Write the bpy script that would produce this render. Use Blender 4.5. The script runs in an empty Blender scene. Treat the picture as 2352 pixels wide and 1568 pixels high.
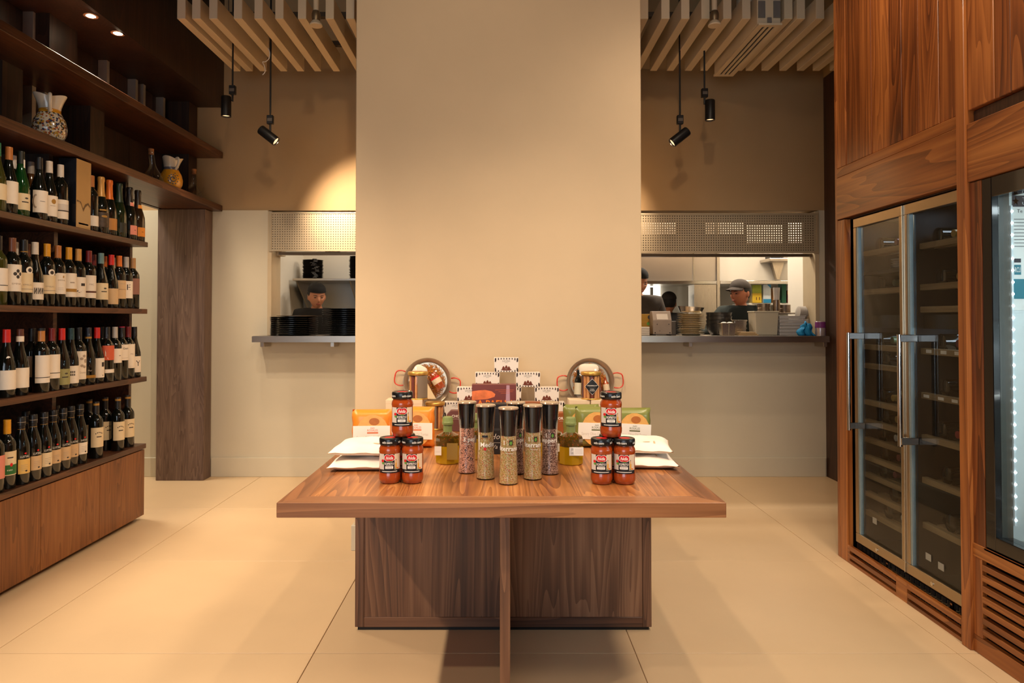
import bpy, bmesh, math, random
from mathutils import Vector, Matrix

# ---------------------------------------------------------------- camera, world, light, exposure
sc = bpy.context.scene
col = sc.collection
R = random.Random(11)
PI = math.pi

cam_d = bpy.data.cameras.new('camera')
cam_d.lens = 24.0
cam_d.sensor_width = 36.0
cam_d.shift_x = 0.01105
cam_d.shift_y = -0.0333
cam_d.clip_start = 0.05
cam = bpy.data.objects.new('camera', cam_d)
cam.location = (0, 0, 1.2)
cam.rotation_euler = (math.radians(91.0), 0, 0)
col.objects.link(cam)
sc.camera = cam

world = bpy.data.worlds.new('world')
sc.world = world
world.use_nodes = True
world.node_tree.nodes['Background'].inputs[0].default_value = (0.72, 0.80, 0.90, 1)
world.node_tree.nodes['Background'].inputs[1].default_value = 0.35

sc.view_settings.view_transform = 'Standard'
sc.view_settings.look = 'None'
sc.view_settings.gamma = 1.0
sc.view_settings.use_curve_mapping = False
sc.view_settings.exposure = 0.1
sc.cycles.caustics_reflective = False
sc.cycles.caustics_refractive = False
sc.cycles.use_denoising = True
sc.cycles.sample_clamp_indirect = 6.0

WARM = (1.0, 0.76, 0.53)
WARM2 = (1.0, 0.79, 0.58)
DAY = (0.80, 0.90, 1.0)


def lamp(kind, name, loc, power, color, target=None, size=0.1, size_y=None, cone=70, blend=0.6):
    d = bpy.data.lights.new(name, kind)
    d.energy = power
    d.color = color
    if kind == 'AREA':
        d.size = size
        if size_y:
            d.shape = 'RECTANGLE'
            d.size_y = size_y
    elif kind == 'SPOT':
        d.spot_size = math.radians(cone)
        d.spot_blend = blend
        d.shadow_soft_size = size
    else:
        d.shadow_soft_size = size
    o = bpy.data.objects.new(name, d)
    o.location = loc
    if target is not None:
        v = Vector(target) - Vector(loc)
        o.rotation_euler = v.to_track_quat('-Z', 'Y').to_euler()
    col.objects.link(o)
    return o


# daylight through the shop front behind the camera
lamp('AREA', 'shopfront_daylight', (-1.2, -2.9, 1.5), 62, DAY, (0.1, 3, 1.2), 2.6, 2.4)
# ceiling spots on the track over the cooler side of the aisle
for y in (0.4, 1.6, 2.8):
    lamp('SPOT', 'track_and_fill_spot', (1.55, y, 3.35), 105, WARM2, (0.9, y + 0.1, 0.0), 0.25, cone=115, blend=0.7)
# ceiling spots over the centre: table, pier, cooler wall; added ones for shelves and back wall
lamp('SPOT', 'track_and_fill_spot', (-0.55, 0.9, 3.35), 120, WARM, (-0.15, 2.9, 0.75), 0.05, cone=60, blend=0.8)
lamp('SPOT', 'track_and_fill_spot', (0.6, 0.9, 3.35), 120, WARM, (0.25, 2.9, 0.75), 0.05, cone=60, blend=0.8)
lamp('SPOT', 'track_and_fill_spot', (0.1, 0.2, 3.35), 125, (1.0, 0.74, 0.48), (0.0, 3.57, 2.1), 0.06, cone=60, blend=0.9)
lamp('SPOT', 'track_and_fill_spot', (0.1, 1.9, 3.35), 170, WARM2, (-2.14, 3.55, 0.85), 0.03, cone=50, blend=0.8)  # unseen spot added to brighten the bottle labels
lamp('SPOT', 'track_and_fill_spot', (-0.2, 1.2, 3.35), 60, WARM2, (1.72, 2.5, 2.2), 0.03, cone=70, blend=0.8)
lamp('SPOT', 'track_and_fill_spot', (-1.5, 3.2, 3.4), 60, WARM2, (-1.75, 5.2, 0.45), 0.05, cone=56, blend=0.9)  # unseen spot added to lift the dim back wall, shelf side
lamp('SPOT', 'track_and_fill_spot', (1.35, 3.2, 3.4), 45, WARM2, (1.75, 5.2, 0.45), 0.05, cone=56, blend=0.9)  # same added fill for the back wall, cooler side
# lamp in the side passage behind the wine shelves
lamp('AREA', 'passage_light', (-3.3, 4.65, 3.5), 60, (1.0, 0.92, 0.80), (-3.2, 4.7, 0), 0.8, 0.4)


# ---------------------------------------------------------------- helpers
def lin(c):
    c = c / 255.0
    return c / 12.92 if c <= 0.04045 else ((c + 0.055) / 1.055) ** 2.4


def C(r, g, b):
    return (lin(r), lin(g), lin(b), 1.0)


MATS = {}


def principled(name):
    m = bpy.data.materials.new(name)
    m.use_nodes = True
    nt = m.node_tree
    b = nt.nodes['Principled BSDF']
    return m, nt, b


def mat(name, c, rough=0.5, metal=0.0, var=0.0, scale=20.0, emit=None, estr=0.0, coat=0.0, trans=0.0, ior=1.45, bump=0.0, spec=0.5, sub=0.0):
    if name in MATS:
        return MATS[name]
    m, nt, b = principled(name)
    b.inputs['Base Color'].default_value = c
    b.inputs['Roughness'].default_value = rough
    b.inputs['Metallic'].default_value = metal
    b.inputs['Coat Weight'].default_value = coat
    b.inputs['Coat Roughness'].default_value = 0.04
    b.inputs['Transmission Weight'].default_value = trans
    b.inputs['IOR'].default_value = ior
    b.inputs['Specular IOR Level'].default_value = spec
    if sub:
        b.inputs['Subsurface Weight'].default_value = sub
        b.inputs['Subsurface Radius'].default_value = (0.01, 0.004, 0.002)
    if emit:
        b.inputs['Emission Color'].default_value = emit
        b.inputs['Emission Strength'].default_value = estr
    if var or bump:
        tc = nt.nodes.new('ShaderNodeTexCoord')
        n = nt.nodes.new('ShaderNodeTexNoise')
        n.inputs['Scale'].default_value = scale
        n.inputs['Detail'].default_value = 5
        nt.links.new(tc.outputs['Object'], n.inputs['Vector'])
        if var:
            mr = nt.nodes.new('ShaderNodeMapRange')
            mr.inputs['From Min'].default_value = 0.25
            mr.inputs['From Max'].default_value = 0.75
            mr.inputs['To Min'].default_value = 1 - var
            mr.inputs['To Max'].default_value = 1 + var
            nt.links.new(n.outputs['Fac'], mr.inputs['Value'])
            mx = nt.nodes.new('ShaderNodeVectorMath')
            mx.operation = 'SCALE'
            mx.inputs[0].default_value = c[:3]
            nt.links.new(mr.outputs['Result'], mx.inputs['Scale'])
            nt.links.new(mx.outputs['Vector'], b.inputs['Base Color'])
        if bump:
            bp = nt.nodes.new('ShaderNodeBump')
            bp.inputs['Strength'].default_value = bump
            bp.inputs['Distance'].default_value = 0.004
            nt.links.new(n.outputs['Fac'], bp.inputs['Height'])
            nt.links.new(bp.outputs['Normal'], b.inputs['Normal'])
    MATS[name] = m
    return m


def wood(name, dark, mid, light, axis='Z', scale=1.0, rough=0.42, contrast=1.0, coat=0.0):
    """Walnut-like grain that runs along AXIS in object space, shifted for every object."""
    if name in MATS:
        return MATS[name]
    m, nt, b = principled(name)
    N, L = nt.nodes.new, nt.links.new
    tc, oi = N('ShaderNodeTexCoord'), N('ShaderNodeObjectInfo')
    sc1 = N('ShaderNodeVectorMath'); sc1.operation = 'SCALE'
    sc1.inputs[0].default_value = (17.3, 11.1, 7.7)
    L(oi.outputs['Random'], sc1.inputs['Scale'])
    ad = N('ShaderNodeVectorMath'); ad.operation = 'ADD'
    L(tc.outputs['Object'], ad.inputs[0]); L(sc1.outputs['Vector'], ad.inputs[1])
    mp = N('ShaderNodeMapping')
    s = [scale * 8.5] * 3
    s['XYZ'.index(axis)] = scale * 0.6
    mp.inputs['Scale'].default_value = s
    L(ad.outputs['Vector'], mp.inputs['Vector'])
    n1 = N('ShaderNodeTexNoise')
    n1.inputs['Scale'].default_value = 1.0; n1.inputs['Detail'].default_value = 1.5
    n1.inputs['Roughness'].default_value = 0.4; n1.inputs['Distortion'].default_value = 0.6
    L(mp.outputs['Vector'], n1.inputs['Vector'])
    mu = N('ShaderNodeMath'); mu.operation = 'MULTIPLY'; mu.inputs[1].default_value = 13.0
    L(n1.outputs['Fac'], mu.inputs[0])
    fr = N('ShaderNodeMath'); fr.operation = 'FRACT'
    L(mu.outputs[0], fr.inputs[0])
    mp2 = N('ShaderNodeMapping')
    s2 = [scale * 90.0] * 3
    s2['XYZ'.index(axis)] = scale * 2.5
    mp2.inputs['Scale'].default_value = s2
    L(ad.outputs['Vector'], mp2.inputs['Vector'])
    n2 = N('ShaderNodeTexNoise')
    n2.inputs['Scale'].default_value = 1.0; n2.inputs['Detail'].default_value = 4.0
    L(mp2.outputs['Vector'], n2.inputs['Vector'])
    a1 = N('ShaderNodeMath'); a1.operation = 'MULTIPLY_ADD'
    a1.inputs[1].default_value = 0.26 * contrast; a1.inputs[2].default_value = -0.13 * contrast
    L(fr.outputs[0], a1.inputs[0])
    a2 = N('ShaderNodeMath'); a2.operation = 'MULTIPLY_ADD'; a2.inputs[1].default_value = 0.5
    L(n2.outputs['Fac'], a2.inputs[0]); L(a1.outputs[0], a2.inputs[2])
    a3 = N('ShaderNodeMath'); a3.operation = 'MULTIPLY_ADD'; a3.inputs[1].default_value = 0.55
    L(n1.outputs['Fac'], a3.inputs[0]); L(a2.outputs[0], a3.inputs[2])
    a4 = N('ShaderNodeMath'); a4.operation = 'MULTIPLY_ADD'; a4.inputs[1].default_value = 0.18
    L(oi.outputs['Random'], a4.inputs[0]); L(a3.outputs[0], a4.inputs[2])
    ra = N('ShaderNodeValToRGB')
    e = ra.color_ramp.elements
    e[0].position, e[0].color = 0.36, dark
    e[1].position, e[1].color = 0.86, light
    k = e.new(0.6); k.color = mid
    L(a4.outputs[0], ra.inputs['Fac'])
    L(ra.outputs['Color'], b.inputs['Base Color'])
    b.inputs['Roughness'].default_value = rough
    b.inputs['Coat Weight'].default_value = coat
    b.inputs['Coat Roughness'].default_value = 0.15
    bp = N('ShaderNodeBump'); bp.inputs['Strength'].default_value = 0.12; bp.inputs['Distance'].default_value = 0.001
    L(n2.outputs['Fac'], bp.inputs['Height']); L(bp.outputs['Normal'], b.inputs['Normal'])
    MATS[name] = m
    return m


def thin_glass(name, tint=(1, 1, 1, 1), rough=0.0, ior=1.45):
    if name in MATS:
        return MATS[name]
    m, nt, b = principled(name)
    nt.nodes.remove(b)
    out = nt.nodes['Material Output']
    tr = nt.nodes.new('ShaderNodeBsdfTransparent'); tr.inputs[0].default_value = tint
    gl = nt.nodes.new('ShaderNodeBsdfGlossy'); gl.inputs['Roughness'].default_value = rough
    fr = nt.nodes.new('ShaderNodeFresnel')
    ge = nt.nodes.new('ShaderNodeNewGeometry')      # same reflectance on both faces of a thin sheet
    ma = nt.nodes.new('ShaderNodeMath'); ma.operation = 'MULTIPLY_ADD'
    ma.inputs[1].default_value = 1 / ior - ior; ma.inputs[2].default_value = ior
    nt.links.new(ge.outputs['Backfacing'], ma.inputs[0]); nt.links.new(ma.outputs[0], fr.inputs['IOR'])
    mx = nt.nodes.new('ShaderNodeMixShader')
    nt.links.new(fr.outputs[0], mx.inputs[0]); nt.links.new(tr.outputs[0], mx.inputs[1])
    nt.links.new(gl.outputs[0], mx.inputs[2]); nt.links.new(mx.outputs[0], out.inputs['Surface'])
    MATS[name] = m
    return m


def speckle(name, cols, scale, rough=0.25, coat=1.0):
    """Grains of several colours (spice mixes, painted flowers)."""
    if name in MATS:
        return MATS[name]
    m, nt, b = principled(name)
    N, L = nt.nodes.new, nt.links.new
    tc = N('ShaderNodeTexCoord')
    v = N('ShaderNodeTexVoronoi'); v.inputs['Scale'].default_value = scale
    L(tc.outputs['Object'], v.inputs['Vector'])
    sep = N('ShaderNodeSeparateColor'); L(v.outputs['Color'], sep.inputs[0])
    ra = N('ShaderNodeValToRGB'); ra.color_ramp.interpolation = 'CONSTANT'
    e = ra.color_ramp.elements
    pos = 0.0
    for i, (c, w) in enumerate(cols):
        if i == 0:
            e[0].position, e[0].color = 0.0, c
        elif i == 1:
            e[1].position, e[1].color = pos, c
        else:
            k = e.new(pos); k.color = c
        pos += w
    L(sep.outputs[0], ra.inputs['Fac'])
    L(ra.outputs['Color'], b.inputs['Base Color'])
    b.inputs['Roughness'].default_value = rough
    b.inputs['Coat Weight'].default_value = coat
    b.inputs['Coat Roughness'].default_value = 0.05
    MATS[name] = m
    return m


class B:
    """Collects shapes in one bmesh."""

    def __init__(s):
        s.bm = bmesh.new()

    def box(s, x0, y0, z0, x1, y1, z1, bev=0.0):
        n0 = len(s.bm.verts)
        vs = [s.bm.verts.new(p) for p in ((x0, y0, z0), (x1, y0, z0), (x1, y1, z0), (x0, y1, z0), (x0, y0, z1), (x1, y0, z1), (x1, y1, z1), (x0, y1, z1))]
        fs = [s.bm.faces.new([vs[i] for i in q]) for q in ((3, 2, 1, 0), (4, 5, 6, 7), (0, 1, 5, 4), (1, 2, 6, 5), (2, 3, 7, 6), (3, 0, 4, 7))]
        if bev:
            es = list({e for f in fs for e in f.edges})
            r = bmesh.ops.bevel(s.bm, geom=es, offset=bev, segments=2 if bev > 0.004 else 1, affect='EDGES', profile=0.5)
            vs = list({v for f in r['faces'] for v in f.verts} | {v for v in vs if v.is_valid})
        return vs

    def lathe(s, prof, n=28, c=(0, 0, 0), squash=1.0, a0=0.0, a1=2 * PI):
        full = abs(a1 - a0 - 2 * PI) < 1e-6
        m = n if full else n + 1
        rings = []
        allv = []
        for r, z in prof:
            if r < 1e-6:
                v = s.bm.verts.new((c[0], c[1], c[2] + z)); rings.append([v] * m); allv.append(v)
            else:
                ring = []
                for i in range(m):
                    a = a0 + (a1 - a0) * i / n
                    ring.append(s.bm.verts.new((c[0] + r * math.cos(a), c[1] + r * math.sin(a) * squash, c[2] + z)))
                rings.append(ring); allv += ring
        for p, q in zip(rings, rings[1:]):
            for i in range(n):
                j = (i + 1) % m
                f = []
                for v in (p[i], p[j], q[j], q[i]):
                    if v not in f:
                        f.append(v)
                if len(f) > 2:
                    try:
                        s.bm.faces.new(f)
                    except ValueError:
                        pass
        return allv

    def cyl(s, c, r, h, n=20, axis='Z', r2=None):
        r2 = r if r2 is None else r2
        vs = s.lathe([(0, 0), (r, 0), (r2, h), (0, h)], n)
        M = Matrix.Identity(4)
        if axis == 'X':
            M = Matrix.Rotation(PI / 2, 4, 'Y')
        elif axis == 'Y':
            M = Matrix.Rotation(-PI / 2, 4, 'X')
        s.xf(vs, Matrix.Translation(c) @ M)
        return vs

    def tube(s, pts, r, n=8, closed=False):
        pts = [Vector(p) for p in pts]
        k = len(pts)
        rings, allv = [], []
        up = Vector((0.123, 0.331, 0.935)).normalized()
        for i, p in enumerate(pts):
            a = pts[i - 1] if (i > 0 or closed) else p
            b = pts[(i + 1) % k] if (i < k - 1 or closed) else p
            t = (b - a).normalized()
            if i == 0:
                u = t.orthogonal().normalized()
            else:
                u = (u - t * u.dot(t))
                u = u.normalized() if u.length > 1e-6 else t.orthogonal().normalized()
            w = t.cross(u)
            rr = r[i] if isinstance(r, (list, tuple)) else r
            ring = [s.bm.verts.new(p + (u * math.cos(2 * PI * j / n) + w * math.sin(2 * PI * j / n)) * rr) for j in range(n)]
            rings.append(ring); allv += ring
        seq = list(zip(rings, rings[1:])) + ([(rings[-1], rings[0])] if closed else [])
        for p, q in seq:
            for i in range(n):
                j = (i + 1) % n
                s.bm.faces.new((p[i], p[j], q[j], q[i]))
        if not closed:
            s.bm.faces.new(rings[0][::-1]); s.bm.faces.new(rings[-1])
        return allv

    def prism(s, poly, h, M=None):
        """POLY in the xy plane pushed up by H, then moved by M."""
        a = [s.bm.verts.new((x, y, 0)) for x, y in poly]
        b = [s.bm.verts.new((x, y, h)) for x, y in poly]
        s.bm.faces.new(a[::-1]); s.bm.faces.new(b)
        k = len(poly)
        for i in range(k):
            j = (i + 1) % k
            s.bm.faces.new((a[i], a[j], b[j], b[i]))
        if M is not None:
            s.xf(a + b, M)
        return a + b

    def ball(s, c, rx, ry=None, rz=None, n=16, m=10):
        ry = rx if ry is None else ry
        rz = rx if rz is None else rz
        prof = [(math.sin(PI * i / m), -math.cos(PI * i / m)) for i in range(m + 1)]
        vs = s.lathe(prof, n)
        for v in vs:
            v.co = Vector((c[0] + v.co.x * rx, c[1] + v.co.y * ry, c[2] + v.co.z * rz))
        return vs

    def xf(s, vs, M):
        for v in vs:
            v.co = M @ v.co
        return vs

    def obj(s, name, m=None, parent=None, smooth=None, loc=None, rot=None):
        bmesh.ops.recalc_face_normals(s.bm, faces=s.bm.faces[:])
        if smooth:
            lim = math.radians(smooth)
            for f in s.bm.faces:
                f.smooth = True
            for e in s.bm.edges:
                if len(e.link_faces) == 2 and e.calc_face_angle(0) > lim:
                    e.smooth = False
        me = bpy.data.meshes.new(name)
        s.bm.to_mesh(me)
        s.bm.free()
        return link(name, me, m, parent, loc, rot)


def link(name, me, m=None, parent=None, loc=None, rot=None):
    o = bpy.data.objects.new(name, me)
    if m is not None:
        if len(me.materials):
            if me.materials[0] != m:
                o.material_slots[0].link = 'OBJECT'
                o.material_slots[0].material = m
        else:
            me.materials.append(m)
    col.objects.link(o)
    if parent is not None:
        o.parent = parent
    if loc is not None:
        o.location = loc
    if rot is not None:
        o.rotation_euler = rot
    return o


def tag(o, label=None, cat=None, group=None, kind=None):
    if label:
        o['label'] = label
    if cat:
        o['category'] = cat
    if group:
        o['group'] = group
    if kind:
        o['kind'] = kind
    return o


def thing(name, label, cat, loc=(0, 0, 0), rz=0.0, group=None, rot=None):
    o = bpy.data.objects.new(name, None)
    o.empty_display_size = 0.05
    col.objects.link(o)
    o.location = loc
    o.rotation_euler = rot if rot else (0, 0, rz)
    return tag(o, label, cat, group)


def struct(name, label, b, m, parent=None):
    o = b.obj(name, m, parent)
    if parent is None:
        tag(o, label, None, None, 'structure')
    return o


def copy_tree(o, parent=None):
    c = o.copy()
    col.objects.link(c)
    c.parent = parent
    for ch in list(o.children):
        copy_tree(ch, c)
    return c


def dup(o, loc, rz=0.0, label=None, group=None):
    c = copy_tree(o)
    c.location = loc
    c.rotation_euler = (0, 0, rz)
    return tag(c, label, None, group)


def soft(pts, k=2):
    """round off the corners of a path"""
    pts = [Vector(p) for p in pts]
    for _ in range(k):
        q = [pts[0]]
        for a, c in zip(pts, pts[1:]):
            q += [a * 0.75 + c * 0.25, a * 0.25 + c * 0.75]
        pts = q + [pts[-1]]
    return pts


TXT = {}


def text_shape(s, bold=0.0, shear=0.0):
    """Filled outline of S, one unit high capitals, centred: (points, faces)."""
    key = (s, bold, shear)
    if key not in TXT:
        cu = bpy.data.curves.new('t', 'FONT')
        cu.body = s
        cu.size = 1.4
        cu.resolution_u = 2
        cu.offset = bold
        cu.shear = shear
        ob = bpy.data.objects.new('t', cu)
        me = ob.to_mesh()
        pts = [(v.co.x, v.co.y) for v in me.vertices]
        tb_ = bmesh.new(); tb_.from_mesh(me)
        bmesh.ops.triangulate(tb_, faces=tb_.faces[:], ngon_method='EAR_CLIP')
        tb_.verts.index_update()
        fcs = [tuple(v.index for v in f.verts) for f in tb_.faces]
        tb_.free()
        ob.to_mesh_clear()
        bpy.data.objects.remove(ob)
        bpy.data.curves.remove(cu)
        xs = [p[0] for p in pts] or [0]
        ys = [p[1] for p in pts] or [0]
        cx = (min(xs) + max(xs)) / 2
        cy = (min(ys) + max(ys)) / 2
        TXT[key] = ([(x - cx, y - cy) for x, y in pts], fcs, max(xs) - min(xs))
    return TXT[key]


def flat_map(o=(0, 0, 0), ux=(1, 0, 0), vy=(0, 0, 1)):
    o, ux, vy = Vector(o), Vector(ux), Vector(vy)
    return lambda u, v: o + ux * u + vy * v


def cyl_map(r, c=(0, 0, 0), turn=0.0):
    return lambda u, v: Vector((c[0] + r * math.sin(turn + u / r), c[1] - r * math.cos(turn + u / r), c[2] + v))


def draw(parent, fmap, items, name='print'):
    """Flat print on a surface. items: (colour material, kind, ...) with kind t text, r bar, d disc, p polygon."""
    by = {}
    for it in items:
        by.setdefault(it[0], []).append(it[1:])
    out = []
    for m, lst in by.items():
        b = B()
        has_text = False
        for it in lst:
            k = it[0]
            if k == 't':
                _, s, u, v, h = it[:5]
                wmax = it[5] if len(it) > 5 and it[5] else None
                bold = it[6] if len(it) > 6 else 0.0
                shear = it[7] if len(it) > 7 else 0.0
                pts, fcs, w = text_shape(s, bold, shear)
                sx = h if not wmax else wmax / max(w, 1e-6)
                vs = [b.bm.verts.new(fmap(u + x * sx, v + y * h)) for x, y in pts]
                for f in fcs:
                    try:
                        b.bm.faces.new([vs[i] for i in f])
                    except ValueError:
                        pass
                has_text = True
            elif k == 'r':
                _, u0, v0, u1, v1 = it
                n = max(1, int(abs(u1 - u0) / 0.006))
                n = min(n, 16)
                lo = [b.bm.verts.new(fmap(u0 + (u1 - u0) * i / n, v0)) for i in range(n + 1)]
                hi = [b.bm.verts.new(fmap(u0 + (u1 - u0) * i / n, v1)) for i in range(n + 1)]
                for i in range(n):
                    b.bm.faces.new((lo[i], lo[i + 1], hi[i + 1], hi[i]))
            elif k in 'dh':
                # disc or star-shaped outline, filled in rings so that it follows a curved surface
                if k == 'd':
                    _, u, v, ru, rv = it
                    edge = [(u + ru * math.cos(2 * PI * i / 18), v + rv * math.sin(2 * PI * i / 18)) for i in range(18)]
                else:
                    edge = it[1]
                    u, v = sum(p[0] for p in edge) / len(edge), sum(p[1] for p in edge) / len(edge)
                n = len(edge)
                size = max(abs(p[0] - u) for p in edge)
                rg = 1 if size < 0.006 else (2 if size < 0.012 else 4)
                c0 = b.bm.verts.new(fmap(u, v))
                prev = None
                for q in range(1, rg + 1):
                    f = q / rg
                    ring = [b.bm.verts.new(fmap(u + (x - u) * f, v + (y - v) * f)) for x, y in edge]
                    for i in range(n):
                        j = (i + 1) % n
                        if prev is None:
                            b.bm.faces.new((c0, ring[i], ring[j]))
                        else:
                            b.bm.faces.new((prev[i], ring[i], ring[j], prev[j]))
                    prev = ring
            elif k == 'p':
                vs = [b.bm.verts.new(fmap(u, v)) for u, v in it[1]]
                b.bm.faces.new(vs)
        me = bpy.data.meshes.new('lettering' if has_text else name)
        b.bm.to_mesh(me)
        b.bm.free()
        out.append(link(me.name, me, m, parent))
    return out


# ---------------------------------------------------------------- materials
def plaster(name, c, var=0.06, scale=2.2, rough=0.75):
    if name in MATS:
        return MATS[name]
    m, nt, b = principled(name)
    N, L = nt.nodes.new, nt.links.new
    tc = N('ShaderNodeTexCoord')
    n = N('ShaderNodeTexNoise'); n.inputs['Scale'].default_value = scale; n.inputs['Detail'].default_value = 7; n.inputs['Roughness'].default_value = 0.55
    L(tc.outputs['Object'], n.inputs['Vector'])
    n2 = N('ShaderNodeTexNoise'); n2.inputs['Scale'].default_value = 140; n2.inputs['Detail'].default_value = 2
    L(tc.outputs['Object'], n2.inputs['Vector'])
    mr = N('ShaderNodeMapRange')
    mr.inputs['From Min'].default_value = 0.3; mr.inputs['From Max'].default_value = 0.7
    mr.inputs['To Min'].default_value = 1 - var; mr.inputs['To Max'].default_value = 1 + var
    L(n.outputs['Fac'], mr.inputs['Value'])
    sc_ = N('ShaderNodeVectorMath'); sc_.operation = 'SCALE'; sc_.inputs[0].default_value = c[:3]
    L(mr.outputs['Result'], sc_.inputs['Scale']); L(sc_.outputs['Vector'], b.inputs['Base Color'])
    b.inputs['Roughness'].default_value = rough
    bp = N('ShaderNodeBump'); bp.inputs['Strength'].default_value = 0.05; bp.inputs['Distance'].default_value = 0.002
    L(n2.outputs['Fac'], bp.inputs['Height']); L(bp.outputs['Normal'], b.inputs['Normal'])
    MATS[name] = m
    return m


def brushed(name, c, rough=0.3, axis='X'):
    if name in MATS:
        return MATS[name]
    m, nt, b = principled(name)
    N, L = nt.nodes.new, nt.links.new
    tc, mp, n = N('ShaderNodeTexCoord'), N('ShaderNodeMapping'), N('ShaderNodeTexNoise')
    s = [260.0] * 3
    s['XYZ'.index(axis)] = 2.0
    mp.inputs['Scale'].default_value = s
    L(tc.outputs['Object'], mp.inputs['Vector']); L(mp.outputs['Vector'], n.inputs['Vector'])
    mr = N('ShaderNodeMapRange')
    mr.inputs['To Min'].default_value = rough * 0.75; mr.inputs['To Max'].default_value = rough * 1.3
    L(n.outputs['Fac'], mr.inputs['Value']); L(mr.outputs['Result'], b.inputs['Roughness'])
    b.inputs['Base Color'].default_value = c
    b.inputs['Metallic'].default_value = 1.0
    MATS[name] = m
    return m


M_COL = plaster('beige_plaster', C(206, 183, 149), 0.05, 1.6)
M_WALLUP = plaster('tan_plaster', C(170, 140, 100), 0.06, 1.6)
M_WALLLO = plaster('pale_plaster', C(201, 192, 170), 0.05, 1.6)
M_FLOOR = plaster('limestone_tile', C(208, 179, 140), 0.07, 1.1, 0.42)
M_GROUT = mat('grout', C(178, 154, 122), 0.9)
M_DARKCEIL = mat('dark_ceiling', C(66, 56, 46), 0.8, var=0.1, scale=3)
M_SLAT = plaster('cream_slat_paint', C(208, 188, 156), 0.04, 3.0, 0.6)
M_KWALL = mat('kitchen_white', C(226, 218, 204), 0.45, var=0.03, scale=3)
M_STEEL = brushed('brushed_steel', C(190, 180, 168), 0.3)
M_STEELV = brushed('brushed_steel_upright', C(200, 188, 170), 0.28, 'Z')
M_CHROME = mat('bright_steel', C(205, 200, 192), 0.14, 1.0, var=0.04, scale=60)
M_BLACKMET = mat('black_metal', C(24, 22, 21), 0.42, 0.0, var=0.1, scale=60)
M_BLACK = mat('black_plastic', C(16, 15, 15), 0.35, var=0.1, scale=60)
M_GLOSSBLK = mat('glossy_black', C(14, 14, 15), 0.1, coat=0.6, var=0.1, scale=50)
M_WHITE = mat('white_plastic', C(225, 222, 214), 0.4, var=0.03, scale=30)

W_TOP = wood('walnut_top', C(112, 65, 33), C(158, 100, 54), C(192, 134, 80), 'Y', 1.15, 0.34)
W_EDGE = wood('walnut_edge', C(98, 60, 38), C(132, 86, 54), C(164, 112, 72), 'X', 0.8, 0.36)
W_EDGEY = wood('walnut_edge_deep', C(92, 54, 32), C(126, 80, 48), C(152, 100, 62), 'Y', 0.8, 0.36)
W_BASE = wood('walnut_base', C(76, 50, 35), C(112, 77, 55), C(144, 106, 79), 'Z', 1.0, 0.45)
W_BASEH = wood('walnut_base_rail', C(70, 44, 31), C(98, 64, 45), C(124, 87, 64), 'X', 0.8, 0.45)
W_SHELF = wood('dark_walnut_shelf', C(42, 24, 14), C(68, 39, 23), C(96, 58, 35), 'Y', 0.9, 0.38)
W_SHELFV = wood('dark_walnut_panel', C(28, 18, 12), C(44, 28, 19), C(64, 42, 29), 'Z', 0.8, 0.45)
W_CAB = wood('cabinet_walnut', C(92, 50, 22), C(126, 75, 36), C(150, 96, 50), 'Z', 1.2, 0.4, 0.7)
W_POST = wood('smoked_oak', C(66, 49, 42), C(94, 74, 65), C(120, 98, 86), 'Z', 2.0, 0.5, 0.8)
W_CLAD = wood('red_walnut_plank', C(80, 38, 15), C(130, 70, 30), C(172, 104, 50), 'Z', 0.8, 0.33, 0.9, 0.15)
W_CLADH = wood('red_walnut_board', C(88, 45, 18), C(136, 76, 32), C(172, 108, 52), 'Y', 0.7, 0.33, 0.9, 0.15)
W_DARK = wood('dark_side_panel', C(40, 24, 16), C(60, 37, 25), C(78, 50, 34), 'Z', 0.9, 0.45)
W_RACK = wood('beech_rack', C(104, 84, 58), C(132, 110, 78), C(154, 132, 98), 'Y', 1.0, 0.5, 0.5)
# ---------------------------------------------------------------- the room
YW = 5.25          # face of the back wall
floor_b = B()
floor_b.box(-4.4, -3.2, -0.20, 3.2, YW + 0.25, -0.004)
floor = struct('floor', 'beige stone tile floor of the shop', floor_b, M_GROUT)
tb = B()
tb.box(0.0015, 0.0015, -0.02, 1.1555, 0.935, 0.0, 0.001)
tile0 = None
for i in range(-3, 3):
    for j in range(-5, 4):
        x, y = 0.485 + i * 1.157, 2.475 + j * 0.9365
        if tile0 is None:
            tile0 = tb.obj('floor_tile', M_FLOOR, floor, loc=(x, y, 0))
        else:
            link('floor_tile', tile0.data, None, floor, loc=(x, y, 0))
kb = B(); kb.box(-4.4, YW + 0.25, -0.2, 3.6, 9.2, 0.0)
struct('floor_kitchen', 'grey kitchen floor behind the serving hatches', kb, mat('kitchen_floor', C(140, 128, 112), 0.5, var=0.08, scale=4))

# back wall: pieces round the two hatches, the lower half a proud pale panel
ZS = 2.038
LX0, LX1 = -1.79, -0.80      # left hatch
RX0, RX1 = 0.80, 2.445       # right hatch
ZC, ZT = 1.028, 2.03
b = B()
b.box(-4.4, YW, ZS, 3.0, YW + 0.2, 3.7)
struct('wall_back', 'tan plaster upper back wall above the hatches', b, M_WALLUP)
b = B()
b.box(-4.4, YW - 0.012, 0, LX0, YW + 0.2, ZS)
b.box(LX0, YW - 0.012, 0, LX1, YW + 0.2, ZC)
b.box(LX1, YW - 0.012, 0, RX0, YW + 0.2, ZS)
b.box(RX0, YW - 0.012, 0, RX1, YW + 0.2, ZC)
b.box(RX1, YW - 0.012, 0, 3.0, YW + 0.2, ZS)
struct('wall_back_lower', 'pale grey beige lower back wall with two serving hatches', b, M_WALLLO)
b = B()
b.box(-4.4, YW - 0.026, 0.0, -2.57, YW - 0.012, 0.145, 0.002)
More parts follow.
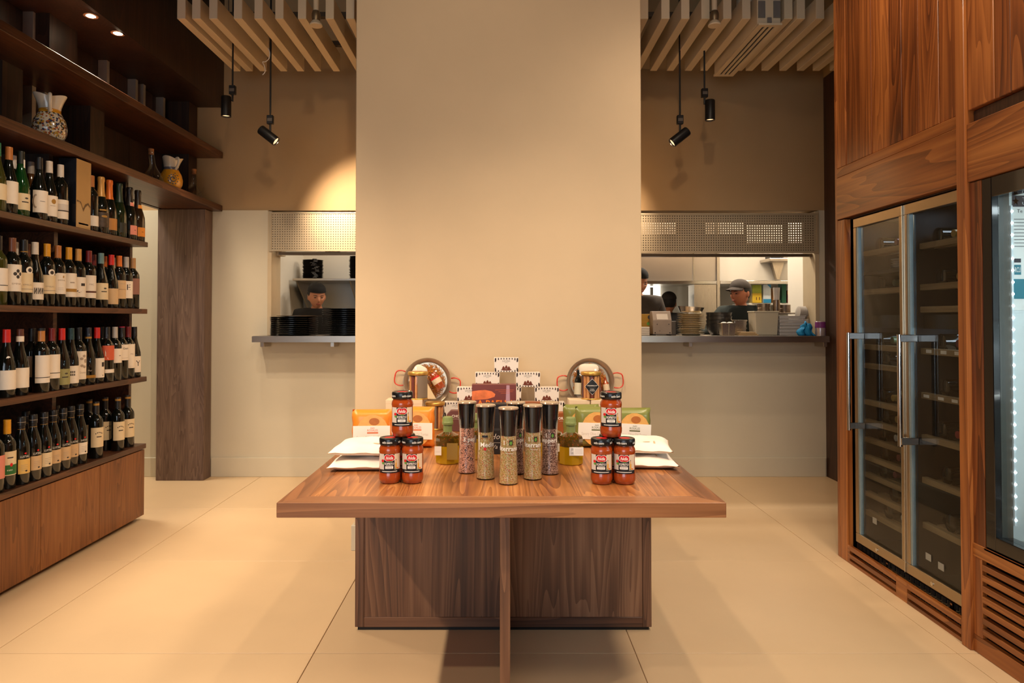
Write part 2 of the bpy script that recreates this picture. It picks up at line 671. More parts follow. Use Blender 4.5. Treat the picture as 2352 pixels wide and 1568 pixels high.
b.box(-2.21, YW - 0.026, 0.0, 2.48, YW - 0.012, 0.145, 0.002)
struct('baseboard_back', 'pale low baseboard along the back wall', b, M_WALLLO)
b = B(); b.box(-0.762, 3.575, 0, 0.738, YW - 0.03, 3.7, 0.004)
struct('wall_pier', 'wide beige plaster pier behind the display table', b, M_COL)
b = B()
b.box(-0.776, 3.561, 0, 0.752, 3.575, 0.13, 0.002)
b.box(-0.776, 3.575, 0, -0.762, YW - 0.03, 0.13, 0.002)
b.box(0.738, 3.575, 0, 0.752, YW - 0.03, 0.13, 0.002)
struct('baseboard_pier', 'pale low baseboard round the plaster pier', b, M_WALLLO)
b = B(); b.box(-4.4, -3.2, 3.7, 3.2, 9.2, 3.8)
struct('ceiling', 'dark ceiling above the slats', b, M_DARKCEIL)
b = B(); b.box(-2.62, -3.2, 0, -2.56, 4.14, 3.7)
struct('wall_left', 'dark wall behind the wine shelves', b, W_SHELFV)
b = B(); b.box(-4.4, 4.14, 0, -4.3, YW, 3.7); b.box(-4.3, 4.08, 0, -2.62, 4.14, 3.7)
struct('wall_passage', 'pale wall of the side passage', b, M_WALLLO)
b = B(); b.box(2.49, 3.60, 0, 2.56, YW - 0.012, 3.06)
struct('wall_right_panel', 'dark wood panel at the right end of the hatch wall', b, W_DARK)
b = B(); b.box(2.56, 3.6, 0, 2.66, YW, 3.7); b.box(2.49, 3.6, 3.06, 2.56, YW - 0.012, 3.7)
struct('wall_right_upper', 'tan plaster wall above the dark wood panel', b, M_WALLUP)
# shop front behind the camera
b = B()
for x in (-2.56, -1.0, 0.9, 1.72):
    b.box(x - 0.04, -3.05, 0, x + 0.04, -2.97, 3.0)
b.box(-2.56, -3.05, 2.85, 1.72, -2.97, 3.7); b.box(-2.56, -3.05, 0, 1.72, -2.97, 0.12)
struct('window_1', 'dark framed shop front window', b, M_BLACKMET)

# dark post under the long shelves
t = thing('wooden_post', 'tall smoked wood post against the pale back wall under the long shelves', 'post', (-2.39, YW - 0.09, 0))
b = B(); b.box(-0.178, -0.06, 0, 0.178, 0.066, 2.026, 0.003)
b.obj('board', W_POST, t)

# slatted ceiling rafts
SLAT_Z, SLAT_H, SLAT_W = 3.0, 0.125, 0.05
def raft(label, xs, y0, y1):
    t = thing('slatted_ceiling_raft', label, 'ceiling slats', (0, y0, SLAT_Z))
    b = B(); b.box(0, 0, 0, SLAT_W, y1 - y0, SLAT_H, 0.002)
    first = b.obj('slat', M_SLAT, t, loc=(xs[0], 0, 0))
    for x in xs[1:]:
        link('slat', first.data, None, t, loc=(x, 0, 0))
    for y in (0.25, 0.7):
        b = B(); b.box(xs[0], y, SLAT_H, xs[-1] + SLAT_W, y + 0.04, SLAT_H + 0.03)
        b.obj('cross_rail', M_DARKCEIL, t)
    for x in (xs[0] + 0.02, xs[-1]):
        for y in (0.25, 0.7):
            b = B(); b.cyl((x, y + 0.02, SLAT_H + 0.03), 0.004, 3.7 - SLAT_Z - SLAT_H - 0.03, 6)
            b.obj('hanger_rod', M_STEEL, t)
    return t
raft('cream slatted ceiling raft next to the wine shelves', [-1.94, -1.85, -1.748, -1.60, -1.477, -1.352, -1.216, -1.05, -0.927], 4.06, 4.93)
raft('cream slatted ceiling raft with the air diffuser, next to the coolers', [0.835, 0.963, 1.082, 1.203, 1.334, 1.448, 1.70, 1.775, 1.89, 2.02, 2.147, 2.262, 2.385], 4.06, 4.92)

# linear air diffuser
t = thing('air_diffuser', 'long white linear air diffuser with three dark slots', 'air vent', (1.60, 4.02, 2.945))
b = B()
for x0, x1 in ((-0.07, -0.037), (-0.023, -0.007), (0.007, 0.023), (0.037, 0.07)):
    b.box(x0, 0.03, 0, x1, 0.83, 0.012)
b.box(-0.07, 0, 0, 0.07, 0.0299, 0.012); b.box(-0.07, 0.8301, 0, 0.07, 0.86, 0.012)
b.obj('face_frame', M_SLAT, t)
for x in (-0.030, 0.0, 0.030):
    b = B(); b.box(x - 0.0068, 0.031, 0.006, x + 0.0068, 0.829, 0.011)
    b.obj('slot', M_BLACK, t)
b = B(); b.box(-0.07, 0.02, 0.012, 0.07, 0.84, 0.20, 0.003); b.obj('plenum_box', M_SLAT, t)
b = B()
for x in (-0.045, 0.045):
    b.box(x - 0.02, 0.012, 0.05, x + 0.02, 0.021, 0.15)
b.box(-0.012, 0.010, 0.02, 0.012, 0.021, 0.05)
b.obj('clip_plate', mat('galvanised', C(150, 148, 142), 0.4, 0.6, var=0.05, scale=40), t)
b = B(); b.cyl((0, 0.4, 0.2), 0.06, 0.56, 16); b.obj('duct', M_SLAT, t)

# sprinklers
for x, lab in ((-1.09, 'white ceiling sprinkler between the slats by the wine shelves'), (1.262, 'white ceiling sprinkler between the slats beside the air diffuser')):
    t = thing('sprinkler', lab, 'sprinkler', (x, 4.0, 2.93))
    b = B(); b.cyl((0, 0, 0.085), 0.016, 0.685, 12); b.obj('pipe', M_SLAT, t, 40)
    b = B(); b.lathe([(0, 0.03), (0.022, 0.03), (0.026, 0.05), (0.026, 0.07), (0.02, 0.088), (0, 0.088)], 18); b.obj('body', mat('dull_brass', C(132, 112, 84), 0.4, 0.7, var=0.05, scale=40), t, 40)
    b = B(); b.lathe([(0, 0.0), (0.036, 0.0), (0.038, 0.006), (0.03, 0.02), (0.022, 0.03), (0, 0.03)], 24); b.obj('cover_disc', M_SLAT, t, 40)
# loose white cable
b = B()
b.tube(soft([(-1.545, 4.5, 3.0), (-1.53, 4.5, 2.97), (-1.535, 4.5, 2.93), (-1.56, 4.5, 2.905), (-1.585, 4.5, 2.91), (-1.565, 4.5, 2.88), (-1.56, 4.5, 2.84), (-1.58, 4.5, 2.82)]), 0.0025, 5)
tag(b.obj('loose_cable', M_WHITE, None, 60), 'thin white cable end hanging from the slats above the spotlights', 'cable')

# pendant track spotlights
M_LENS = mat('spot_lens', C(255, 214, 170), 0.3, emit=(1.0, 0.62, 0.32, 1), estr=1.6)
def pendant(label, x, y, zbox, dx, dz, tilt, lit=None):
    """rod down to an adapter box, then a tubular head off to one side; TILT turns the head about Y."""
    t = thing('pendant_spotlight', label, 'spotlight', (x, y, zbox), group='black pendant track spotlights')
    b = B(); b.cyl((0, 0, 0.03), 0.006, 3.70 - zbox - 0.03, 8); b.obj('rod', M_BLACKMET, t, 40)
    b = B(); b.box(-0.021, -0.014, -0.03, 0.021, 0.014, 0.03, 0.003); b.obj('adapter', M_BLACKMET, t)
    b = B(); b.box(-0.016, -0.016, -0.012, 0.016, -0.0135, 0.008); b.obj('rating_plate', mat('grey_plate', C(96, 86, 76), 0.5, var=0.05, scale=80), t)
    b = B(); b.tube([(0, 0, -0.03), (0, 0, -0.075), (dx * 0.5, 0, dz + 0.05 * abs(math.cos(tilt)))], 0.007, 8); b.obj('arm', M_BLACKMET, t, 40)
    h = B()
    vs = h.lathe([(0, 0.068), (0.029, 0.068), (0.0325, 0.063), (0.0325, -0.068), (0.029, -0.068), (0.027, -0.055), (0, -0.055)], 26)
    M = Matrix.Translation((dx, 0, dz)) @ Matrix.Rotation(tilt, 4, 'Y')
    h.xf(vs, M)
    h.obj('head', M_BLACKMET, t, 40)
    g = B(); vs = g.lathe([(0, -0.0555), (0.0265, -0.0555), (0.0265, -0.058), (0, -0.058)], 20); g.xf(vs, M)
    g.obj('lens', M_LENS, t)
    aim = (M @ Vector((0, 0, -1))) - (M @ Vector((0, 0, 0)))
    if lit:
        p0 = Vector((x, y, zbox)) + M @ Vector((0, 0, -0.072))
        tgt = Vector(lit[0]) if lit[0] else p0 + aim
        lamp('SPOT', 'pendant_spot_light', p0, lit[1], WARM, tgt, 0.02, cone=lit[2], blend=0.9)
    return t
pendant('straight down pendant spotlight close to the wine shelf fascia', -1.797, 4.55, 2.735, -0.042, -0.11, 0.0, (None, 30, 90))
pendant('pendant spotlight tilted towards the pier on the wine shelf side', -1.543, 4.55, 2.535, -0.012, -0.105, math.radians(-52), ((-0.80, 5.25, 1.72), 150, 92))
pendant('straight down pendant spotlight in front of the air diffuser', 1.366, 4.55, 2.715, 0.036, -0.115, 0.0, (None, 30, 90))
pendant('pendant spotlight tilted towards the pier on the cooler side', 1.201, 4.55, 2.535, -0.002, -0.115, math.radians(52), ((0.55, 5.25, 1.80), 75, 86))

# ---------------------------------------------------------------- serving hatches
def hatch_frame(n, label, x0, x1):
    b = B()
    b.box(x0, YW - 0.016, ZC + 0.05, x0 + 0.03, YW + 0.2, ZT)
    b.box(x1 - 0.03, YW - 0.016, ZC + 0.05, x1, YW + 0.2, ZT)
    b.box(x0 + 0.03, YW + 0.10, 1.70, x0 + 0.07, YW + 0.2, ZT)
    o = struct('window_%d' % n, label, b, mat('hatch_frame_paint', C(190, 172, 142), 0.5, var=0.04, scale=10))
    return o
hatch_frame(2, 'beige frame of the serving hatch beside the wine shelves', LX0, LX1)
hatch_frame(3, 'beige frame of the serving hatch beside the coolers', RX0, RX1)
M_PERF = mat('perforated_sheet', C(178, 162, 134), 0.45, 0.35, var=0.04, scale=8)
def perforated(label, x0, x1, z0, z1, y, r, gaps, pitch=0.0186):
    t = thing('perforated_shutter', label, 'shutter', ((x0 + x1) / 2, y, z0))
    w, h = x1 - x0, z1 - z0
    nx, nz = int((w - 0.02) / pitch), int((h - 0.02) / pitch)
    ox, oz = -nx * pitch / 2, (h - nz * pitch) / 2
    b = B()
    V = {}
    def vert(x, z):
        k = (round(x, 5), round(z, 5))
        if k not in V:
            V[k] = b.bm.verts.new((k[0], 0, k[1]))
        return V[k]
    p = pitch / 2
    for i in range(nx):
        for j in range(nz):
            cx, cz = ox + (i + 0.5) * pitch, oz + (j + 0.5) * pitch
            out = [vert(cx + a * p, cz + c * p) for a, c in ((1, 0), (1, 1), (0, 1), (-1, 1), (-1, 0), (-1, -1), (0, -1), (1, -1))]
            inn = [b.bm.verts.new((cx + r * math.cos(k * PI / 4), 0, cz + r * math.sin(k * PI / 4))) for k in range(8)]
            for k in range(8):
                l = (k + 1) % 8
                b.bm.faces.new((inn[k], out[k], out[l], inn[l]))
    o = b.obj('perforated_sheet', M_PERF, t)
    b = B()
    b.box(-w / 2, -0.006, 0, w / 2, 0.02, oz)
    b.box(-w / 2, -0.006, h - oz, w / 2, 0.02, h)
    b.box(-w / 2, -0.006, oz, ox, 0.02, h - oz)
    b.box(-ox, -0.006, oz, w / 2, 0.02, h - oz)
    b.obj('sheet_border', M_PERF, t)
    b = B(); b.box(-w / 2 + 0.06, 0.05, -0.022, w / 2, 0.10, 0.0); b.obj('bottom_bar', mat('dull_bronze', C(120, 100, 76), 0.4, 0.6, var=0.05, scale=20), t)
    # roller housing behind the sheet, open where kitchen light comes through
    q = B()
    cx = (x0 + x1) / 2
    cur = x0 + 0.01
    for a, c, za, zb in gaps + [(x1 - 0.01, x1 - 0.01, z0, z1)]:
        if a > cur:
            q.box(cur - cx, 0.024, 0.004, a - cx, 0.034, h - 0.004)
        if c > a:
            q.box(a - cx, 0.024, 0.004, c - cx, 0.034, za - z0); q.box(a - cx, 0.024, zb - z0, c - cx, 0.034, h - 0.004)
        cur = c
    q.obj('roller_housing', mat('housing_brown', C(92, 74, 52), 0.6, var=0.06, scale=12), t)
    return t
perforated('cream perforated metal shutter box lit by a spotlight, beside the wine shelves', LX0 + 0.012, LX1 - 0.01, 1.722, 2.022, YW - 0.02, 0.0036, [])
perforated('grey perforated metal shutter box with kitchen lights behind it', RX0 + 0.01, RX1 - 0.004, 1.708, 2.014, YW - 0.02, 0.0043, [(0.82, 1.35, 1.86, 1.945), (1.58, 1.88, 1.86, 1.945), (1.90, 2.18, 1.79, 1.935), (2.22, 2.335, 1.79, 1.945)])

def counter(label, x0, x1, h0, h1, brackets):
    t = thing('serving_counter', label, 'counter', ((x0 + x1) / 2, 5.05, 1.03), group='steel serving counters')
    w = (x1 - x0) / 2
    cx = t.location.x
    a0, a1 = h0 - cx + 0.032, h1 - cx - 0.032
    b = B()
    b.prism([(-w, 0), (w, 0), (w, 0.18), (a1, 0.18), (a1, 0.46), (a0, 0.46), (a0, 0.18), (-w, 0.18)], 0.046)
    es = [e for e in b.bm.edges if all(abs(v.co.z - 0.046) < 1e-6 for v in e.verts)]
    bmesh.ops.bevel(b.bm, geom=es, offset=0.003, segments=2, affect='EDGES')
    b.obj('worktop', M_STEEL, t)
    for x in brackets:
        q = B(); q.box(x - t.location.x - 0.014, 0.02, -0.035, x - t.location.x + 0.014, 0.17, 0.0, 0.002); q.obj('bracket', M_STEEL, t)
    return t
counter('brushed steel serving counter stacked with black plates', -1.84, -0.775, LX0, LX1, (-1.77, -1.25))
counter('brushed steel serving counter crowded with kitchen ware', 0.765, 2.432, RX0, RX1, (1.41, 2.41))
# ---------------------------------------------------------------- wine shelving
XF, XB = -2.14, -2.54
YE, Y0 = 4.135, 1.55
Z4, Z3, Z2, ZWT = 1.666, 1.262, 0.855, 0.452
ZA, ZB, ZSOF = 2.074, 2.485, 2.835
unit = thing('wine_shelving', 'tall dark walnut wine shelving with long upper shelves reaching the back wall', 'shelving', (0, 0, 0))
for z in (Z4, Z3, Z2):
    b = B(); b.box(XB, Y0, z - 0.029, XF, YE, z, 0.0015); b.obj('shelf', W_SHELF, unit)
for z in (ZA, ZB):
    b = B(); b.box(XB, Y0, z - 0.046, XF, YW - 0.014, z, 0.002); b.obj('long_shelf', W_SHELF, unit)
b = B(); b.box(XB, Y0, ZSOF, XF - 0.02, YW - 0.002, ZSOF + 0.03, 0.002); b.obj('soffit_board', W_SHELFV, unit)
b = B(); b.box(XF - 0.02, Y0, ZSOF - 0.006, XF, YW - 0.002, 3.7); b.obj('fascia', W_SHELFV, unit)
XU = -2.232
for y, w in ((1.9, 0.03), (3.405, 0.03), (YE - 0.03, 0.028)):
    for z0, z1 in ((ZWT, Z2 - 0.029), (Z2, Z3 - 0.029), (Z3, Z4 - 0.029)):
        b = B(); b.box(XB, y, z0, XU, y + w, z1, 0.001); b.obj('upright', W_SHELF, unit)
b = B(); b.box(XB, 3.405, Z4, XU - 0.03, 3.435, ZA - 0.046); b.obj('upright', W_SHELFV, unit)
b = B(); b.box(XB, YE - 0.03, Z4, XU - 0.03, YE, ZA - 0.046); b.obj('upright', W_SHELFV, unit)
for y0, y1, m in ((2.90, 3.23, W_POST), (3.62, 3.86, W_SHELFV)):
    b = B(); b.box(XB, y0, ZB, XB + 0.13, y1, ZSOF); b.obj('upright', m, unit)
for y in (3.24, 3.94):
    b = B(); b.box(XB, y, ZA, XB + 0.16, y + 0.14, ZB - 0.046); b.obj('upright', W_SHELFV, unit)
b = B(); b.box(XB, 5.10, ZA, XB + 0.2, 5.235, ZB - 0.046); b.obj('upright', W_SHELFV, unit)
b = B(); b.box(XB, 5.10, ZB, XB + 0.2, 5.235, ZSOF); b.obj('upright', W_SHELFV, unit)
# back boards with open joints, pale light strips between some of them
y = Y0
k = 0
while y < YE - 0.01:
    w = min(0.31, YE - y)
    for z0, z1 in ((ZWT, Z2 - 0.029), (Z2, Z3 - 0.029), (Z3, Z4 - 0.029), (Z4, ZA - 0.046)):
        b = B(); b.box(XB - 0.018, y, z0, XB, y + w - 0.004, z1); b.obj('back_board', W_SHELFV, unit)
    y += w
y = Y0
while y < YW - 0.02:
    w = min(0.31, YW - 0.014 - y)
    for z0, z1 in ((ZA, ZB - 0.046), (ZB, ZSOF)):
        b = B(); b.box(XB - 0.018, y, z0, XB, y + w - 0.004, z1); b.obj('back_board', W_SHELFV, unit)
    y += w
M_PALE = mat('pale_edge_strip', C(168, 160, 150), 0.4, 0.3, var=0.06, scale=12)
for y, z0, z1 in ((2.985, ZA, ZB - 0.046), (3.205, ZA, ZB - 0.046), (3.60, ZA, ZB - 0.046), (3.70, ZA, ZB - 0.046), (4.13, ZA, ZB - 0.046), (3.60, ZB, ZSOF), (4.28, ZB, ZSOF), (4.62, ZB, ZSOF), (4.72, ZB, ZSOF), (5.0, ZB, ZSOF),
                  (2.995, Z2, Z3 - 0.029), (2.995, ZWT, Z2 - 0.029), (2.99, Z3, Z4 - 0.029), (3.06, Z3, Z4 - 0.029)):
    b = B(); b.box(XB, y, z0, XB + 0.055, y + 0.03, z1); b.obj('edge_strip', M_PALE, unit)
# light strip of end boards showing behind the long shelf over the passage
b = B(); b.box(XB - 0.05, YE, ZA - 0.046, XB - 0.018, YW - 0.014, 3.7); b.obj('back_panel', W_SHELFV, unit)

cab = thing('base_cabinet', 'long low walnut base cabinet under the wine shelves', 'cabinet', (0, 0, 0))
b = B(); b.box(XB, Y0, 0.03, -2.166, YE - 0.005, 0.42); b.obj('body', W_CAB, cab)
b = B(); b.box(XB, Y0, 0.0, -2.2, YE - 0.03, 0.03); b.obj('toe_kick', M_BLACK, cab)
ys = [YE - 0.004, 3.672, 3.205, 2.738, 2.271, 1.804, Y0]
for a, c in zip(ys, ys[1:]):
    b = B(); b.box(-2.166, c + 0.0015, 0.026, -2.147, a - 0.0015, 0.417, 0.001); b.obj('door', W_CAB, cab)
wt = B(); wt.box(XB, Y0, 0.424, XF, YE, ZWT, 0.0015)
wt.box(XB, Y0, 0.42, -2.17, YE - 0.01, 0.424)
tag(wt.obj('cabinet_worktop', W_SHELF), 'dark walnut worktop on the low cabinet carrying the bottom row of bottles', 'worktop')

# downlights in the soffit
M_BULB = mat('downlight_glow', C(255, 236, 205), 0.3, emit=(1.0, 0.80, 0.55, 1), estr=40)
M_TRIM = mat('copper_trim', C(206, 150, 110), 0.3, 0.3, var=0.03, scale=40)
for x, y, lab in ((-2.205, 3.645, 'glowing recessed downlight in the shelf soffit over the wood block'), (-2.185, 3.869, 'glowing recessed downlight in the shelf soffit, next one towards the back wall'), (-2.2, 2.45, None), (-2.2, 2.0, None), (-2.2, 1.3, None), (-2.2, 0.6, None)):
    if lab:
        t = thing('recessed_downlight', lab, 'downlight', (x, y, ZSOF - 0.006))
        b = B(); b.lathe([(0.024, 0.0), (0.036, 0.0), (0.037, 0.003), (0.034, 0.006), (0.024, 0.006)], 26); b.obj('trim_ring', M_TRIM, t, 40)
        b = B(); b.lathe([(0, -0.004), (0.016, -0.003), (0.024, 0.001), (0.024, 0.004), (0, 0.004)], 20); b.obj('bulb', M_BULB, t, 50)
    lamp('SPOT', 'downlight_beam', (x + 0.02, y, ZSOF - 0.03), 40 if lab else 90, WARM2, (x + 0.35, y, 0.0), 0.03, cone=125, blend=0.6)
b = B(); b.box(-2.138, 3.79, 3.02, -2.11, 3.83, 3.09, 0.004)
tag(b.obj('sensor_box', mat('grey_box', C(120, 112, 104), 0.5, var=0.05, scale=30)), 'small grey sensor box fixed to the dark shelf fascia', 'sensor')
# ---------------------------------------------------------------- wood-clad cooler wall
XW = 1.716
YN = 3.494                      # far end of the cooler wall
YM0, YM1 = 2.497, 2.545         # mullion between the two coolers
b = B()
b.box(XW + 0.03, 3.40, 0, 2.49, 3.47, 3.7)
b.box(XW + 0.03, -3.0, 1.70, XW + 0.06, 3.40, 3.7)
b.box(2.42, -3.0, 0, 2.49, 3.40, 1.70)
b.box(XW + 0.03, 2.45, 0.0, 2.42, 2.48, 1.70)
clad = struct('wall_right', 'red walnut clad wall that holds the two coolers', b, W_DARK)
def cl(name, x0, y0, z0, x1, y1, z1, m, bev=0.002):
    q = B(); q.box(x0, y0, z0, x1, y1, z1, bev); return q.obj(name, m, clad)
cl('end_panel', XW, 3.47, 0, 2.49, YN, 3.7, W_CLAD)
cl('stile', XW, 3.40, 0.0, XW + 0.05, 3.47, 1.70, W_CLAD)
cl('stile', XW - 0.012, YM0, 0.0, XW + 0.05, YM1, 3.7, W_CLAD)
cl('stile', XW + 0.004, 2.44, 0.385, XW + 0.06, YM0, 1.70, W_CLAD)
yb = [3.47, 3.38, 3.33, 3.143, 3.003, 2.906, 2.791, 2.659, YM1]
for i, (a, c) in enumerate(zip(yb, yb[1:])):
    cl('plank', XW + 0.003 * (i % 2), c + 0.0012, 1.966, XW + 0.03, a - 0.0012, 3.7, W_CLAD)
yb = [YM0, 2.36, 2.285, 2.15, 2.02, 1.9, 1.76, 1.6, 1.45, 1.3]
for i, (a, c) in enumerate(zip(yb, yb[1:])):
    cl('plank', XW + 0.003 * (i % 2), c + 0.0012, 1.966, XW + 0.03, a - 0.0012, 3.7, W_CLAD)
cl('rail', XW - 0.002, YM1, 1.918, XW + 0.03, 3.47, 1.964, W_CLADH)
cl('rail', XW + 0.022, 1.3, 1.916, XW + 0.03, YM0, 1.964, W_DARK)
cl('header_board', XW - 0.004, YM1, 1.705, XW + 0.03, 3.47, 1.917, W_CLADH)
cl('header_board', XW - 0.004, 1.3, 1.702, XW + 0.03, YM0, 1.915, W_CLADH)
cl('plank', XW, -3.0, 0.0, XW + 0.03, 1.3, 3.7, W_CLAD)

# slotted plinth under the wine cooler
def slot_plinth(y0, y1, z1, name='plinth_rail'):
    n = 0
    cl(name, XW, y0, 0.0, XW + 0.018, y1, 0.014, W_CLADH, 0.001)
    cl(name, XW, y0, 0.026, XW + 0.018, y1, 0.046, W_CLADH, 0.001)
    cl(name, XW, y0, 0.062, XW + 0.018, y1, z1, W_CLADH, 0.001)
for y0, y1 in ((YM1, 2.925), (2.965, 3.40)):
    slot_plinth(y0 + 0.02, y1 - 0.02, 0.086)
for y0, y1 in ((YM1, YM1 + 0.02), (2.905, 2.985), (3.38, 3.40)):
    cl('plinth_post', XW + 0.0005, y0, 0.0, XW + 0.018, y1, 0.086, W_CLADH, 0.001)

# slatted panel under the display fridge
zs = [0.334, 0.297, 0.259, 0.221, 0.183, 0.145, 0.107, 0.069]
cl('panel_rail', XW, 1.3, 0.342, XW + 0.02, YM0, 0.390, W_CLADH)
cl('panel_rail', XW, 1.3, 0.0, XW + 0.02, YM0, 0.061, W_CLADH)
cl('panel_stile', XW + 0.0005, 2.452, 0.061, XW + 0.02, YM0, 0.342, W_CLAD)
for a, c in zip(zs, zs[1:]):
    cl('slat', XW, 1.3, c + 0.008, XW + 0.02, 2.452, a - 0.008, W_CLADH, 0.0015)
cl('panel_backing', XW + 0.07, 1.3, 0.0, XW + 0.075, 2.44, 0.385, M_BLACK, 0)
cl('ledge', XW, 1.3, 0.380, XW + 0.05, 2.44, 0.390, W_CLADH)

# wine cooler with two glass doors
GLASS = thin_glass('door_glass', (0.84, 0.87, 0.88, 1), 0.0, 1.33)
M_CIN = mat('cooler_liner', C(20, 19, 19), 0.45, var=0.08, scale=20)
M_CHAMP = brushed('champagne_steel', C(172, 156, 132), 0.32, 'Z')
CX0, CX1 = XW + 0.06, 2.40
CY0, CY1 = 2.55, 3.39
wc = thing('wine_cooler', 'tall built-in wine cooler with two steel framed glass doors and long bar handles', 'wine cooler', (0, 0, 0))
b = B()
b.box(CX0, CY0, 0.10, CX1, CY0 + 0.012, 1.695); b.box(CX0, CY1 - 0.012, 0.10, CX1, CY1, 1.695)
b.box(CX1 - 0.012, CY0 + 0.012, 0.10, CX1, CY1 - 0.012, 1.695)
b.box(CX0, CY0 + 0.012, 0.10, CX1 - 0.012, CY1 - 0.012, 0.115); b.box(CX0, CY0 + 0.012, 1.68, CX1 - 0.012, CY1 - 0.012, 1.695)
b.box(CX0, 2.922, 0.115, CX1 - 0.012, 2.944, 1.68)
b.obj('cabinet_body', M_CIN, wc)
b = B()
for y in [CY0 + 0.03 + 0.035 * i for i in range(23)]:
    b.box(XW + 0.045, y, 0.02, XW + 0.05, y + 0.024, 0.040); b.box(XW + 0.045, y, 0.048, XW + 0.05, y + 0.024, 0.068); b.box(XW + 0.045, y, 0.076, XW + 0.05, y + 0.024, 0.096)
tag(b.obj('vent_grille', mat('grille_grey', C(44, 40, 38), 0.5, 0.4, var=0.1, scale=30), wc), kind='stuff')
for y in (2.66, 3.10):
    b = B(); b.box(XW + 0.03, y, 0.02, XW + 0.044, y + 0.012, 0.1); b.obj('levelling_foot', M_CHROME, wc)
RACK_F = [1.522, 1.333, 1.065, 0.973, 0.795, 0.699, 0.612, 0.524, 0.439, 0.348, 0.256]
RACK_N = [1.511, 1.336, 1.241, 1.065, 0.877, 0.699, 0.519, 0.329]
def rack(z, y0, y1):
    q = B(); q.box(XW + 0.075, y0 + 0.006, z - 0.013, XW + 0.10, y1 - 0.006, z + 0.013, 0.002)
    r = q.obj('rack_front', W_RACK, wc)
    q = B()
    n = 5
    for i in range(n):
        x = XW + 0.14 + i * 0.10
        q.box(x, y0 + 0.004, z - 0.010, x + 0.035, y1 - 0.004, z)
    q.obj('rack_slats', W_RACK, r)
for z in RACK_F:
    rack(z, 2.944, CY1 - 0.012)
for z in RACK_N:
    rack(z, CY0 + 0.012, 2.922)
b = B(); b.box(XW + 0.08, 2.95, 1.415, CX1 - 0.02, CY1 - 0.014, 1.432); b.obj('steel_tray', M_CIN, wc)
for y in (2.555, 2.95):
    b = B(); b.box(XW + 0.09, y + 0.01, 1.16, CX1 - 0.02, y + 0.36, 1.22); c = b.obj('control_bar', M_BLACK, wc)
    dm = mat('blue_display', C(20, 40, 160), 0.4, emit=(0.02, 0.06, 1.0, 1), estr=3.0)
    draw(c, flat_map((XW + 0.089, y + 0.10, 1.186), (0, -1, 0), (0, 0, 1)), [(dm, 't', 'rr\'', 0, 0, 0.012)])
    b = B(); b.box(XW + 0.20, y + 0.06, 1.148, XW + 0.26, y + 0.30, 1.16); b.obj('lamp_strip', mat('cooler_lamp', C(220, 240, 255), 0.3, emit=(0.75, 0.9, 1.0, 1), estr=2.2), wc)
    lamp('AREA', 'cooler_lamp_light', (XW + 0.23, y + 0.18, 1.145), 0.5, DAY, (XW + 0.23, y + 0.18, 0), 0.22, 0.06)
for y in (2.75, 3.15):
    lamp('AREA', 'cooler_top_light', (XW + 0.22, y, 1.672), 0.3, DAY, (XW + 0.22, y, 0), 0.16, 0.08)
def cooler_door(y0, y1, hy, near):
    d = B()
    x0, x1 = XW + 0.018, XW + 0.052
    w = 0.028
    d.box(x0, y0, 0.118, x1, y1, 0.162, 0.002); d.box(x0, y0, 1.648, x1, y1, 1.692, 0.002)
    d.box(x0, y0, 0.162, x1, y0 + w, 1.648, 0.002); d.box(x0, y1 - w, 0.162, x1, y1, 1.648, 0.002)
    door = d.obj('door_frame', M_CHAMP, wc)
    g = B(); g.box(x0 + 0.012, y0 + w, 0.162, x0 + 0.018, y1 - w, 1.648); g.obj('glass_pane', GLASS, door)
    g = B(); g.box(x0 + 0.004, y1 - w - 0.010, 0.162, x0 + 0.02, y1 - w, 1.648); g.box(x0 + 0.004, y0 + w, 0.162, x0 + 0.02, y0 + w + 0.006, 1.648)
    g.obj('glass_edge', mat('glass_edge', C(150, 170, 176), 0.15, 0.4, var=0.05, scale=60), door)
    h = B(); h.cyl((XW - 0.042, hy, 0.668), 0.009, 0.468, 14); h.obj('handle_bar', M_CHROME, door, 40)
    for z in (1.105, 0.675):
        h = B(); h.box(XW - 0.044, hy - 0.012, z, x0 + 0.012, hy + 0.010, z + 0.030, 0.002); h.obj('handle_bracket', M_CHROME, door)
    ly = (y0 + y1) / 2 + 0.02
    h = B(); h.cyl((x0 - 0.003, ly, 0.138), 0.008, 0.006, 14, 'X'); h.obj('lock', M_CHROME, door, 40)
b = B(); b.box(XW + 0.012, 2.9362, 0.12, XW + 0.03, 2.9398, 1.69); b.obj('door_seam_strip', M_CHROME, wc)
cooler_door(2.94, 3.352, 3.29, False)
cooler_door(2.548, 2.936, 2.87, True)
for y in (2.66, 2.745, 2.84):
    b = B(); b.box(XW + 0.0735, y, 1.059, XW + 0.0748, y + 0.035, 1.073); b.obj('rack_tag', M_WHITE, wc)
    b = B(); b.box(XW + 0.0735, y + 0.02, 0.871, XW + 0.0748, y + 0.055, 0.883); b.obj('rack_tag', M_WHITE, wc)
for y, z in ((3.19, 0.245), (2.79, 0.215), (2.71, 0.205)):
    b = B(); b.box(XW + 0.0315, y, z, XW + 0.0325, y + 0.035, z + 0.028); b.obj('glass_sticker', mat('pale_sticker', C(170, 165, 155), 0.5, var=0.05, scale=60), wc)

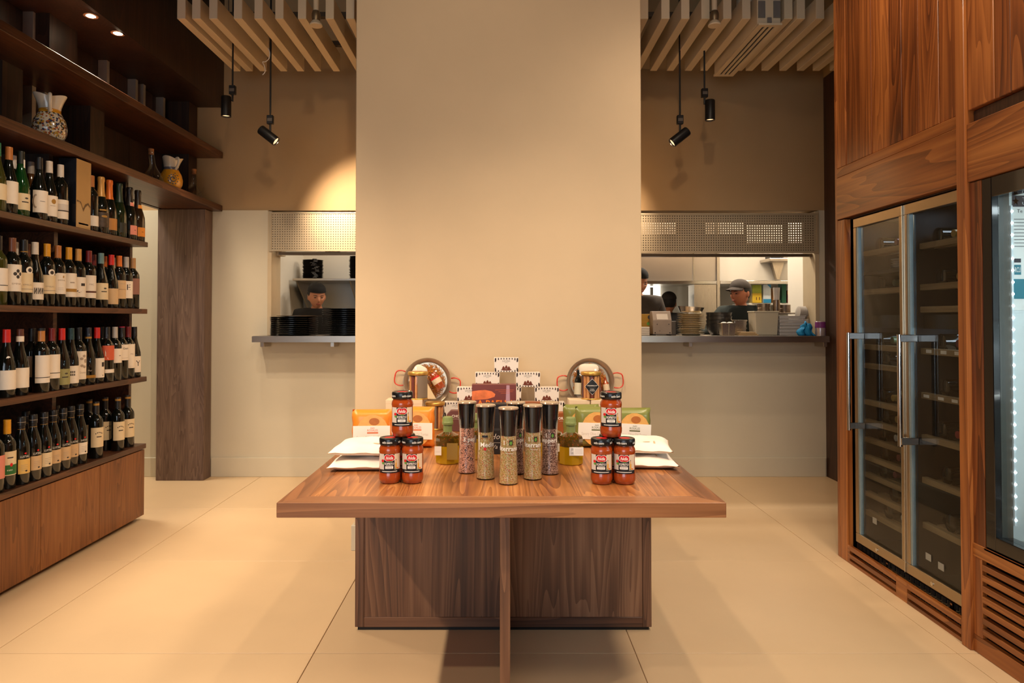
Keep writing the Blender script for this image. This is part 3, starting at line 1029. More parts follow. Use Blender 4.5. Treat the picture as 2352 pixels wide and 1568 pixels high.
# bottles and other ware inside
M_GLASSDK = mat('dark_bottle_glass', C(13, 16, 12), 0.07, coat=0.5, var=0.2, scale=10)
lie = B()
lie.lathe([(0, 0.0), (0.030, 0.0), (0.037, 0.004), (0.037, 0.185), (0.030, 0.212), (0.016, 0.228), (0.0145, 0.30), (0, 0.30)], 18)
for v in lie.bm.verts:
    v.co = Vector((v.co.z, v.co.y, v.co.x))
lie_me = None
cap_b = B(); vs = cap_b.lathe([(0.0155, 0.235), (0.0155, 0.302), (0, 0.303)], 14)
for v in vs:
    v.co = Vector((v.co.z, v.co.y, v.co.x))
cap_me = None
CAPC = [C(150, 30, 28), C(160, 130, 60), C(30, 30, 34), C(190, 190, 186), C(110, 30, 40), C(60, 80, 50)]
G2 = random.Random(5)
def lying(y, z, flip, where):
    global lie_me, cap_me, lie, cap_b
    t = thing('lying_wine_bottle', where, 'bottle', (XW + 0.115 if not flip else XW + 0.42, y, z + 0.0372), PI if flip else 0.0, group='wine bottles lying in the wine cooler')
    if lie_me is None:
        o = lie.obj('glass_body', M_GLASSDK, t, 40); lie_me = o.data
        c = cap_b.obj('capsule', mat('cooler_capsule_0', CAPC[0], 0.4), t, 40); cap_me = c.data
    else:
        link('glass_body', lie_me, None, t)
        k = G2.randrange(6)
        link('capsule', cap_me, mat('cooler_capsule_%d' % k, CAPC[k], 0.4), t)
ORD = ['first', 'second', 'third', 'fourth', 'fifth', 'sixth', 'seventh', 'eighth', 'ninth', 'tenth', 'eleventh', 'twelfth', 'thirteenth', 'fourteenth', 'fifteenth', 'sixteenth', 'seventeenth', 'eighteenth', 'nineteenth', 'twentieth']
FAR_ROWS = ((1.522, (3.30, 3.16)), (1.333, (3.29, 3.18, 3.06)), (1.065, (3.31, 3.20)), (0.973, (3.26, 3.14, 3.03)), (0.795, (3.30, 3.2, 3.09)), (0.699, (3.27, 3.17, 3.05)), (0.612, (3.3, 3.18, 3.07)), (0.524, (3.28, 3.16)), (0.439, (3.29, 3.19, 3.08)), (0.348, (3.2, 3.1)), (0.256, (3.25, 3.13)))
NEAR_ROWS = ((1.511, (2.86, 2.76)), (1.336, (2.84, 2.73, 2.62)), (1.065, (2.85, 2.74, 2.64)), (0.877, (2.83, 2.72, 2.62)), (0.699, (2.85, 2.75, 2.64)), (0.519, (2.82, 2.71, 2.61)), (0.329, (2.8,)))
for rows_, racks_, door_ in ((FAR_ROWS, RACK_F, 'far'), (NEAR_ROWS, RACK_N, 'near')):
    for z, ys in rows_:
        up_ = ORD[sorted(racks_).index(z)]
        for i, y in enumerate(ys):
            lying(y, z, (i % 2 == 1), '%s wine bottle lying on the %s rack from the bottom, %s cooler door' % (ORD[i], up_, door_))
# steel dishes on the tray
t = thing('serving_dish', 'pale round dish stack on the tray in the wine cooler', 'dish', (XW + 0.2, 3.2, 1.4325))
for i in range(4):
    b = B(); b.lathe([(0, i * 0.012), (0.05, i * 0.012), (0.075, 0.014 + i * 0.012), (0.072, 0.016 + i * 0.012), (0.048, i * 0.012 + 0.003), (0, i * 0.012 + 0.003)], 24); b.obj('dish', M_WHITE, t, 40)

# ---------------------------------------------------------------- display fridge
FY1 = 2.425
df = thing('display_fridge', 'black framed display fridge with a bright white interior and LED strip', 'fridge', (0, 0, 0))
M_LINER = mat('fridge_liner', C(214, 226, 226), 0.35, var=0.02, scale=6)
b = B()
b.box(XW + 0.075, FY1 - 0.02, 0.40, 2.36, FY1, 1.69); b.box(2.34, 1.32, 0.40, 2.36, FY1 - 0.02, 1.69)
b.box(XW + 0.075, 1.32, 0.40, 2.34, FY1 - 0.02, 0.42); b.box(XW + 0.075, 1.32, 1.67, 2.34, FY1 - 0.02, 1.69); b.box(XW + 0.075, 1.30, 0.40, 2.36, 1.32, 1.69)
b.obj('liner', M_LINER, df)
b = B()
b.box(XW + 0.008, 2.392, 0.392, XW + 0.032, 2.44, 1.70, 0.002); b.box(XW + 0.008, 1.30, 0.392, XW + 0.07, 2.392, 0.44, 0.002)
b.box(XW + 0.008, 1.30, 1.63, XW + 0.07, 2.392, 1.70, 0.002); b.box(XW + 0.008, 1.28, 0.392, XW + 0.07, 1.32, 1.70)
d = b.obj('door_frame', M_GLOSSBLK, df)
b = B(); b.box(XW + 0.03, 1.32, 0.44, XW + 0.036, 2.392, 1.63); b.obj('glass_pane', thin_glass('fridge_glass', (0.93, 0.95, 0.95, 1), 0.0, 1.45), d)
b = B(); b.box(XW + 0.033, 2.394, 0.40, XW + 0.072, 2.424, 1.69); b.obj('door_gasket', mat('grey_gasket', C(74, 76, 70), 0.35, var=0.1, scale=14), d)
M_LED = mat('led_white', C(240, 250, 255), 0.3, emit=(0.82, 0.95, 1.0, 1), estr=9.0)
b = B(); b.box(1.792, 2.392, 0.48, 1.799, 2.404, 1.60); st = b.obj('led_strip', mat('led_strip_body', C(200, 215, 220), 0.4, emit=(0.8, 0.95, 1, 1), estr=0.1), df)
lb = B(); lb.ball((0, 0, 0), 0.0045, n=8, m=6)
led_me = None
for i in range(27):
    z = 0.50 + i * 0.0415
    if led_me is None:
        o = lb.obj('led', M_LED, st, 40); led_me = o.data
    else:
        o = link('led', led_me, None, st)
    o.location = (1.795, 2.390, z)
lamp('AREA', 'fridge_led_light', (1.81, 1.42, 1.05), 5.0, (0.85, 0.96, 1.0), (1.95, 2.4, 1.05), 1.1, 0.03)
lamp('AREA', 'fridge_fill_light', (2.05, 1.9, 1.66), 4.0, (0.85, 0.96, 1.0), (2.05, 1.9, 0), 0.5, 0.2)  # unseen fill lamp added to brighten the whole interior
PT = mat('sticker_white', C(228, 232, 228), 0.5, var=0.02, scale=40)
INK = mat('sticker_ink', C(40, 44, 56), 0.6)
TEAL = mat('sticker_teal', C(28, 120, 138), 0.5)
PINK = mat('sticker_pink', C(226, 150, 160), 0.5)
fm = flat_map((1.806, FY1 - 0.0212, 1.522), (1, 0, 0), (0, 0, 1))
fm2 = flat_map((1.806, FY1 - 0.0218, 1.522), (1, 0, 0), (0, 0, 1))
o = draw(df, fm, [(PT, 'r', 0.0, -0.29, 0.12, 0.12)], 'notice_sheet')[0]
draw(o, fm2, [(INK, 'r', 0.0, 0.075, 0.12, 0.115), (PINK, 'p', [(0.004, 0.08), (0.012, 0.088), (0.02, 0.08), (0.018, 0.093), (0.026, 0.098), (0.016, 0.1), (0.012, 0.111), (0.009, 0.1), (0.0, 0.098), (0.007, 0.093)]),
              (INK, 't', 'Te', 0.026, 0.06, 0.013), (TEAL, 'r', 0.004, -0.165, 0.028, -0.13), (INK, 'r', 0.004, -0.122, 0.028, -0.108), (TEAL, 'r', 0.0, -0.25, 0.10, -0.18)]
     + [(INK, 'r', 0.005, 0.03 - i * 0.012, 0.09 - 0.01 * (i % 3), 0.032 - i * 0.012) for i in range(9)])
draw(o, flat_map((1.806, FY1 - 0.0224, 1.522), (1, 0, 0), (0, 0, 1)), [(PT, 't', 'RCU', 0.016, -0.1475, 0.018, 0.02, 0.02)] + [(PT, 't', 'THIS', 0.06, 0.103, 0.01, 0.05), (PT, 't', 'UNIT', 0.06, 0.087, 0.01, 0.05)])
for z in (0.5, 0.86, 1.2):
    b = B()
    for i in range(14):
        b.tube([(1.95 + i * 0.028, 1.33, z), (1.95 + i * 0.028, 2.395, z)], 0.002, 5)
    b.tube([(1.95, 1.33, z - 0.004), (1.95, 2.395, z - 0.004)], 0.004, 6); b.tube([(2.31, 1.33, z - 0.004), (2.31, 2.395, z - 0.004)], 0.004, 6)
    b.obj('wire_shelf', M_CHROME, df)
b = B(); b.box(1.80, 1.33, 0.42, 2.33, 2.38, 0.432); b.obj('floor_tray', M_CHROME, df)
t = thing('amber_bottle', 'squat amber bottle with a pale label on the fridge floor', 'bottle', (1.885, 2.30, 0.4326))
b = B(); b.lathe([(0, 0), (0.04, 0), (0.043, 0.006), (0.043, 0.10), (0.036, 0.135), (0.018, 0.16), (0.0145, 0.2), (0, 0.2)], 24); b.obj('glass_body', mat('amber_glass', C(92, 66, 34), 0.08, coat=0.5), t, 40)
b = B(); b.lathe([(0.0437, 0.01), (0.0437, 0.10)], 24); b.obj('label', mat('cream_label', C(214, 206, 182), 0.55, var=0.03, scale=40), t, 40)
b = B(); b.lathe([(0.0155, 0.195), (0.0155, 0.212), (0, 0.213)], 16); b.obj('cap', M_BLACK, t, 40)
# ---------------------------------------------------------------- display table
TX0, TX1, TY0, TY1, TZ = -0.648, 0.652, 1.982, 3.555, 0.67
table = thing('display_table', 'square walnut display table on a crossed panel base', 'table', (0, 2.66, 0))
def tp(name, x0, y0, z0, x1, y1, z1, m, bev=0.0015):
    q = B(); q.box(x0, y0 - 2.66, z0, x1, y1 - 2.66, z1, bev); return q.obj(name, m, table)
ZB0 = TZ - 0.043
F = 0.075
tp('top_board', TX0 + F, TY0 + F, ZB0, TX1 - F, TY1 - F, TZ, W_TOP, 0.0008)
def edging(poly, m):
    q = B(); q.prism([(x, y - 2.66) for x, y in poly], TZ - ZB0 , Matrix.Translation((0, 0, ZB0)))
    es = [e for e in q.bm.edges]
    bmesh.ops.bevel(q.bm, geom=es, offset=0.001, segments=1, affect='EDGES')
    q.obj('edge_board', m, table)
edging([(TX0, TY0), (TX1, TY0), (TX1 - F, TY0 + F), (TX0 + F, TY0 + F)], W_EDGE)
edging([(TX0, TY1), (TX0 + F, TY1 - F), (TX1 - F, TY1 - F), (TX1, TY1)], W_EDGE)
edging([(TX0, TY0), (TX0 + F, TY0 + F), (TX0 + F, TY1 - F), (TX0, TY1)], W_EDGEY)
edging([(TX1, TY0), (TX1, TY1), (TX1 - F, TY1 - F), (TX1 - F, TY0 + F)], W_EDGEY)
BX0, BX1, BY = -0.563, 0.583, 2.657
XL = 0.013
for x0, x1 in ((BX0 + 0.035, XL - 0.016), (XL + 0.016, BX1 - 0.035)):
    tp('cross_panel', x0, BY + 0.002, 0.05, x1, BY + 0.035, ZB0 - 0.001, W_BASE, 0.0008)
    tp('panel_rail', x0, BY, 0.012, x1, BY + 0.037, 0.05, W_BASEH)
tp('panel_stile', BX0, BY, 0.012, BX0 + 0.035, BY + 0.037, ZB0 - 0.001, W_BASE)
tp('panel_stile', BX1 - 0.035, BY, 0.012, BX1, BY + 0.037, ZB0 - 0.001, W_BASE)
tp('foot_plate', BX0 + 0.01, BY + 0.005, 0.0, BX1 - 0.01, BY + 0.032, 0.012, M_BLACK, 0)
tp('long_panel', XL - 0.0155, 2.055, 0.012, XL + 0.0155, 3.48, ZB0 - 0.001, W_BASE)
tp('foot_plate', XL - 0.012, 2.065, 0.0, XL + 0.012, 3.47, 0.012, M_BLACK, 0)

# ---------------------------------------------------------------- sofrito jars
RED = mat('print_red', C(206, 30, 34), 0.45)
BLK = mat('print_black', C(26, 25, 26), 0.45)
WHT = mat('print_white', C(240, 236, 226), 0.5)
CRM = mat('print_cream', C(226, 206, 178), 0.5)
GRN = mat('print_green', C(96, 150, 62), 0.5)
YEL = mat('print_yellow', C(222, 160, 44), 0.5)
ORG = mat('print_orange', C(232, 120, 30), 0.5)
GREY = mat('print_grey', C(120, 116, 110), 0.5)
PALE = mat('print_pale', C(206, 196, 184), 0.5)
M_SAUCE = mat('tomato_sauce_in_glass', C(160, 66, 20), 0.16, var=0.12, scale=40, coat=1.0)
M_LID = mat('black_lid', C(20, 19, 19), 0.3, coat=0.3)

def sofrito_jar(turn, line):
    t = thing('sauce_jar', 'jar', 'jar')
    b = B()
    b.lathe([(0, 0), (0.027, 0.0), (0.032, 0.003), (0.0355, 0.014), (0.0357, 0.028), (0.0345, 0.034), (0.0345, 0.098), (0.0357, 0.104), (0.0350, 0.112), (0.031, 0.120), (0.030, 0.126), (0, 0.126)], 36)
    b.obj('glass_jar', M_SAUCE, t, 50)
    b = B(); b.lathe([(0, 0.124), (0.0335, 0.124), (0.0345, 0.126), (0.0345, 0.142), (0.0325, 0.146), (0.029, 0.1462), (0.028, 0.1452), (0, 0.1452)], 36)
    lid = b.obj('lid', M_LID, t, 40)
    draw(lid, cyl_map(0.0348, turn=0.5 + turn), [(WHT, 't', 'estilo casero', 0, 0.134, 0.0075, 0.034, 0.02)])
    draw(lid, cyl_map(0.0348, turn=-1.15 + turn), [(WHT, 't', 'estilo casero', 0, 0.134, 0.0075, 0.034, 0.02)])
    draw(lid, lambda u, v: Vector((u, v, 0.1456)), [(RED, 'd', 0, 0, 0.018, 0.012)])
    b = B(); b.lathe([(0.0349, 0.037), (0.0349, 0.097)], 30, a0=-PI / 2 - 1.15, a1=-PI / 2 + 1.15)
    lb = b.obj('label', CRM, t, 40)
    f1, f2, f3 = cyl_map(0.0351), cyl_map(0.0354), cyl_map(0.0357)
    draw(lb, f1, [(PALE, 'r', -0.039, 0.048, -0.018, 0.096)])
    draw(lb, f2, [(BLK, 'r', -0.0185, 0.037, 0.0165, 0.097), (BLK, 'r', -0.040, 0.0365, 0.040, 0.0475), (RED, 'd', -0.0235, 0.075, 0.005, 0.005), (GRN, 'd', -0.022, 0.068, 0.005, 0.004),
                  (YEL, 'r', 0.0195, 0.053, 0.0245, 0.068), (YEL, 'r', 0.021, 0.068, 0.023, 0.077), (BLK, 'r', 0.021, 0.0765, 0.023, 0.08), (GRN, 'r', 0.0185, 0.049, 0.0225, 0.052), (ORG, 'r', 0.0235, 0.049, 0.032, 0.0535)])
    heart = [(0, 0.0752), (0.009, 0.0755), (0.0148, 0.079), (0.0172, 0.085), (0.0152, 0.0915), (0.0095, 0.0952), (0.004, 0.0948), (0, 0.0932), (-0.004, 0.0948), (-0.0095, 0.0952), (-0.0152, 0.0915), (-0.0172, 0.085), (-0.0148, 0.079), (-0.009, 0.0755)]
    draw(lb, f3, [(WHT, 'h', [(x * 1.1, 0.085 + (z - 0.085) * 1.12) for x, z in heart]), (WHT, 't', 'SOFRITO', -0.001, 0.0665, 0.0068, 0.031, 0.03), (WHT, 'r', -0.014, 0.0505, 0.012, 0.0585), (WHT, 'r', -0.012, 0.0605, 0.011, 0.0615), (WHT, 'r', -0.026, 0.0405, 0.026, 0.0425)])
    f4 = cyl_map(0.0360)
    draw(lb, f4, [(RED, 'h', heart), (GRN, 'd', 0.001, 0.0738, 0.006, 0.0018), (GREY, 't', line, -0.001, 0.0545, 0.0042, 0.018)], 'logo')
    draw(lb, cyl_map(0.0363), [(WHT, 't', 'hida', 0, 0.0852, 0.0100, 0.024, 0.03, 0.25)])
    return t
jar_a = sofrito_jar(0.0, 'CASERO')
jar_b = sofrito_jar(0.9, 'DULCE')
def put_jar(first, src, x, y, z, rz, label):
    o = src if first else copy_tree(src)
    o.location = (x, y, z); o.rotation_euler = (0, 0, rz)
    tag(o, label, None, 'red sofrito jars')
ZJ = TZ + 0.1464
JY = 2.234
put_jar(True, jar_b, -0.361, JY, TZ, 0.12, 'bottom sofrito jar beside the white flour sacks next to the orange packs')
put_jar(False, jar_a, -0.287, JY, TZ, 0.05, 'bottom sofrito jar on the oil bottle side, below the orange packs')
put_jar(False, jar_a, -0.322, JY + 0.068, TZ, 0.4, 'half hidden sofrito jar behind the pair in front of the orange packs')
put_jar(True, jar_a, -0.324, JY + 0.022, ZJ, 0.10, 'top sofrito jar of the stack in front of the orange packs')
put_jar(False, jar_b, 0.327, JY - 0.012, TZ, -0.16, 'bottom sofrito jar on the oil bottle side, below the green packs')
put_jar(False, jar_b, 0.401, JY - 0.012, TZ, -0.2, 'bottom sofrito jar beside the white flour sacks next to the green packs')
put_jar(False, jar_a, 0.364, JY + 0.056, TZ, -0.5, 'half hidden sofrito jar behind the pair in front of the green packs')
put_jar(False, jar_a, 0.362, JY + 0.012, ZJ, -0.13, 'top sofrito jar of the stack in front of the green packs')

# ---------------------------------------------------------------- spice mills
MED = speckle('mediterranean_mix', [(C(168, 146, 84), 0.34), (C(196, 176, 124), 0.22), (C(120, 112, 58), 0.2), (C(172, 46, 30), 0.13), (C(206, 196, 170), 0.11)], 640)
PEP = speckle('pepper_mix', [(C(216, 158, 132), 0.50), (C(196, 132, 108), 0.20), (C(52, 40, 36), 0.30)], 520)
PEPD = speckle('dark_pepper_mix', [(C(72, 50, 44), 0.42), (C(128, 96, 84), 0.30), (C(200, 168, 150), 0.28)], 600)
M_CAP = mat('mill_cap_black', C(18, 18, 19), 0.2, coat=0.8)
M_RIMG = mat('mill_rim', C(196, 176, 150), 0.15, 0.5, var=0.05, scale=80)
MILLG = thin_glass('mill_glass', (0.98, 0.98, 0.97, 1), 0.02, 1.5)
MILLS = {}
def mill(x, y, fill, fname, words, rz, label):
    t = thing('spice_mill', label, 'spice mill', (x, y, TZ), rz, group='black capped spice mills')
    if fname not in MILLS:
        b = B(); b.lathe([(0, 0.004), (0.0295, 0.004), (0.0285, 0.03), (0.0262, 0.09), (0.0250, 0.135), (0.0252, 0.155), (0, 0.155)], 32); o = b.obj('spice_fill', fill, t, 50)
        g = B(); g.lathe([(0, 0), (0.0305, 0.0), (0.0318, 0.003), (0.0302, 0.03), (0.0276, 0.09), (0.0264, 0.135), (0.0270, 0.160), (0.029, 0.19), (0.0322, 0.236)], 32); p = g.obj('glass_body', MILLG, t, 50)
        c = B(); c.lathe([(0, 0.157), (0.0255, 0.157), (0.0280, 0.19), (0.0312, 0.2415), (0, 0.2415)], 32); q = c.obj('grinder_cap', M_CAP, t, 40)
        r = B(); r.lathe([(0, 0.2418), (0.0300, 0.2418), (0.0328, 0.2400), (0.0336, 0.2425), (0.0322, 0.2455), (0.029, 0.2462), (0, 0.2452)], 32); s = r.obj('cap_top', M_RIMG, t, 40)
        MILLS[fname] = (o.data, p.data, q.data, s.data)
    else:
        d = MILLS[fname]
        for nm, me in zip(('spice_fill', 'glass_body', 'grinder_cap', 'cap_top'), d):
            link(nm, me, None, t)
    fm = cyl_map(0.0272)
    w, u0, wd = words
    items = [(WHT, 't', w, u0, 0.116, 0.0150, wd, 0.025), (WHT, 'r', -0.010, 0.101, 0.016, 0.1022)]
    if fname != 'pepper':
        items += [(BLK, 'r', 0.002, 0.127, 0.014, 0.143), (WHT, 'r', -0.016, 0.128, -0.013, 0.142), (GRN, 'd', 0.008, 0.134, 0.0042, 0.006)]
    if w.startswith('Medi') and u0 > 0.02:
        items = [(WHT, 't', w, u0, 0.116, 0.0150, wd, 0.025), (WHT, 'r', -0.0255, 0.098, -0.0225, 0.146), (BLK, 'r', -0.012, 0.140, 0.008, 0.1465), (RED, 'd', -0.002, 0.102, 0.005, 0.005)]
    draw(t, fm, items)
mill(-0.117, 2.375, PEP, 'pepper', ('3 peppers', 0.030, 0.084), 0.0, 'spice mill of pink salt and black pepper reading 3 peppers')
mill(-0.050, 2.287, MED, 'herb', ('Mediterranean', 0.045, 0.126), 0.0, 'herb spice mill turned to the beginning of the word Mediterranean')
mill(0.025, 2.216, MED, 'herb', ('Mediterranean', -0.006, 0.126), 0.0, 'frontmost herb spice mill at the point of the group')
mill(0.107, 2.282, MED, 'herb', ('Mediterranean', -0.006, 0.126), 0.02, 'herb spice mill beside the dark pepper mill')
mill(0.169, 2.356, PEPD, 'dark', ('3 peppers', -0.014, 0.084), 0.0, 'dark pepper spice mill showing the end of the word peppers')
mill(0.052, 2.36, PEPD, 'dark', ('3 peppers', 0.0, 0.084), 0.3, 'dark spice mill half hidden behind the frontmost herb mill')

# ---------------------------------------------------------------- oil bottles
M_OIL = mat('olive_oil_glass', C(186, 146, 14), 0.06, trans=0.25, ior=1.36, coat=0.8)
M_OILD = speckle('steeped_herbs', [(C(66, 48, 10), 0.5), (C(84, 60, 12), 0.34), (C(140, 50, 14), 0.08), (C(58, 60, 18), 0.08)], 300, 0.1)
M_WAX = mat('green_wax', C(122, 134, 76), 0.4, var=0.06, scale=30, sub=0.1)
def oil(x, y, rz, label, panel):
    t = thing('oil_bottle', label, 'oil bottle', (x, y, TZ), rz, group='flavoured olive oil bottles')
    b = B(); b.lathe([(0, 0.0), (0.041, 0.0), (0.0445, 0.004), (0.0445, 0.066), (0, 0.066)], 10); b.xf(list(b.bm.verts), Matrix.Rotation(PI / 10, 4, 'Z')); b.obj('oil_body', M_OIL, t, 20)
    b = B(); b.lathe([(0, 0.066), (0.0445, 0.066), (0.0445, 0.094), (0.041, 0.103), (0.026, 0.110), (0.016, 0.116), (0, 0.116)], 10); b.xf(list(b.bm.verts), Matrix.Rotation(PI / 10, 4, 'Z')); b.obj('steeped_herbs', M_OILD, t, 20)
    b = B(); b.lathe([(0.014, 0.112), (0.0165, 0.114), (0.0168, 0.140), (0.0205, 0.142), (0.021, 0.150), (0.0195, 0.152), (0.0195, 0.164), (0.0165, 0.170), (0, 0.171)], 22); b.obj('wax_cork', M_WAX, t, 40)
    if panel == 'left':
        b = B(); b.box(-0.0445, -0.0442, 0.036, -0.020, -0.0428, 0.068); lb = b.obj('label', WHT, t)
        draw(lb, flat_map((-0.033, -0.0444, 0.052)), [(PALE, 'r', -0.008, -0.004, 0.008, -0.003)])
        b = B(); b.box(0.0, -0.046, 0.02, 0.040, -0.0448, 0.080); b.obj('olive_panel', mat('olive_panel', C(146, 112, 10), 0.3), t)
    else:
        b = B(); b.box(-0.010, -0.0462, 0.038, 0.041, -0.045, 0.068); lb = b.obj('label', WHT, t)
        draw(lb, flat_map((0.0, -0.0464, 0.053)), [(GREY, 't', 'JB', -0.0005, 0.006, 0.009), (GREY, 't', 'SE', 0.0, -0.006, 0.009)] + [(PALE, 'r', 0.010, -0.008 + i * 0.005, 0.037, -0.0068 + i * 0.005) for i in range(4)])
oil(-0.196, 2.535, 0.0, 'green waxed oil bottle with a small blank label beside the pink salt mill', 'left')
oil(0.258, 2.52, 0.0, 'green waxed oil bottle with a printed white label beside the dark pepper mill', 'right')
oil(-0.100, 2.62, 0.2, 'oil bottle hidden behind the pink salt and herb mills', 'left')
oil(0.190, 2.60, -0.2, 'oil bottle hidden behind the dark pepper mill', 'right')

# ---------------------------------------------------------------- flour sacks
M_SACK = mat('white_cotton', C(238, 228, 214), 0.8, var=0.04, scale=18, bump=0.25)
M_STITCH = mat('brown_stitch', C(190, 150, 110), 0.8)
def sack(x, y, z, w, d, h, rz, label, seed):
    g = random.Random(seed)
    t = thing('flour_sack', label, 'sack', (x, y, z), rz, group='white cotton flour sacks')
    b = B()
    n, m = 22, 16
    def pt(i, j, sgn):
        u, v = -1 + 2 * i / n, -1 + 2 * j / m
        e = max(0.0, (1 - u ** 4) * (1 - v ** 4)) ** 0.45
        wob = 0.004 * math.sin(6 * u + seed) * math.cos(5 * v + seed * 2)
        lift = 0.35 * h
        zz = lift + sgn * ((h - lift) if sgn > 0 else lift) * e + (wob * e if sgn > 0 else 0)
        k = 1 - 0.05 * (1 - abs(u)) * abs(v) ** 3 * g.uniform(0.6, 1)
        return Vector((u * w / 2 * (1 - 0.05 * (1 - v * v)), v * d / 2 * (1 - 0.05 * (1 - u * u)), max(0.0, zz)))
    for sgn in (1, -1):
        V = [[b.bm.verts.new(pt(i, j, sgn)) for j in range(m + 1)] for i in range(n + 1)]
        for i in range(n):
            for j in range(m):
                b.bm.faces.new((V[i][j], V[i + 1][j], V[i + 1][j + 1], V[i][j + 1]))
    bmesh.ops.remove_doubles(b.bm, verts=b.bm.verts[:], dist=0.0004)
    b.obj('cloth_bag', M_SACK, t, 70)
    s = B()
    loop = []
    for k in range(40):
        a = k / 40 * 4
        q = int(a); f = a - q
        u, v = ((-1 + 2 * f, -1), (1, -1 + 2 * f), (1 - 2 * f, 1), (-1, 1 - 2 * f))[q]
        loop.append(Vector((u * w / 2 * (1 - 0.05 * (1 - v * v)), v * d / 2 * (1 - 0.05 * (1 - u * u)), 0.35 * h + 0.002 * math.sin(k * 1.7))))
    s.tube(loop, 0.0012, 4, closed=True)
    s.obj('seam', M_STITCH, t)
    def top(u_, v_):
        u, v = u_ / (w / 2), v_ / (d / 2)
        e = max(0.0, (1 - u ** 4) * (1 - v ** 4)) ** 0.45
        return Vector((u_ * (1 - 0.05 * (1 - v * v)), v_ * (1 - 0.05 * (1 - u * u)), 0.35 * h + 0.65 * h * e + 0.004 * math.sin(6 * u + seed) * math.cos(5 * v + seed * 2) * e + 0.0012))
    fp = mat('faded_print', C(206, 170, 138), 0.8)
    draw(t, top, [(fp, 'd', 0.03, -0.07, 0.014, 0.006), (fp, 'r', 0.055, -0.085, 0.062, -0.062)])
    return t
sack(-0.470, 2.50, TZ, 0.275, 0.25, 0.042, 0.03, 'lower white flour sack beside the jars near the orange packs', 1)
sack(-0.468, 2.505, TZ + 0.0475, 0.268, 0.24, 0.042, -0.02, 'upper white flour sack beside the jars near the orange packs', 2)
sack(0.505, 2.53, TZ, 0.26, 0.25, 0.042, -0.06, 'lower white flour sack beside the jars near the green packs', 3)
sack(0.508, 2.545, TZ + 0.0475, 0.24, 0.235, 0.042, -0.16, 'upper white flour sack beside the jars near the green packs', 4)

# ---------------------------------------------------------------- torta packs
def torta_pack(x, y, w, h, rz, c, dark, label, text1, tilt):
    t = thing('biscuit_pack', label, 'biscuit pack', (x, y, TZ), rz)
    b = B()
    n, m = 14, 16
    for sgn in (1, -1):
        V = []
        for i in range(n + 1):
            row = []
            for j in range(m + 1):
                u, v = -1 + 2 * i / n, -1 + 2 * j / m
                e = max(0.0, (1 - u ** 6) * (1 - abs(v) ** 5)) ** 0.5
                row.append(b.bm.verts.new((u * w / 2 * (1 - 0.02 * math.sin(v * 9 + x * 50)), -sgn * (0.028 * e), (v + 1) / 2 * h)))
            V.append(row)
        for i in range(n):
            for j in range(m):
                b.bm.faces.new((V[i][j], V[i + 1][j], V[i + 1][j + 1], V[i][j + 1]))
    bmesh.ops.remove_doubles(b.bm, verts=b.bm.verts[:], dist=0.0003)
    b.obj('wrapper', c, t, 60)
    front = flat_map((0, -0.0292, 0))
    BIS = mat('biscuit_print', C(226, 170, 92), 0.5, var=0.12, scale=60)
    BRN = mat('biscuit_brown', C(178, 104, 44), 0.5, var=0.1, scale=80)
    draw(t, front, [(BIS, 'd', 0.006, h * 0.47, w * 0.40, h * 0.42)], 'biscuit_picture')
    draw(t, flat_map((0, -0.0296, 0)), [(BRN, 'd', 0.012, h * 0.72, w * 0.13, h * 0.09)], 'biscuit_spot')
    a = tilt
    ux, vy = (math.cos(a), 0, -math.sin(a)), (math.sin(a), 0, math.cos(a))
    cz = h * 0.42
    q = B(); vs = q.box(-w * 0.45, -0.0315, -h * 0.20, w * 0.47, -0.0300, h * 0.20)
    q.xf(vs, Matrix.Translation((0, 0, cz)) @ Matrix.Rotation(a, 4, 'Y'))
    lb = q.obj('paper_label', WHT, t)
    draw(lb, flat_map((0, -0.0318, cz), ux, vy), [(dark, 't', 'INES', 0.006, h * 0.145, 0.0062), (dark, 't', 'ROSALES', 0.006, h * 0.09, 0.009, 0.042), (dark, 'r', -0.016, h * 0.015, 0.028, h * 0.045),
                                                 (PALE, 't', text1, 0.0, -h * 0.075, 0.012, w * 0.72), (PALE, 'r', -0.03, -h * 0.15, 0.04, -h * 0.145)])
    return t
M_ORANGE = mat('orange_wrapper', C(240, 140, 44), 0.35, coat=0.3, var=0.05, scale=14)
M_OLIVE = mat('olive_wrapper', C(124, 128, 62), 0.35, coat=0.3, var=0.06, scale=14)
DKOR = mat('print_dark_orange', C(222, 110, 60), 0.5)
DKGR = mat('print_olive', C(96, 96, 52), 0.5)
torta_pack(-0.522, 2.78, 0.16, 0.165, 0.06, M_ORANGE, DKOR, 'orange biscuit pack standing behind the white flour sacks', 'Sweet Olive Oil Tortas', 0.0)
torta_pack(-0.352, 2.845, 0.155, 0.168, -0.05, M_ORANGE, DKOR, 'orange biscuit pack standing between the sofrito jars and the oil bottle', 'Sweet Olive Oil Tortas', 0.0)
torta_pack(0.388, 2.845, 0.158, 0.168, 0.04, M_OLIVE, DKGR, 'olive green biscuit pack beside the oil bottle with the printed label', 'Savory Olive Oil Tortas', 0.035)
torta_pack(0.541, 2.83, 0.155, 0.165, 0.02, M_OLIVE, DKGR, 'olive green biscuit pack standing behind the white flour sacks', 'Savory Olive Oil Tortas', 0.05)
torta_pack(0.345, 2.935, 0.155, 0.166, 0.08, M_OLIVE, DKGR, 'olive green biscuit pack half hidden behind another green pack', 'Savory Olive Oil Tortas', 0.03)

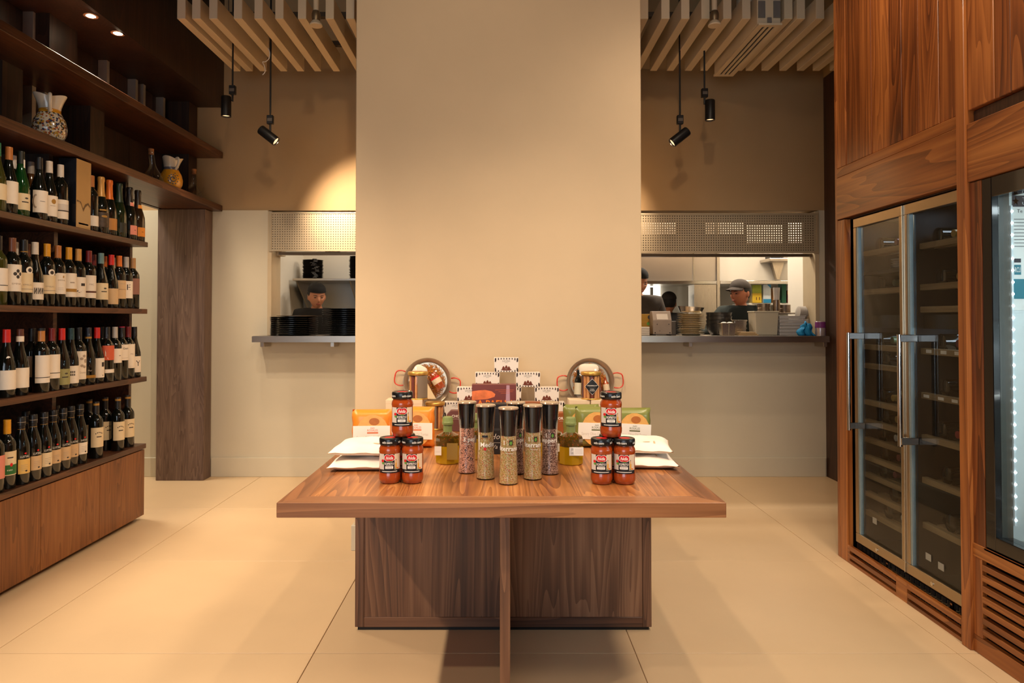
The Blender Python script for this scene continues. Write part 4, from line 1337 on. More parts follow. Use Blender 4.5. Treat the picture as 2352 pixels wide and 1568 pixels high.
# ---------------------------------------------------------------- dark cartons and paella kit
def carton(name, label, cat, x, y, z, w, d, h, m, rz=0.0, top=None, group=None):
    t = thing(name, label, cat, (x, y, z), rz, group)
    b = B(); b.box(-w / 2, -d / 2, 0, w / 2, d / 2, h, 0.001); b.obj('box', m, t)
    if top:
        b = B(); b.box(-w / 2 + 0.002, -d / 2 + 0.002, h - 0.001, w / 2 - 0.002, d / 2 - 0.002, h + 0.0006); b.obj('lid', top, t)
    return t
M_BLKBOX = mat('matt_black_card', C(30, 26, 26), 0.5, var=0.08, scale=30)
M_KRAFT = mat('kraft_card', C(160, 118, 80), 0.7, var=0.06, scale=30)
t = carton('chocolate_carton', 'wide black carton with white script behind the spice mills', 'carton', -0.005, 2.80, TZ, 0.2, 0.10, 0.088, M_BLKBOX, 0, M_KRAFT)
draw(t, flat_map((0, -0.0506, 0)), [(PALE, 't', 'Ha', -0.075, 0.055, 0.03, None, 0.0, 0.3), (PALE, 't', 'Ho', -0.005, 0.055, 0.03, None, 0.0, 0.3), (PALE, 't', 'Va', 0.07, 0.055, 0.03, None, 0.0, 0.3), (GREY, 'r', -0.09, 0.03, 0.09, 0.031)])
t = carton('chocolate_carton', 'small black carton with white script in front of the wide one', 'carton', -0.022, 2.715, TZ, 0.06, 0.05, 0.095, M_BLKBOX)
draw(t, flat_map((0, -0.0256, 0)), [(PALE, 't', 'Ho', 0.0, 0.07, 0.022, None, 0.0, 0.3), (PALE, 'r', -0.02, 0.045, 0.02, 0.0462), (PALE, 't', 'Va', 0.0, 0.03, 0.016, None, 0.0, 0.3)])
t = carton('tea_carton', 'black carton with a green mark on top of the wide carton', 'carton', -0.006, 2.80, TZ + 0.0888, 0.12, 0.07, 0.098, M_BLKBOX)
draw(t, flat_map((0, -0.0356, 0)), [(PALE, 't', '2', -0.026, 0.055, 0.014), (GRN, 'd', -0.028, 0.034, 0.005, 0.004), (GREY, 'r', -0.05, 0.082, 0.05, 0.083), (PALE, 't', 'ZUMO', 0.045, 0.04, 0.008, 0.02)])
M_PAEL = mat('paella_box_card', C(112, 56, 52), 0.45, var=0.12, scale=9)
t = carton('paella_kit_box', 'upright maroon box reading LA PAELLA in orange letters', 'box', -0.030, 3.12, TZ, 0.2, 0.06, 0.235, M_PAEL, 0)
M_RICE = mat('rice_picture', C(216, 116, 66), 0.5, var=0.35, scale=26)
draw(t, flat_map((0, -0.0304, 0)), [(M_RICE, 'p', [(-0.1, 0.165), (-0.1, 0.205), (-0.07, 0.209), (-0.04, 0.211), (-0.01, 0.205), (0.006, 0.192), (0.002, 0.18), (-0.03, 0.17)]), (mat('lilac_picture', C(176, 140, 156), 0.5), 'p', [(0.05, 0.10), (0.056, 0.232), (0.07, 0.232), (0.074, 0.10)])], 'picture')
draw(t, flat_map((0, -0.0308, 0)), [(ORG, 't', 'LA PAELLA', 0.0, 0.150, 0.030, 0.185, 0.03), (DKOR, 'r', 0.005, 0.21, 0.09, 0.2112), (DKOR, 'r', 0.02, 0.203, 0.085, 0.204), (DKOR, 'r', 0.03, 0.196, 0.07, 0.197)])

# brown chocolate packs
def choc(x, y, w, h, m, big, small, label, rz=0.0, wedge=None):
    t = thing('chocolate_pack', label, 'chocolate pack', (x, y, TZ), rz)
    b = B(); c = 0.018
    b.prism([(-w / 2, 0), (w / 2, 0), (w / 2, h - c), (w / 2 - c, h), (-w / 2 + c, h), (-w / 2, h - c)], 0.05, Matrix.Translation((0, 0.025, 0)) @ Matrix.Rotation(PI / 2, 4, 'X'))
    bmesh.ops.bevel(b.bm, geom=b.bm.edges[:], offset=0.002, segments=1, affect='EDGES')
    b.obj('box', m, t)
    it = [(WHT, 't', big, 0, h * 0.74, 0.012, None, 0.02), (PALE, 'r', -w * 0.3, h * 0.60, w * 0.3, h * 0.61), (WHT, 't', small, w * 0.18, h * 0.09, 0.009, None, 0.03)]
    if wedge:
        it.append((wedge, 'p', [(0.004, h * 0.5), (0.03, h * 0.52), (0.036, h * 0.45), (0.018, h * 0.2), (0.008, h * 0.35)]))
    draw(t, flat_map((0, -0.0256, 0)), it)
    return t
M_CHO1 = mat('plum_card', C(104, 66, 62), 0.4, var=0.06, scale=20)
M_CHO2 = mat('russet_card', C(146, 82, 42), 0.4, var=0.06, scale=20)
choc(-0.200, 3.26, 0.11, 0.098, M_CHO1, 'CHOCO', 'NÖT', 'plum chocolate pack with nuts beside the oil bottle and pink salt mill', 0.0, mat('nut_print', C(196, 150, 100), 0.5))
choc(0.300, 3.19, 0.098, 0.098, M_CHO2, 'ORANGE', 'NÖT', 'russet chocolate pack with an orange wedge beside the dark pepper mill', 0.0, mat('orange_wedge', C(238, 172, 92), 0.5))
choc(0.152, 3.22, 0.11, 0.143, M_CHO2, 'ORANGE', 'NÖT', 'russet orange chocolate pack standing behind the herb mills')

# truffle boxes in a pyramid on a low riser
t = thing('display_riser', 'low walnut riser under the striped truffle boxes', 'riser', (0.005, 3.45, TZ))
b = B(); b.box(-0.29, -0.05, 0, 0.31, 0.05, 0.045, 0.001); b.obj('board', W_EDGE, t)
STR = mat('stripe_brown', C(56, 36, 34), 0.5)
TRU = mat('truffle_brown', C(112, 52, 32), 0.6, var=0.15, scale=120)
M_TRB = mat('truffle_box_card', C(232, 222, 210), 0.5, var=0.02, scale=20)
TW, TH, TD = 0.123, 0.0735, 0.08
def truffle_master():
    t = thing('truffle_box', 'x', 'truffle box')
    b = B()
    b.prism([(-TW / 2 + 0.003, 0), (TW / 2 - 0.003, 0), (TW / 2, TH - 0.004), (-TW / 2, TH - 0.004)], TD, Matrix.Translation((0, TD / 2, 0)) @ Matrix.Rotation(PI / 2, 4, 'X'))
    b.obj('box', M_TRB, t)
    s = B()
    k = 9
    for i in range(k):
        u = -TW / 2 + (i + 0.5) * TW / k
        q = s.box(u - 0.0045, -TD / 2, TH - 0.004, u + 0.0045, -TD / 2 + 0.0012, TH - 0.0005)
    s.obj('scalloped_edge', M_TRB, t)
    f = flat_map((0, -TD / 2 - 0.0005, 0))
    it = []
    for i in range(k):
        u = -TW / 2 + (i + 0.9) * TW / k - 0.003
        d = abs(u) / (TW / 2)
        ln = 0.004 + 0.022 * max(0, d - 0.45) ** 1.2
        if i < k - 0:
            it.append((STR, 'r', u - 0.003, TH - 0.007 - ln, u + 0.002, TH - 0.004))
            it.append((STR, 'r', u - 0.003, 0.001, u + 0.002, 0.002 + ln))
    for s_ in (-1, 1):
        it.append((STR, 'r', s_ * 0.0545 - 0.0028, 0.004, s_ * 0.0545 + 0.0028, 0.020))
        it.append((STR, 'r', s_ * 0.0545 - 0.0028, 0.050, s_ * 0.0545 + 0.0028, 0.068))
    it.append((GREY, 't', 'LACASA', 0, 0.055, 0.0085, 0.038)); it.append((GREY, 'r', -0.008, 0.046, 0.008, 0.047))
    draw(t, f, it, 'stripes')
    tr = []
    for u, v in ((-0.014, 0.013), (0.0, 0.017), (0.013, 0.012)):
        tr.append((TRU, 'p', [(u - 0.008, v), (u + 0.008, v), (u + 0.006, v + 0.009), (u + 0.0015, v + 0.0165), (u - 0.0015, v + 0.0165), (u - 0.006, v + 0.009)]))
    tr.append((TRU, 'd', 0, 0.0115, 0.027, 0.004))
    draw(t, flat_map((0, -TD / 2 - 0.0009, 0)), tr, 'truffle_picture')
    return t
TM = truffle_master()
RZ0 = TZ + 0.0455
def tru(first, x, row, label):
    o = TM if first else copy_tree(TM)
    o.location = (x, 3.45, RZ0 + row * (TH + 0.0004))
    tag(o, label, None, 'striped truffle boxes in a pyramid')
tru(True, 0.028, 4 - 1, 'striped truffle box at the peak of the pyramid')
tru(False, -0.066, 2, 'striped truffle box in the second tier beside the peak, above the paella box')
tru(False, 0.136, 2, 'striped truffle box in the second tier towards the cookie tin with the diamond label')
tru(False, -0.158, 1, 'striped truffle box in the third tier half covered by the paella box')
tru(False, 0.042, 1, 'striped truffle box in the third tier hidden behind the paella box')
tru(False, 0.230, 1, 'striped truffle box at the cooler end of the third tier')
tru(False, -0.222, 0, 'striped truffle box in the lowest tier above the plum chocolate pack')
tru(False, -0.085, 0, 'striped truffle box in the lowest tier behind the paella box')
tru(False, 0.130, 0, 'striped truffle box in the lowest tier behind the orange chocolate pack')
tru(False, 0.258, 0, 'striped truffle box at the end of the lowest tier above the orange wedge chocolate pack')

# cream cartons under the tins
M_CREAM = mat('cream_card', C(226, 204, 170), 0.6, var=0.04, scale=20)
def cream(x, y, w, d, h, label, z=TZ, txt=False, rz=0.0):
    t = carton('cream_carton', label, 'carton', x, y, z, w, d, h, M_CREAM, rz, None, 'cream cookie cartons')
    b = B(); b.box(-w / 2 - 0.0005, -d / 2 - 0.0005, h - 0.018, w / 2 + 0.0005, d / 2 + 0.0005, h + 0.0004, 0.001); b.obj('lid', M_CREAM, t)
    if txt:
        draw(t, flat_map((0, -d / 2 - 0.0012, 0)), [(PALE, 'r', -0.022, h - 0.042, 0.022, h - 0.036), (PALE, 'r', -0.026, h - 0.05, 0.026, h - 0.048)])
cream(-0.488, 3.27, 0.108, 0.09, 0.150, 'cream carton half hidden behind the top sofrito jar', txt=True)
cream(-0.404, 3.26, 0.070, 0.09, 0.150, 'cream carton under the cookie tin that shows its back', txt=True)
cream(0.372, 3.27, 0.098, 0.09, 0.150, 'cream carton under the tin with the diamond label, on the chocolate side', txt=True)
cream(0.474, 3.26, 0.098, 0.09, 0.150, 'cream carton under the tin with the diamond label, behind the jar stack')
cream(-0.400, 3.42, 0.13, 0.10, 0.082, 'flat cream carton propping up the pan with the sauce jar')
cream(0.464, 3.42, 0.13, 0.10, 0.082, 'flat cream carton propping up the pan behind the diamond label tin')

# cookie tins
M_GOLD = mat('gold_lid', C(206, 160, 78), 0.3, 0.6, var=0.04, scale=30)
M_TAUPE = mat('taupe_label', C(128, 112, 92), 0.5, var=0.04, scale=20)
WAFER = mat('wafer_roll', C(214, 152, 96), 0.6, var=0.12, scale=60)
WAFERD = mat('dark_wafer_roll', C(120, 62, 52), 0.6, var=0.12, scale=60)
def tin(x, y, z, rz, label, rolls=True):
    t = thing('cookie_tin', label, 'cookie tin', (x, y, z), rz, group='clear cookie tins with gold lids')
    b = B(); b.lathe([(0, 0), (0.046, 0), (0.047, 0.004), (0.046, 0.006), (0, 0.006)], 32); b.obj('base', M_GOLD, t, 40)
    ro = B()
    rd = B()
    for i in range(12):
        a = 2 * PI * i / 12
        (ro if i % 3 else rd).cyl((0.034 * math.cos(a), 0.034 * math.sin(a), 0.006), 0.0078, 0.105, 10)
    ro.obj('wafer_rolls', WAFER, t, 40); rd.obj('dark_wafer_rolls', WAFERD, t, 40)
    g = B(); g.lathe([(0.0452, 0.006), (0.0452, 0.118)], 32); g.obj('clear_wall', thin_glass('clear_plastic', (0.96, 0.95, 0.93, 1), 0.02, 1.45), t, 40)
    b = B(); b.lathe([(0.044, 0.114), (0.0470, 0.115), (0.0485, 0.119), (0.0485, 0.126), (0.046, 0.130), (0.03, 0.1315), (0, 0.1315)], 32); b.obj('lid', M_GOLD, t, 40)
    b = B(); b.lathe([(0.0455, 0.008), (0.0455, 0.113)], 20, a0=PI * 0.22, a1=PI * 1.02); b.obj('back_label', M_TAUPE, t, 40)
    f = cyl_map(0.0456)
    draw(t, cyl_map(0.0458), [(WHT, 'h', [(-0.0375, 0.062), (-0.01875, 0.04275), (0, 0.0235), (0.01875, 0.04275), (0.0375, 0.062), (0.01875, 0.08125), (0, 0.1005), (-0.01875, 0.08125)])], 'label_border')
    d = draw(t, cyl_map(0.0461), [(BLK, 'h', [(-0.0355, 0.062), (-0.018, 0.0435), (0, 0.0255), (0.018, 0.0435), (0.0355, 0.062), (0.018, 0.0805), (0, 0.0985), (-0.018, 0.0805)])], 'diamond_label')[0]
    draw(d, cyl_map(0.0470), [(WHT, 't', 'CIGARRILLOS', 0, 0.0675, 0.0055, 0.05, 0.01), (WHT, 't', 'CASA', 0, 0.051, 0.005, 0.02), (WHT, 't', 'ECEIZA', 0, 0.044, 0.005, 0.024), (GREY, 'r', -0.016, 0.059, 0.016, 0.0596)])
    return t
tin(-0.395, 3.265, TZ + 0.1506, 4.1, 'cookie tin with its taupe back label turned out, on the cream carton')
tin(0.431, 3.262, TZ + 0.1506, 0.0, 'cookie tin showing wafer rolls and a black diamond label')
tin(-0.318, 3.318, TZ, 1.75, 'cookie tin standing on the table in front of the pan with the sauce jar')

# gift paella pans
M_PAN = mat('polished_pan', C(214, 200, 178), 0.3, 0.75, var=0.05, scale=30)
M_REDH = mat('red_handle', C(206, 58, 40), 0.35, coat=0.3)
M_SHRED = mat('shredded_paper', C(222, 146, 58), 0.6, var=0.25, scale=50)
def paella_pan(x, z, lean, roll, label, seed):
    t = thing('paella_pan', label, 'pan', (x, 3.548, z), rot=(lean, 0, 0), group='gift paella pans')
    Rr = 0.123
    c = Rr
    b = B()
    vs = b.lathe([(0, 0.0), (0.100, 0.0), (0.1215, -0.034), (0.1235, -0.035), (0.1235, -0.033), (0.1215, -0.030), (0.101, 0.003), (0, 0.003)], 48)
    b.xf(vs, Matrix.Translation((0, 0, c)) @ Matrix.Rotation(-PI / 2, 4, 'X'))
    for v in vs:
        pass
    b.obj('pan_body', M_PAN, t, 40)
    for s_ in (-1, 1):
        a = roll
        pts = [(s_ * 0.114, -0.012, 0.032), (s_ * 0.135, -0.018, 0.040), (s_ * 0.160, -0.02, 0.036), (s_ * 0.171, -0.02, 0.022), (s_ * 0.171, -0.02, -0.022), (s_ * 0.160, -0.02, -0.036), (s_ * 0.135, -0.018, -0.040), (s_ * 0.114, -0.012, -0.032)]
        q = B(); vs = q.tube(soft(pts), 0.0033, 8)
        q.xf(vs, Matrix.Translation((0, 0, c)) @ Matrix.Rotation(a, 4, 'Y'))
        q.obj('handle', M_REDH, t, 40)
    g = random.Random(seed)
    s = B()
    for i in range(720):
        a = g.uniform(0, 2 * PI); r = 0.083 * math.sqrt(g.uniform(0.05, 1.0))
        px, pz = r * math.cos(a), r * math.sin(a)
        pts = []
        d = g.uniform(0, 2 * PI)
        for k in range(5):
            pts.append((px + 0.0045 * k * math.cos(d + k * 0.7), -0.004 - g.uniform(0, 0.012), c + pz + 0.0045 * k * math.sin(d + k * 0.7)))
        s.tube(pts, 0.0013, 3)
    tag(s.obj('shredded_paper', M_SHRED, None, None, loc=(x, 3.548, z), rot=(lean, 0, 0)), 'shredded orange paper filling the ' + label.split(',')[0], 'shredded paper', None, 'stuff')
    w = B(); w.lathe([(0, 0), (0.04, 0), (0.08, 0), (0.105, 0), (0.1225, 0.0)], 40)
    for v in w.bm.verts:
        v.co = Vector((v.co.x, -0.036 - 0.088 * (1 - (v.co.x ** 2 + v.co.y ** 2) / 0.015), c + v.co.y))
    w.obj('cellophane', thin_glass('cellophane', (0.97, 0.96, 0.93, 1), 0.06, 1.35), t, 60)
    return t
LEAN = math.radians(-5)
def inpan(name, label, cat, p, x, z, tilt, parts):
    """a thing tucked in a pan at (x, z) from the pan's middle, leaning like it"""
    t = thing(name, label, cat, (p.location.x + x, 3.548 + 0.0107 - 0.043 + 0.087 * z, p.location.z + 0.123 + z), rot=(LEAN, tilt, 0))
    for nm, bb, m, sm in parts:
        bb.obj(nm, m, t, sm)
    return t
pl = paella_pan(-0.379, TZ + 0.083, LEAN, 0.14, 'gift paella pan with a sauce jar inside, beside the orange packs', 3)
pr = paella_pan(0.463, TZ + 0.083, LEAN, -0.05, 'gift paella pan holding small bottles, behind the diamond label tin', 4)
def flat_bag(w, h, d):
    b = B(); b.ball((0, 0, 0), w / 2, d / 2, h / 2, 18, 12)
    for v in b.bm.verts:
        v.co.x = math.copysign(abs(v.co.x / (w / 2)) ** 0.6 * w / 2, v.co.x); v.co.z = math.copysign(abs(v.co.z / (h / 2)) ** 0.6 * h / 2, v.co.z)
    return b
def mini_bottle(r, h):
    b = B(); b.lathe([(0, 0), (r, 0), (r, h * 0.6), (r * 0.45, h * 0.75), (r * 0.4, h), (0, h)], 18); b.xf(list(b.bm.verts), Matrix.Translation((0, 0, -h / 2)) ); return b
def ring(r, z0, z1):
    b = B(); b.lathe([(r, z0), (r, z1)], 18); return b
inpan('rice_bag', 'white rice bag at the top of the pan behind the diamond label tin', 'bag', pr, -0.01, 0.065, 0.0, [('bag', flat_bag(0.105, 0.06, 0.03), M_SACK, 60)])
inpan('oil_flask', 'small dark bottle with a cream label in the pan behind the diamond label tin', 'bottle', pr, -0.066, 0.0, 0.05, [('glass_body', mini_bottle(0.0175, 0.13), M_GLASSDK, 40), ('label', ring(0.0179, -0.062, -0.002), MATS['cream_label'], 40)])
inpan('vinegar_flask', 'small bottle with a navy capsule in the pan behind the diamond label tin', 'bottle', pr, 0.038, 0.0, -0.08, [('glass_body', mini_bottle(0.016, 0.14), mat('reddish_bottle', C(96, 30, 20), 0.1, coat=0.6), 40), ('capsule', ring(0.0085, 0.035, 0.072), mat('navy_foil', C(30, 34, 70), 0.3, 0.3), 40)])
inpan('small_sauce_jar', 'small red sauce jar at the rim of the pan behind the diamond label tin', 'jar', pr, 0.078, -0.012, -0.12, [('glass_jar', mini_bottle(0.016, 0.075), M_SAUCE, 40), ('label', ring(0.0164, -0.028, 0.003), CRM, 40)])
inpan('rice_bag', 'white rice bag leaning in the pan with the sauce jar', 'bag', pl, -0.042, 0.044, 0.5, [('bag', flat_bag(0.075, 0.09, 0.028), M_SACK, 60)])
jb = B(); jb.lathe([(0, -0.044), (0.022, -0.044), (0.0245, -0.036), (0.0245, 0.03), (0.021, 0.037), (0.021, 0.048), (0, 0.048)], 22)
inpan('pan_sauce_jar', 'tilted sauce jar with a red logo inside the pan beside the orange packs', 'jar', pl, 0.052, 0.005, -0.55, [('glass_jar', jb, M_SAUCE, 40), ('label', ring(0.0249, -0.012, 0.025), CRM, 40), ('logo', ring(0.0252, 0.015, 0.025), RED, 40)])
pb = B(); pb.prism([(-0.02, -0.05), (0.045, -0.05), (-0.012, 0.05), (-0.02, 0.05)], 0.02, Matrix.Rotation(PI / 2, 4, 'X'))
inpan('saffron_packet', 'pale paper packet standing in the pan with the sauce jar', 'packet', pl, 0.004, -0.034, 0.0, [('packet', pb, M_CREAM, None)])
# ---------------------------------------------------------------- bottles on the shelves
GL = {
    'dark': M_GLASSDK,
    'olive': mat('olive_bottle_glass', C(54, 56, 18), 0.08, coat=0.5),
    'green': mat('green_bottle_glass', C(10, 58, 20), 0.07, coat=0.6),
    'greendk': mat('dark_green_bottle_glass', C(18, 32, 14), 0.07, coat=0.6),
    'amber': mat('amber_bottle_glass', C(74, 44, 12), 0.08, coat=0.5),
    'brown': mat('brown_bottle_glass', C(38, 24, 12), 0.07, coat=0.6),
}
LABC = {
    'white': mat('label_white', C(232, 220, 202), 0.6, var=0.02, scale=60),
    'cream': mat('label_cream', C(222, 202, 164), 0.6, var=0.02, scale=60),
    'tan': mat('label_tan', C(204, 172, 130), 0.6, var=0.03, scale=60),
    'tanl': mat('label_deep_tan', C(178, 122, 60), 0.5, var=0.03, scale=60),
    'mauve': mat('label_mauve', C(140, 98, 84), 0.6, var=0.03, scale=60),
    'sage': mat('label_sage', C(150, 146, 96), 0.6, var=0.03, scale=60),
    'pink': mat('label_pink', C(214, 132, 112), 0.6, var=0.03, scale=60),
    'orangel': mat('label_orange', C(206, 128, 44), 0.6, var=0.03, scale=60),
    'yellowl': mat('label_yellow', C(220, 180, 100), 0.6, var=0.03, scale=60),
    'goldl': mat('label_gold', C(170, 124, 50), 0.4, 0.3, var=0.03, scale=60),
    'redoct': mat('label_red_orange', C(206, 92, 60), 0.6, var=0.03, scale=60),
    'blackpic': mat('label_dark_picture', C(70, 56, 44), 0.5, var=0.5, scale=50),
    'blackov': mat('label_black_oval', C(44, 44, 36), 0.5, var=0.1, scale=60),
}
CAP = dict(grn=(40, 110, 80), copper=(176, 112, 58), grey=(150, 140, 128), black=(26, 25, 26), white=(208, 196, 180), gold=(196, 146, 76), orange=(206, 106, 34), dgreen=(30, 48, 34),
           brown=(110, 66, 44), goldblack=(34, 32, 30), yellow=(208, 146, 30), dred=(112, 28, 28), teal=(98, 128, 128), red=(196, 34, 28), silver=(176, 168, 160), tanc=(176, 132, 84), teald=(28, 60, 66),
           neckstrip=(30, 34, 26), blackpink=(30, 24, 22), blackorange=(36, 26, 20), whiteband=(92, 50, 36), copperblk=(186, 122, 64), navygold=(30, 32, 44), blackmag=(32, 30, 30), stopper=(24, 23, 23), blackgold=(34, 32, 32))
BODY = {
    'bord': [(0, 0.003), (0.024, 0.0), (0.033, 0.0), (0.0355, 0.003), (0.0355, 0.190), (0.0335, 0.204), (0.026, 0.219), (0.0175, 0.229), (0.0145, 0.238), (0.0138, 0.285), (0, 0.285)],
    'burg': [(0, 0.003), (0.024, 0.0), (0.034, 0.0), (0.0365, 0.003), (0.0365, 0.125), (0.0345, 0.148), (0.0285, 0.175), (0.021, 0.202), (0.0158, 0.228), (0.0142, 0.250), (0.0138, 0.285), (0, 0.285)],
    'champ': [(0, 0.003), (0.025, 0.0), (0.037, 0.0), (0.0405, 0.004), (0.0405, 0.120), (0.0385, 0.145), (0.032, 0.172), (0.0235, 0.200), (0.018, 0.222), (0.016, 0.26), (0, 0.26)],
    'sherry': [(0, 0.003), (0.022, 0.0), (0.032, 0.0), (0.035, 0.004), (0.0345, 0.165), (0.033, 0.180), (0.0235, 0.215), (0.0165, 0.240), (0.0145, 0.255), (0, 0.255)],
}
CAPP = {
    'bord': [(0.0156, 0.240), (0.0150, 0.296), (0.0152, 0.300), (0.0145, 0.302), (0, 0.302)],
    'burg': [(0.0158, 0.242), (0.0150, 0.294), (0.0152, 0.298), (0.0145, 0.300), (0, 0.300)],
    'champ': [(0.0245, 0.202), (0.0195, 0.222), (0.0175, 0.262), (0.0172, 0.285), (0.0190, 0.290), (0.0190, 0.305), (0.0165, 0.312), (0, 0.313)],
    'sherry': [(0.0155, 0.246), (0.0155, 0.262), (0.0175, 0.264), (0.0175, 0.302), (0.0160, 0.305), (0, 0.305)],
}
RAD = {'bord': 0.0355, 'burg': 0.0365, 'champ': 0.0405, 'sherry': 0.0348}
KIND = {'bord': 'straight shouldered', 'burg': 'sloping shouldered', 'champ': 'sparkling wine', 'sherry': 'sherry'}
DGREY = mat('print_charcoal', C(58, 52, 48), 0.6)
LGREY = mat('print_light', C(168, 152, 134), 0.6)
GOLDP = mat('print_gold', C(166, 122, 50), 0.5)
BRNP = mat('print_brown', C(86, 44, 28), 0.5)
CACHE = {}

def cached(key, make):
    if key not in CACHE:
        CACHE[key] = make()
    return CACHE[key]

def lathe_mesh(prof, n=22, **k):
    b = B(); b.lathe(prof, n, **k)
    bmesh.ops.recalc_face_normals(b.bm, faces=b.bm.faces[:])
    for f in b.bm.faces:
        f.smooth = True
    for e in b.bm.edges:
        if len(e.link_faces) == 2 and e.calc_face_angle(0) > math.radians(42):
            e.smooth = False
    me = bpy.data.meshes.new('m'); b.bm.to_mesh(me); b.bm.free()
    return me

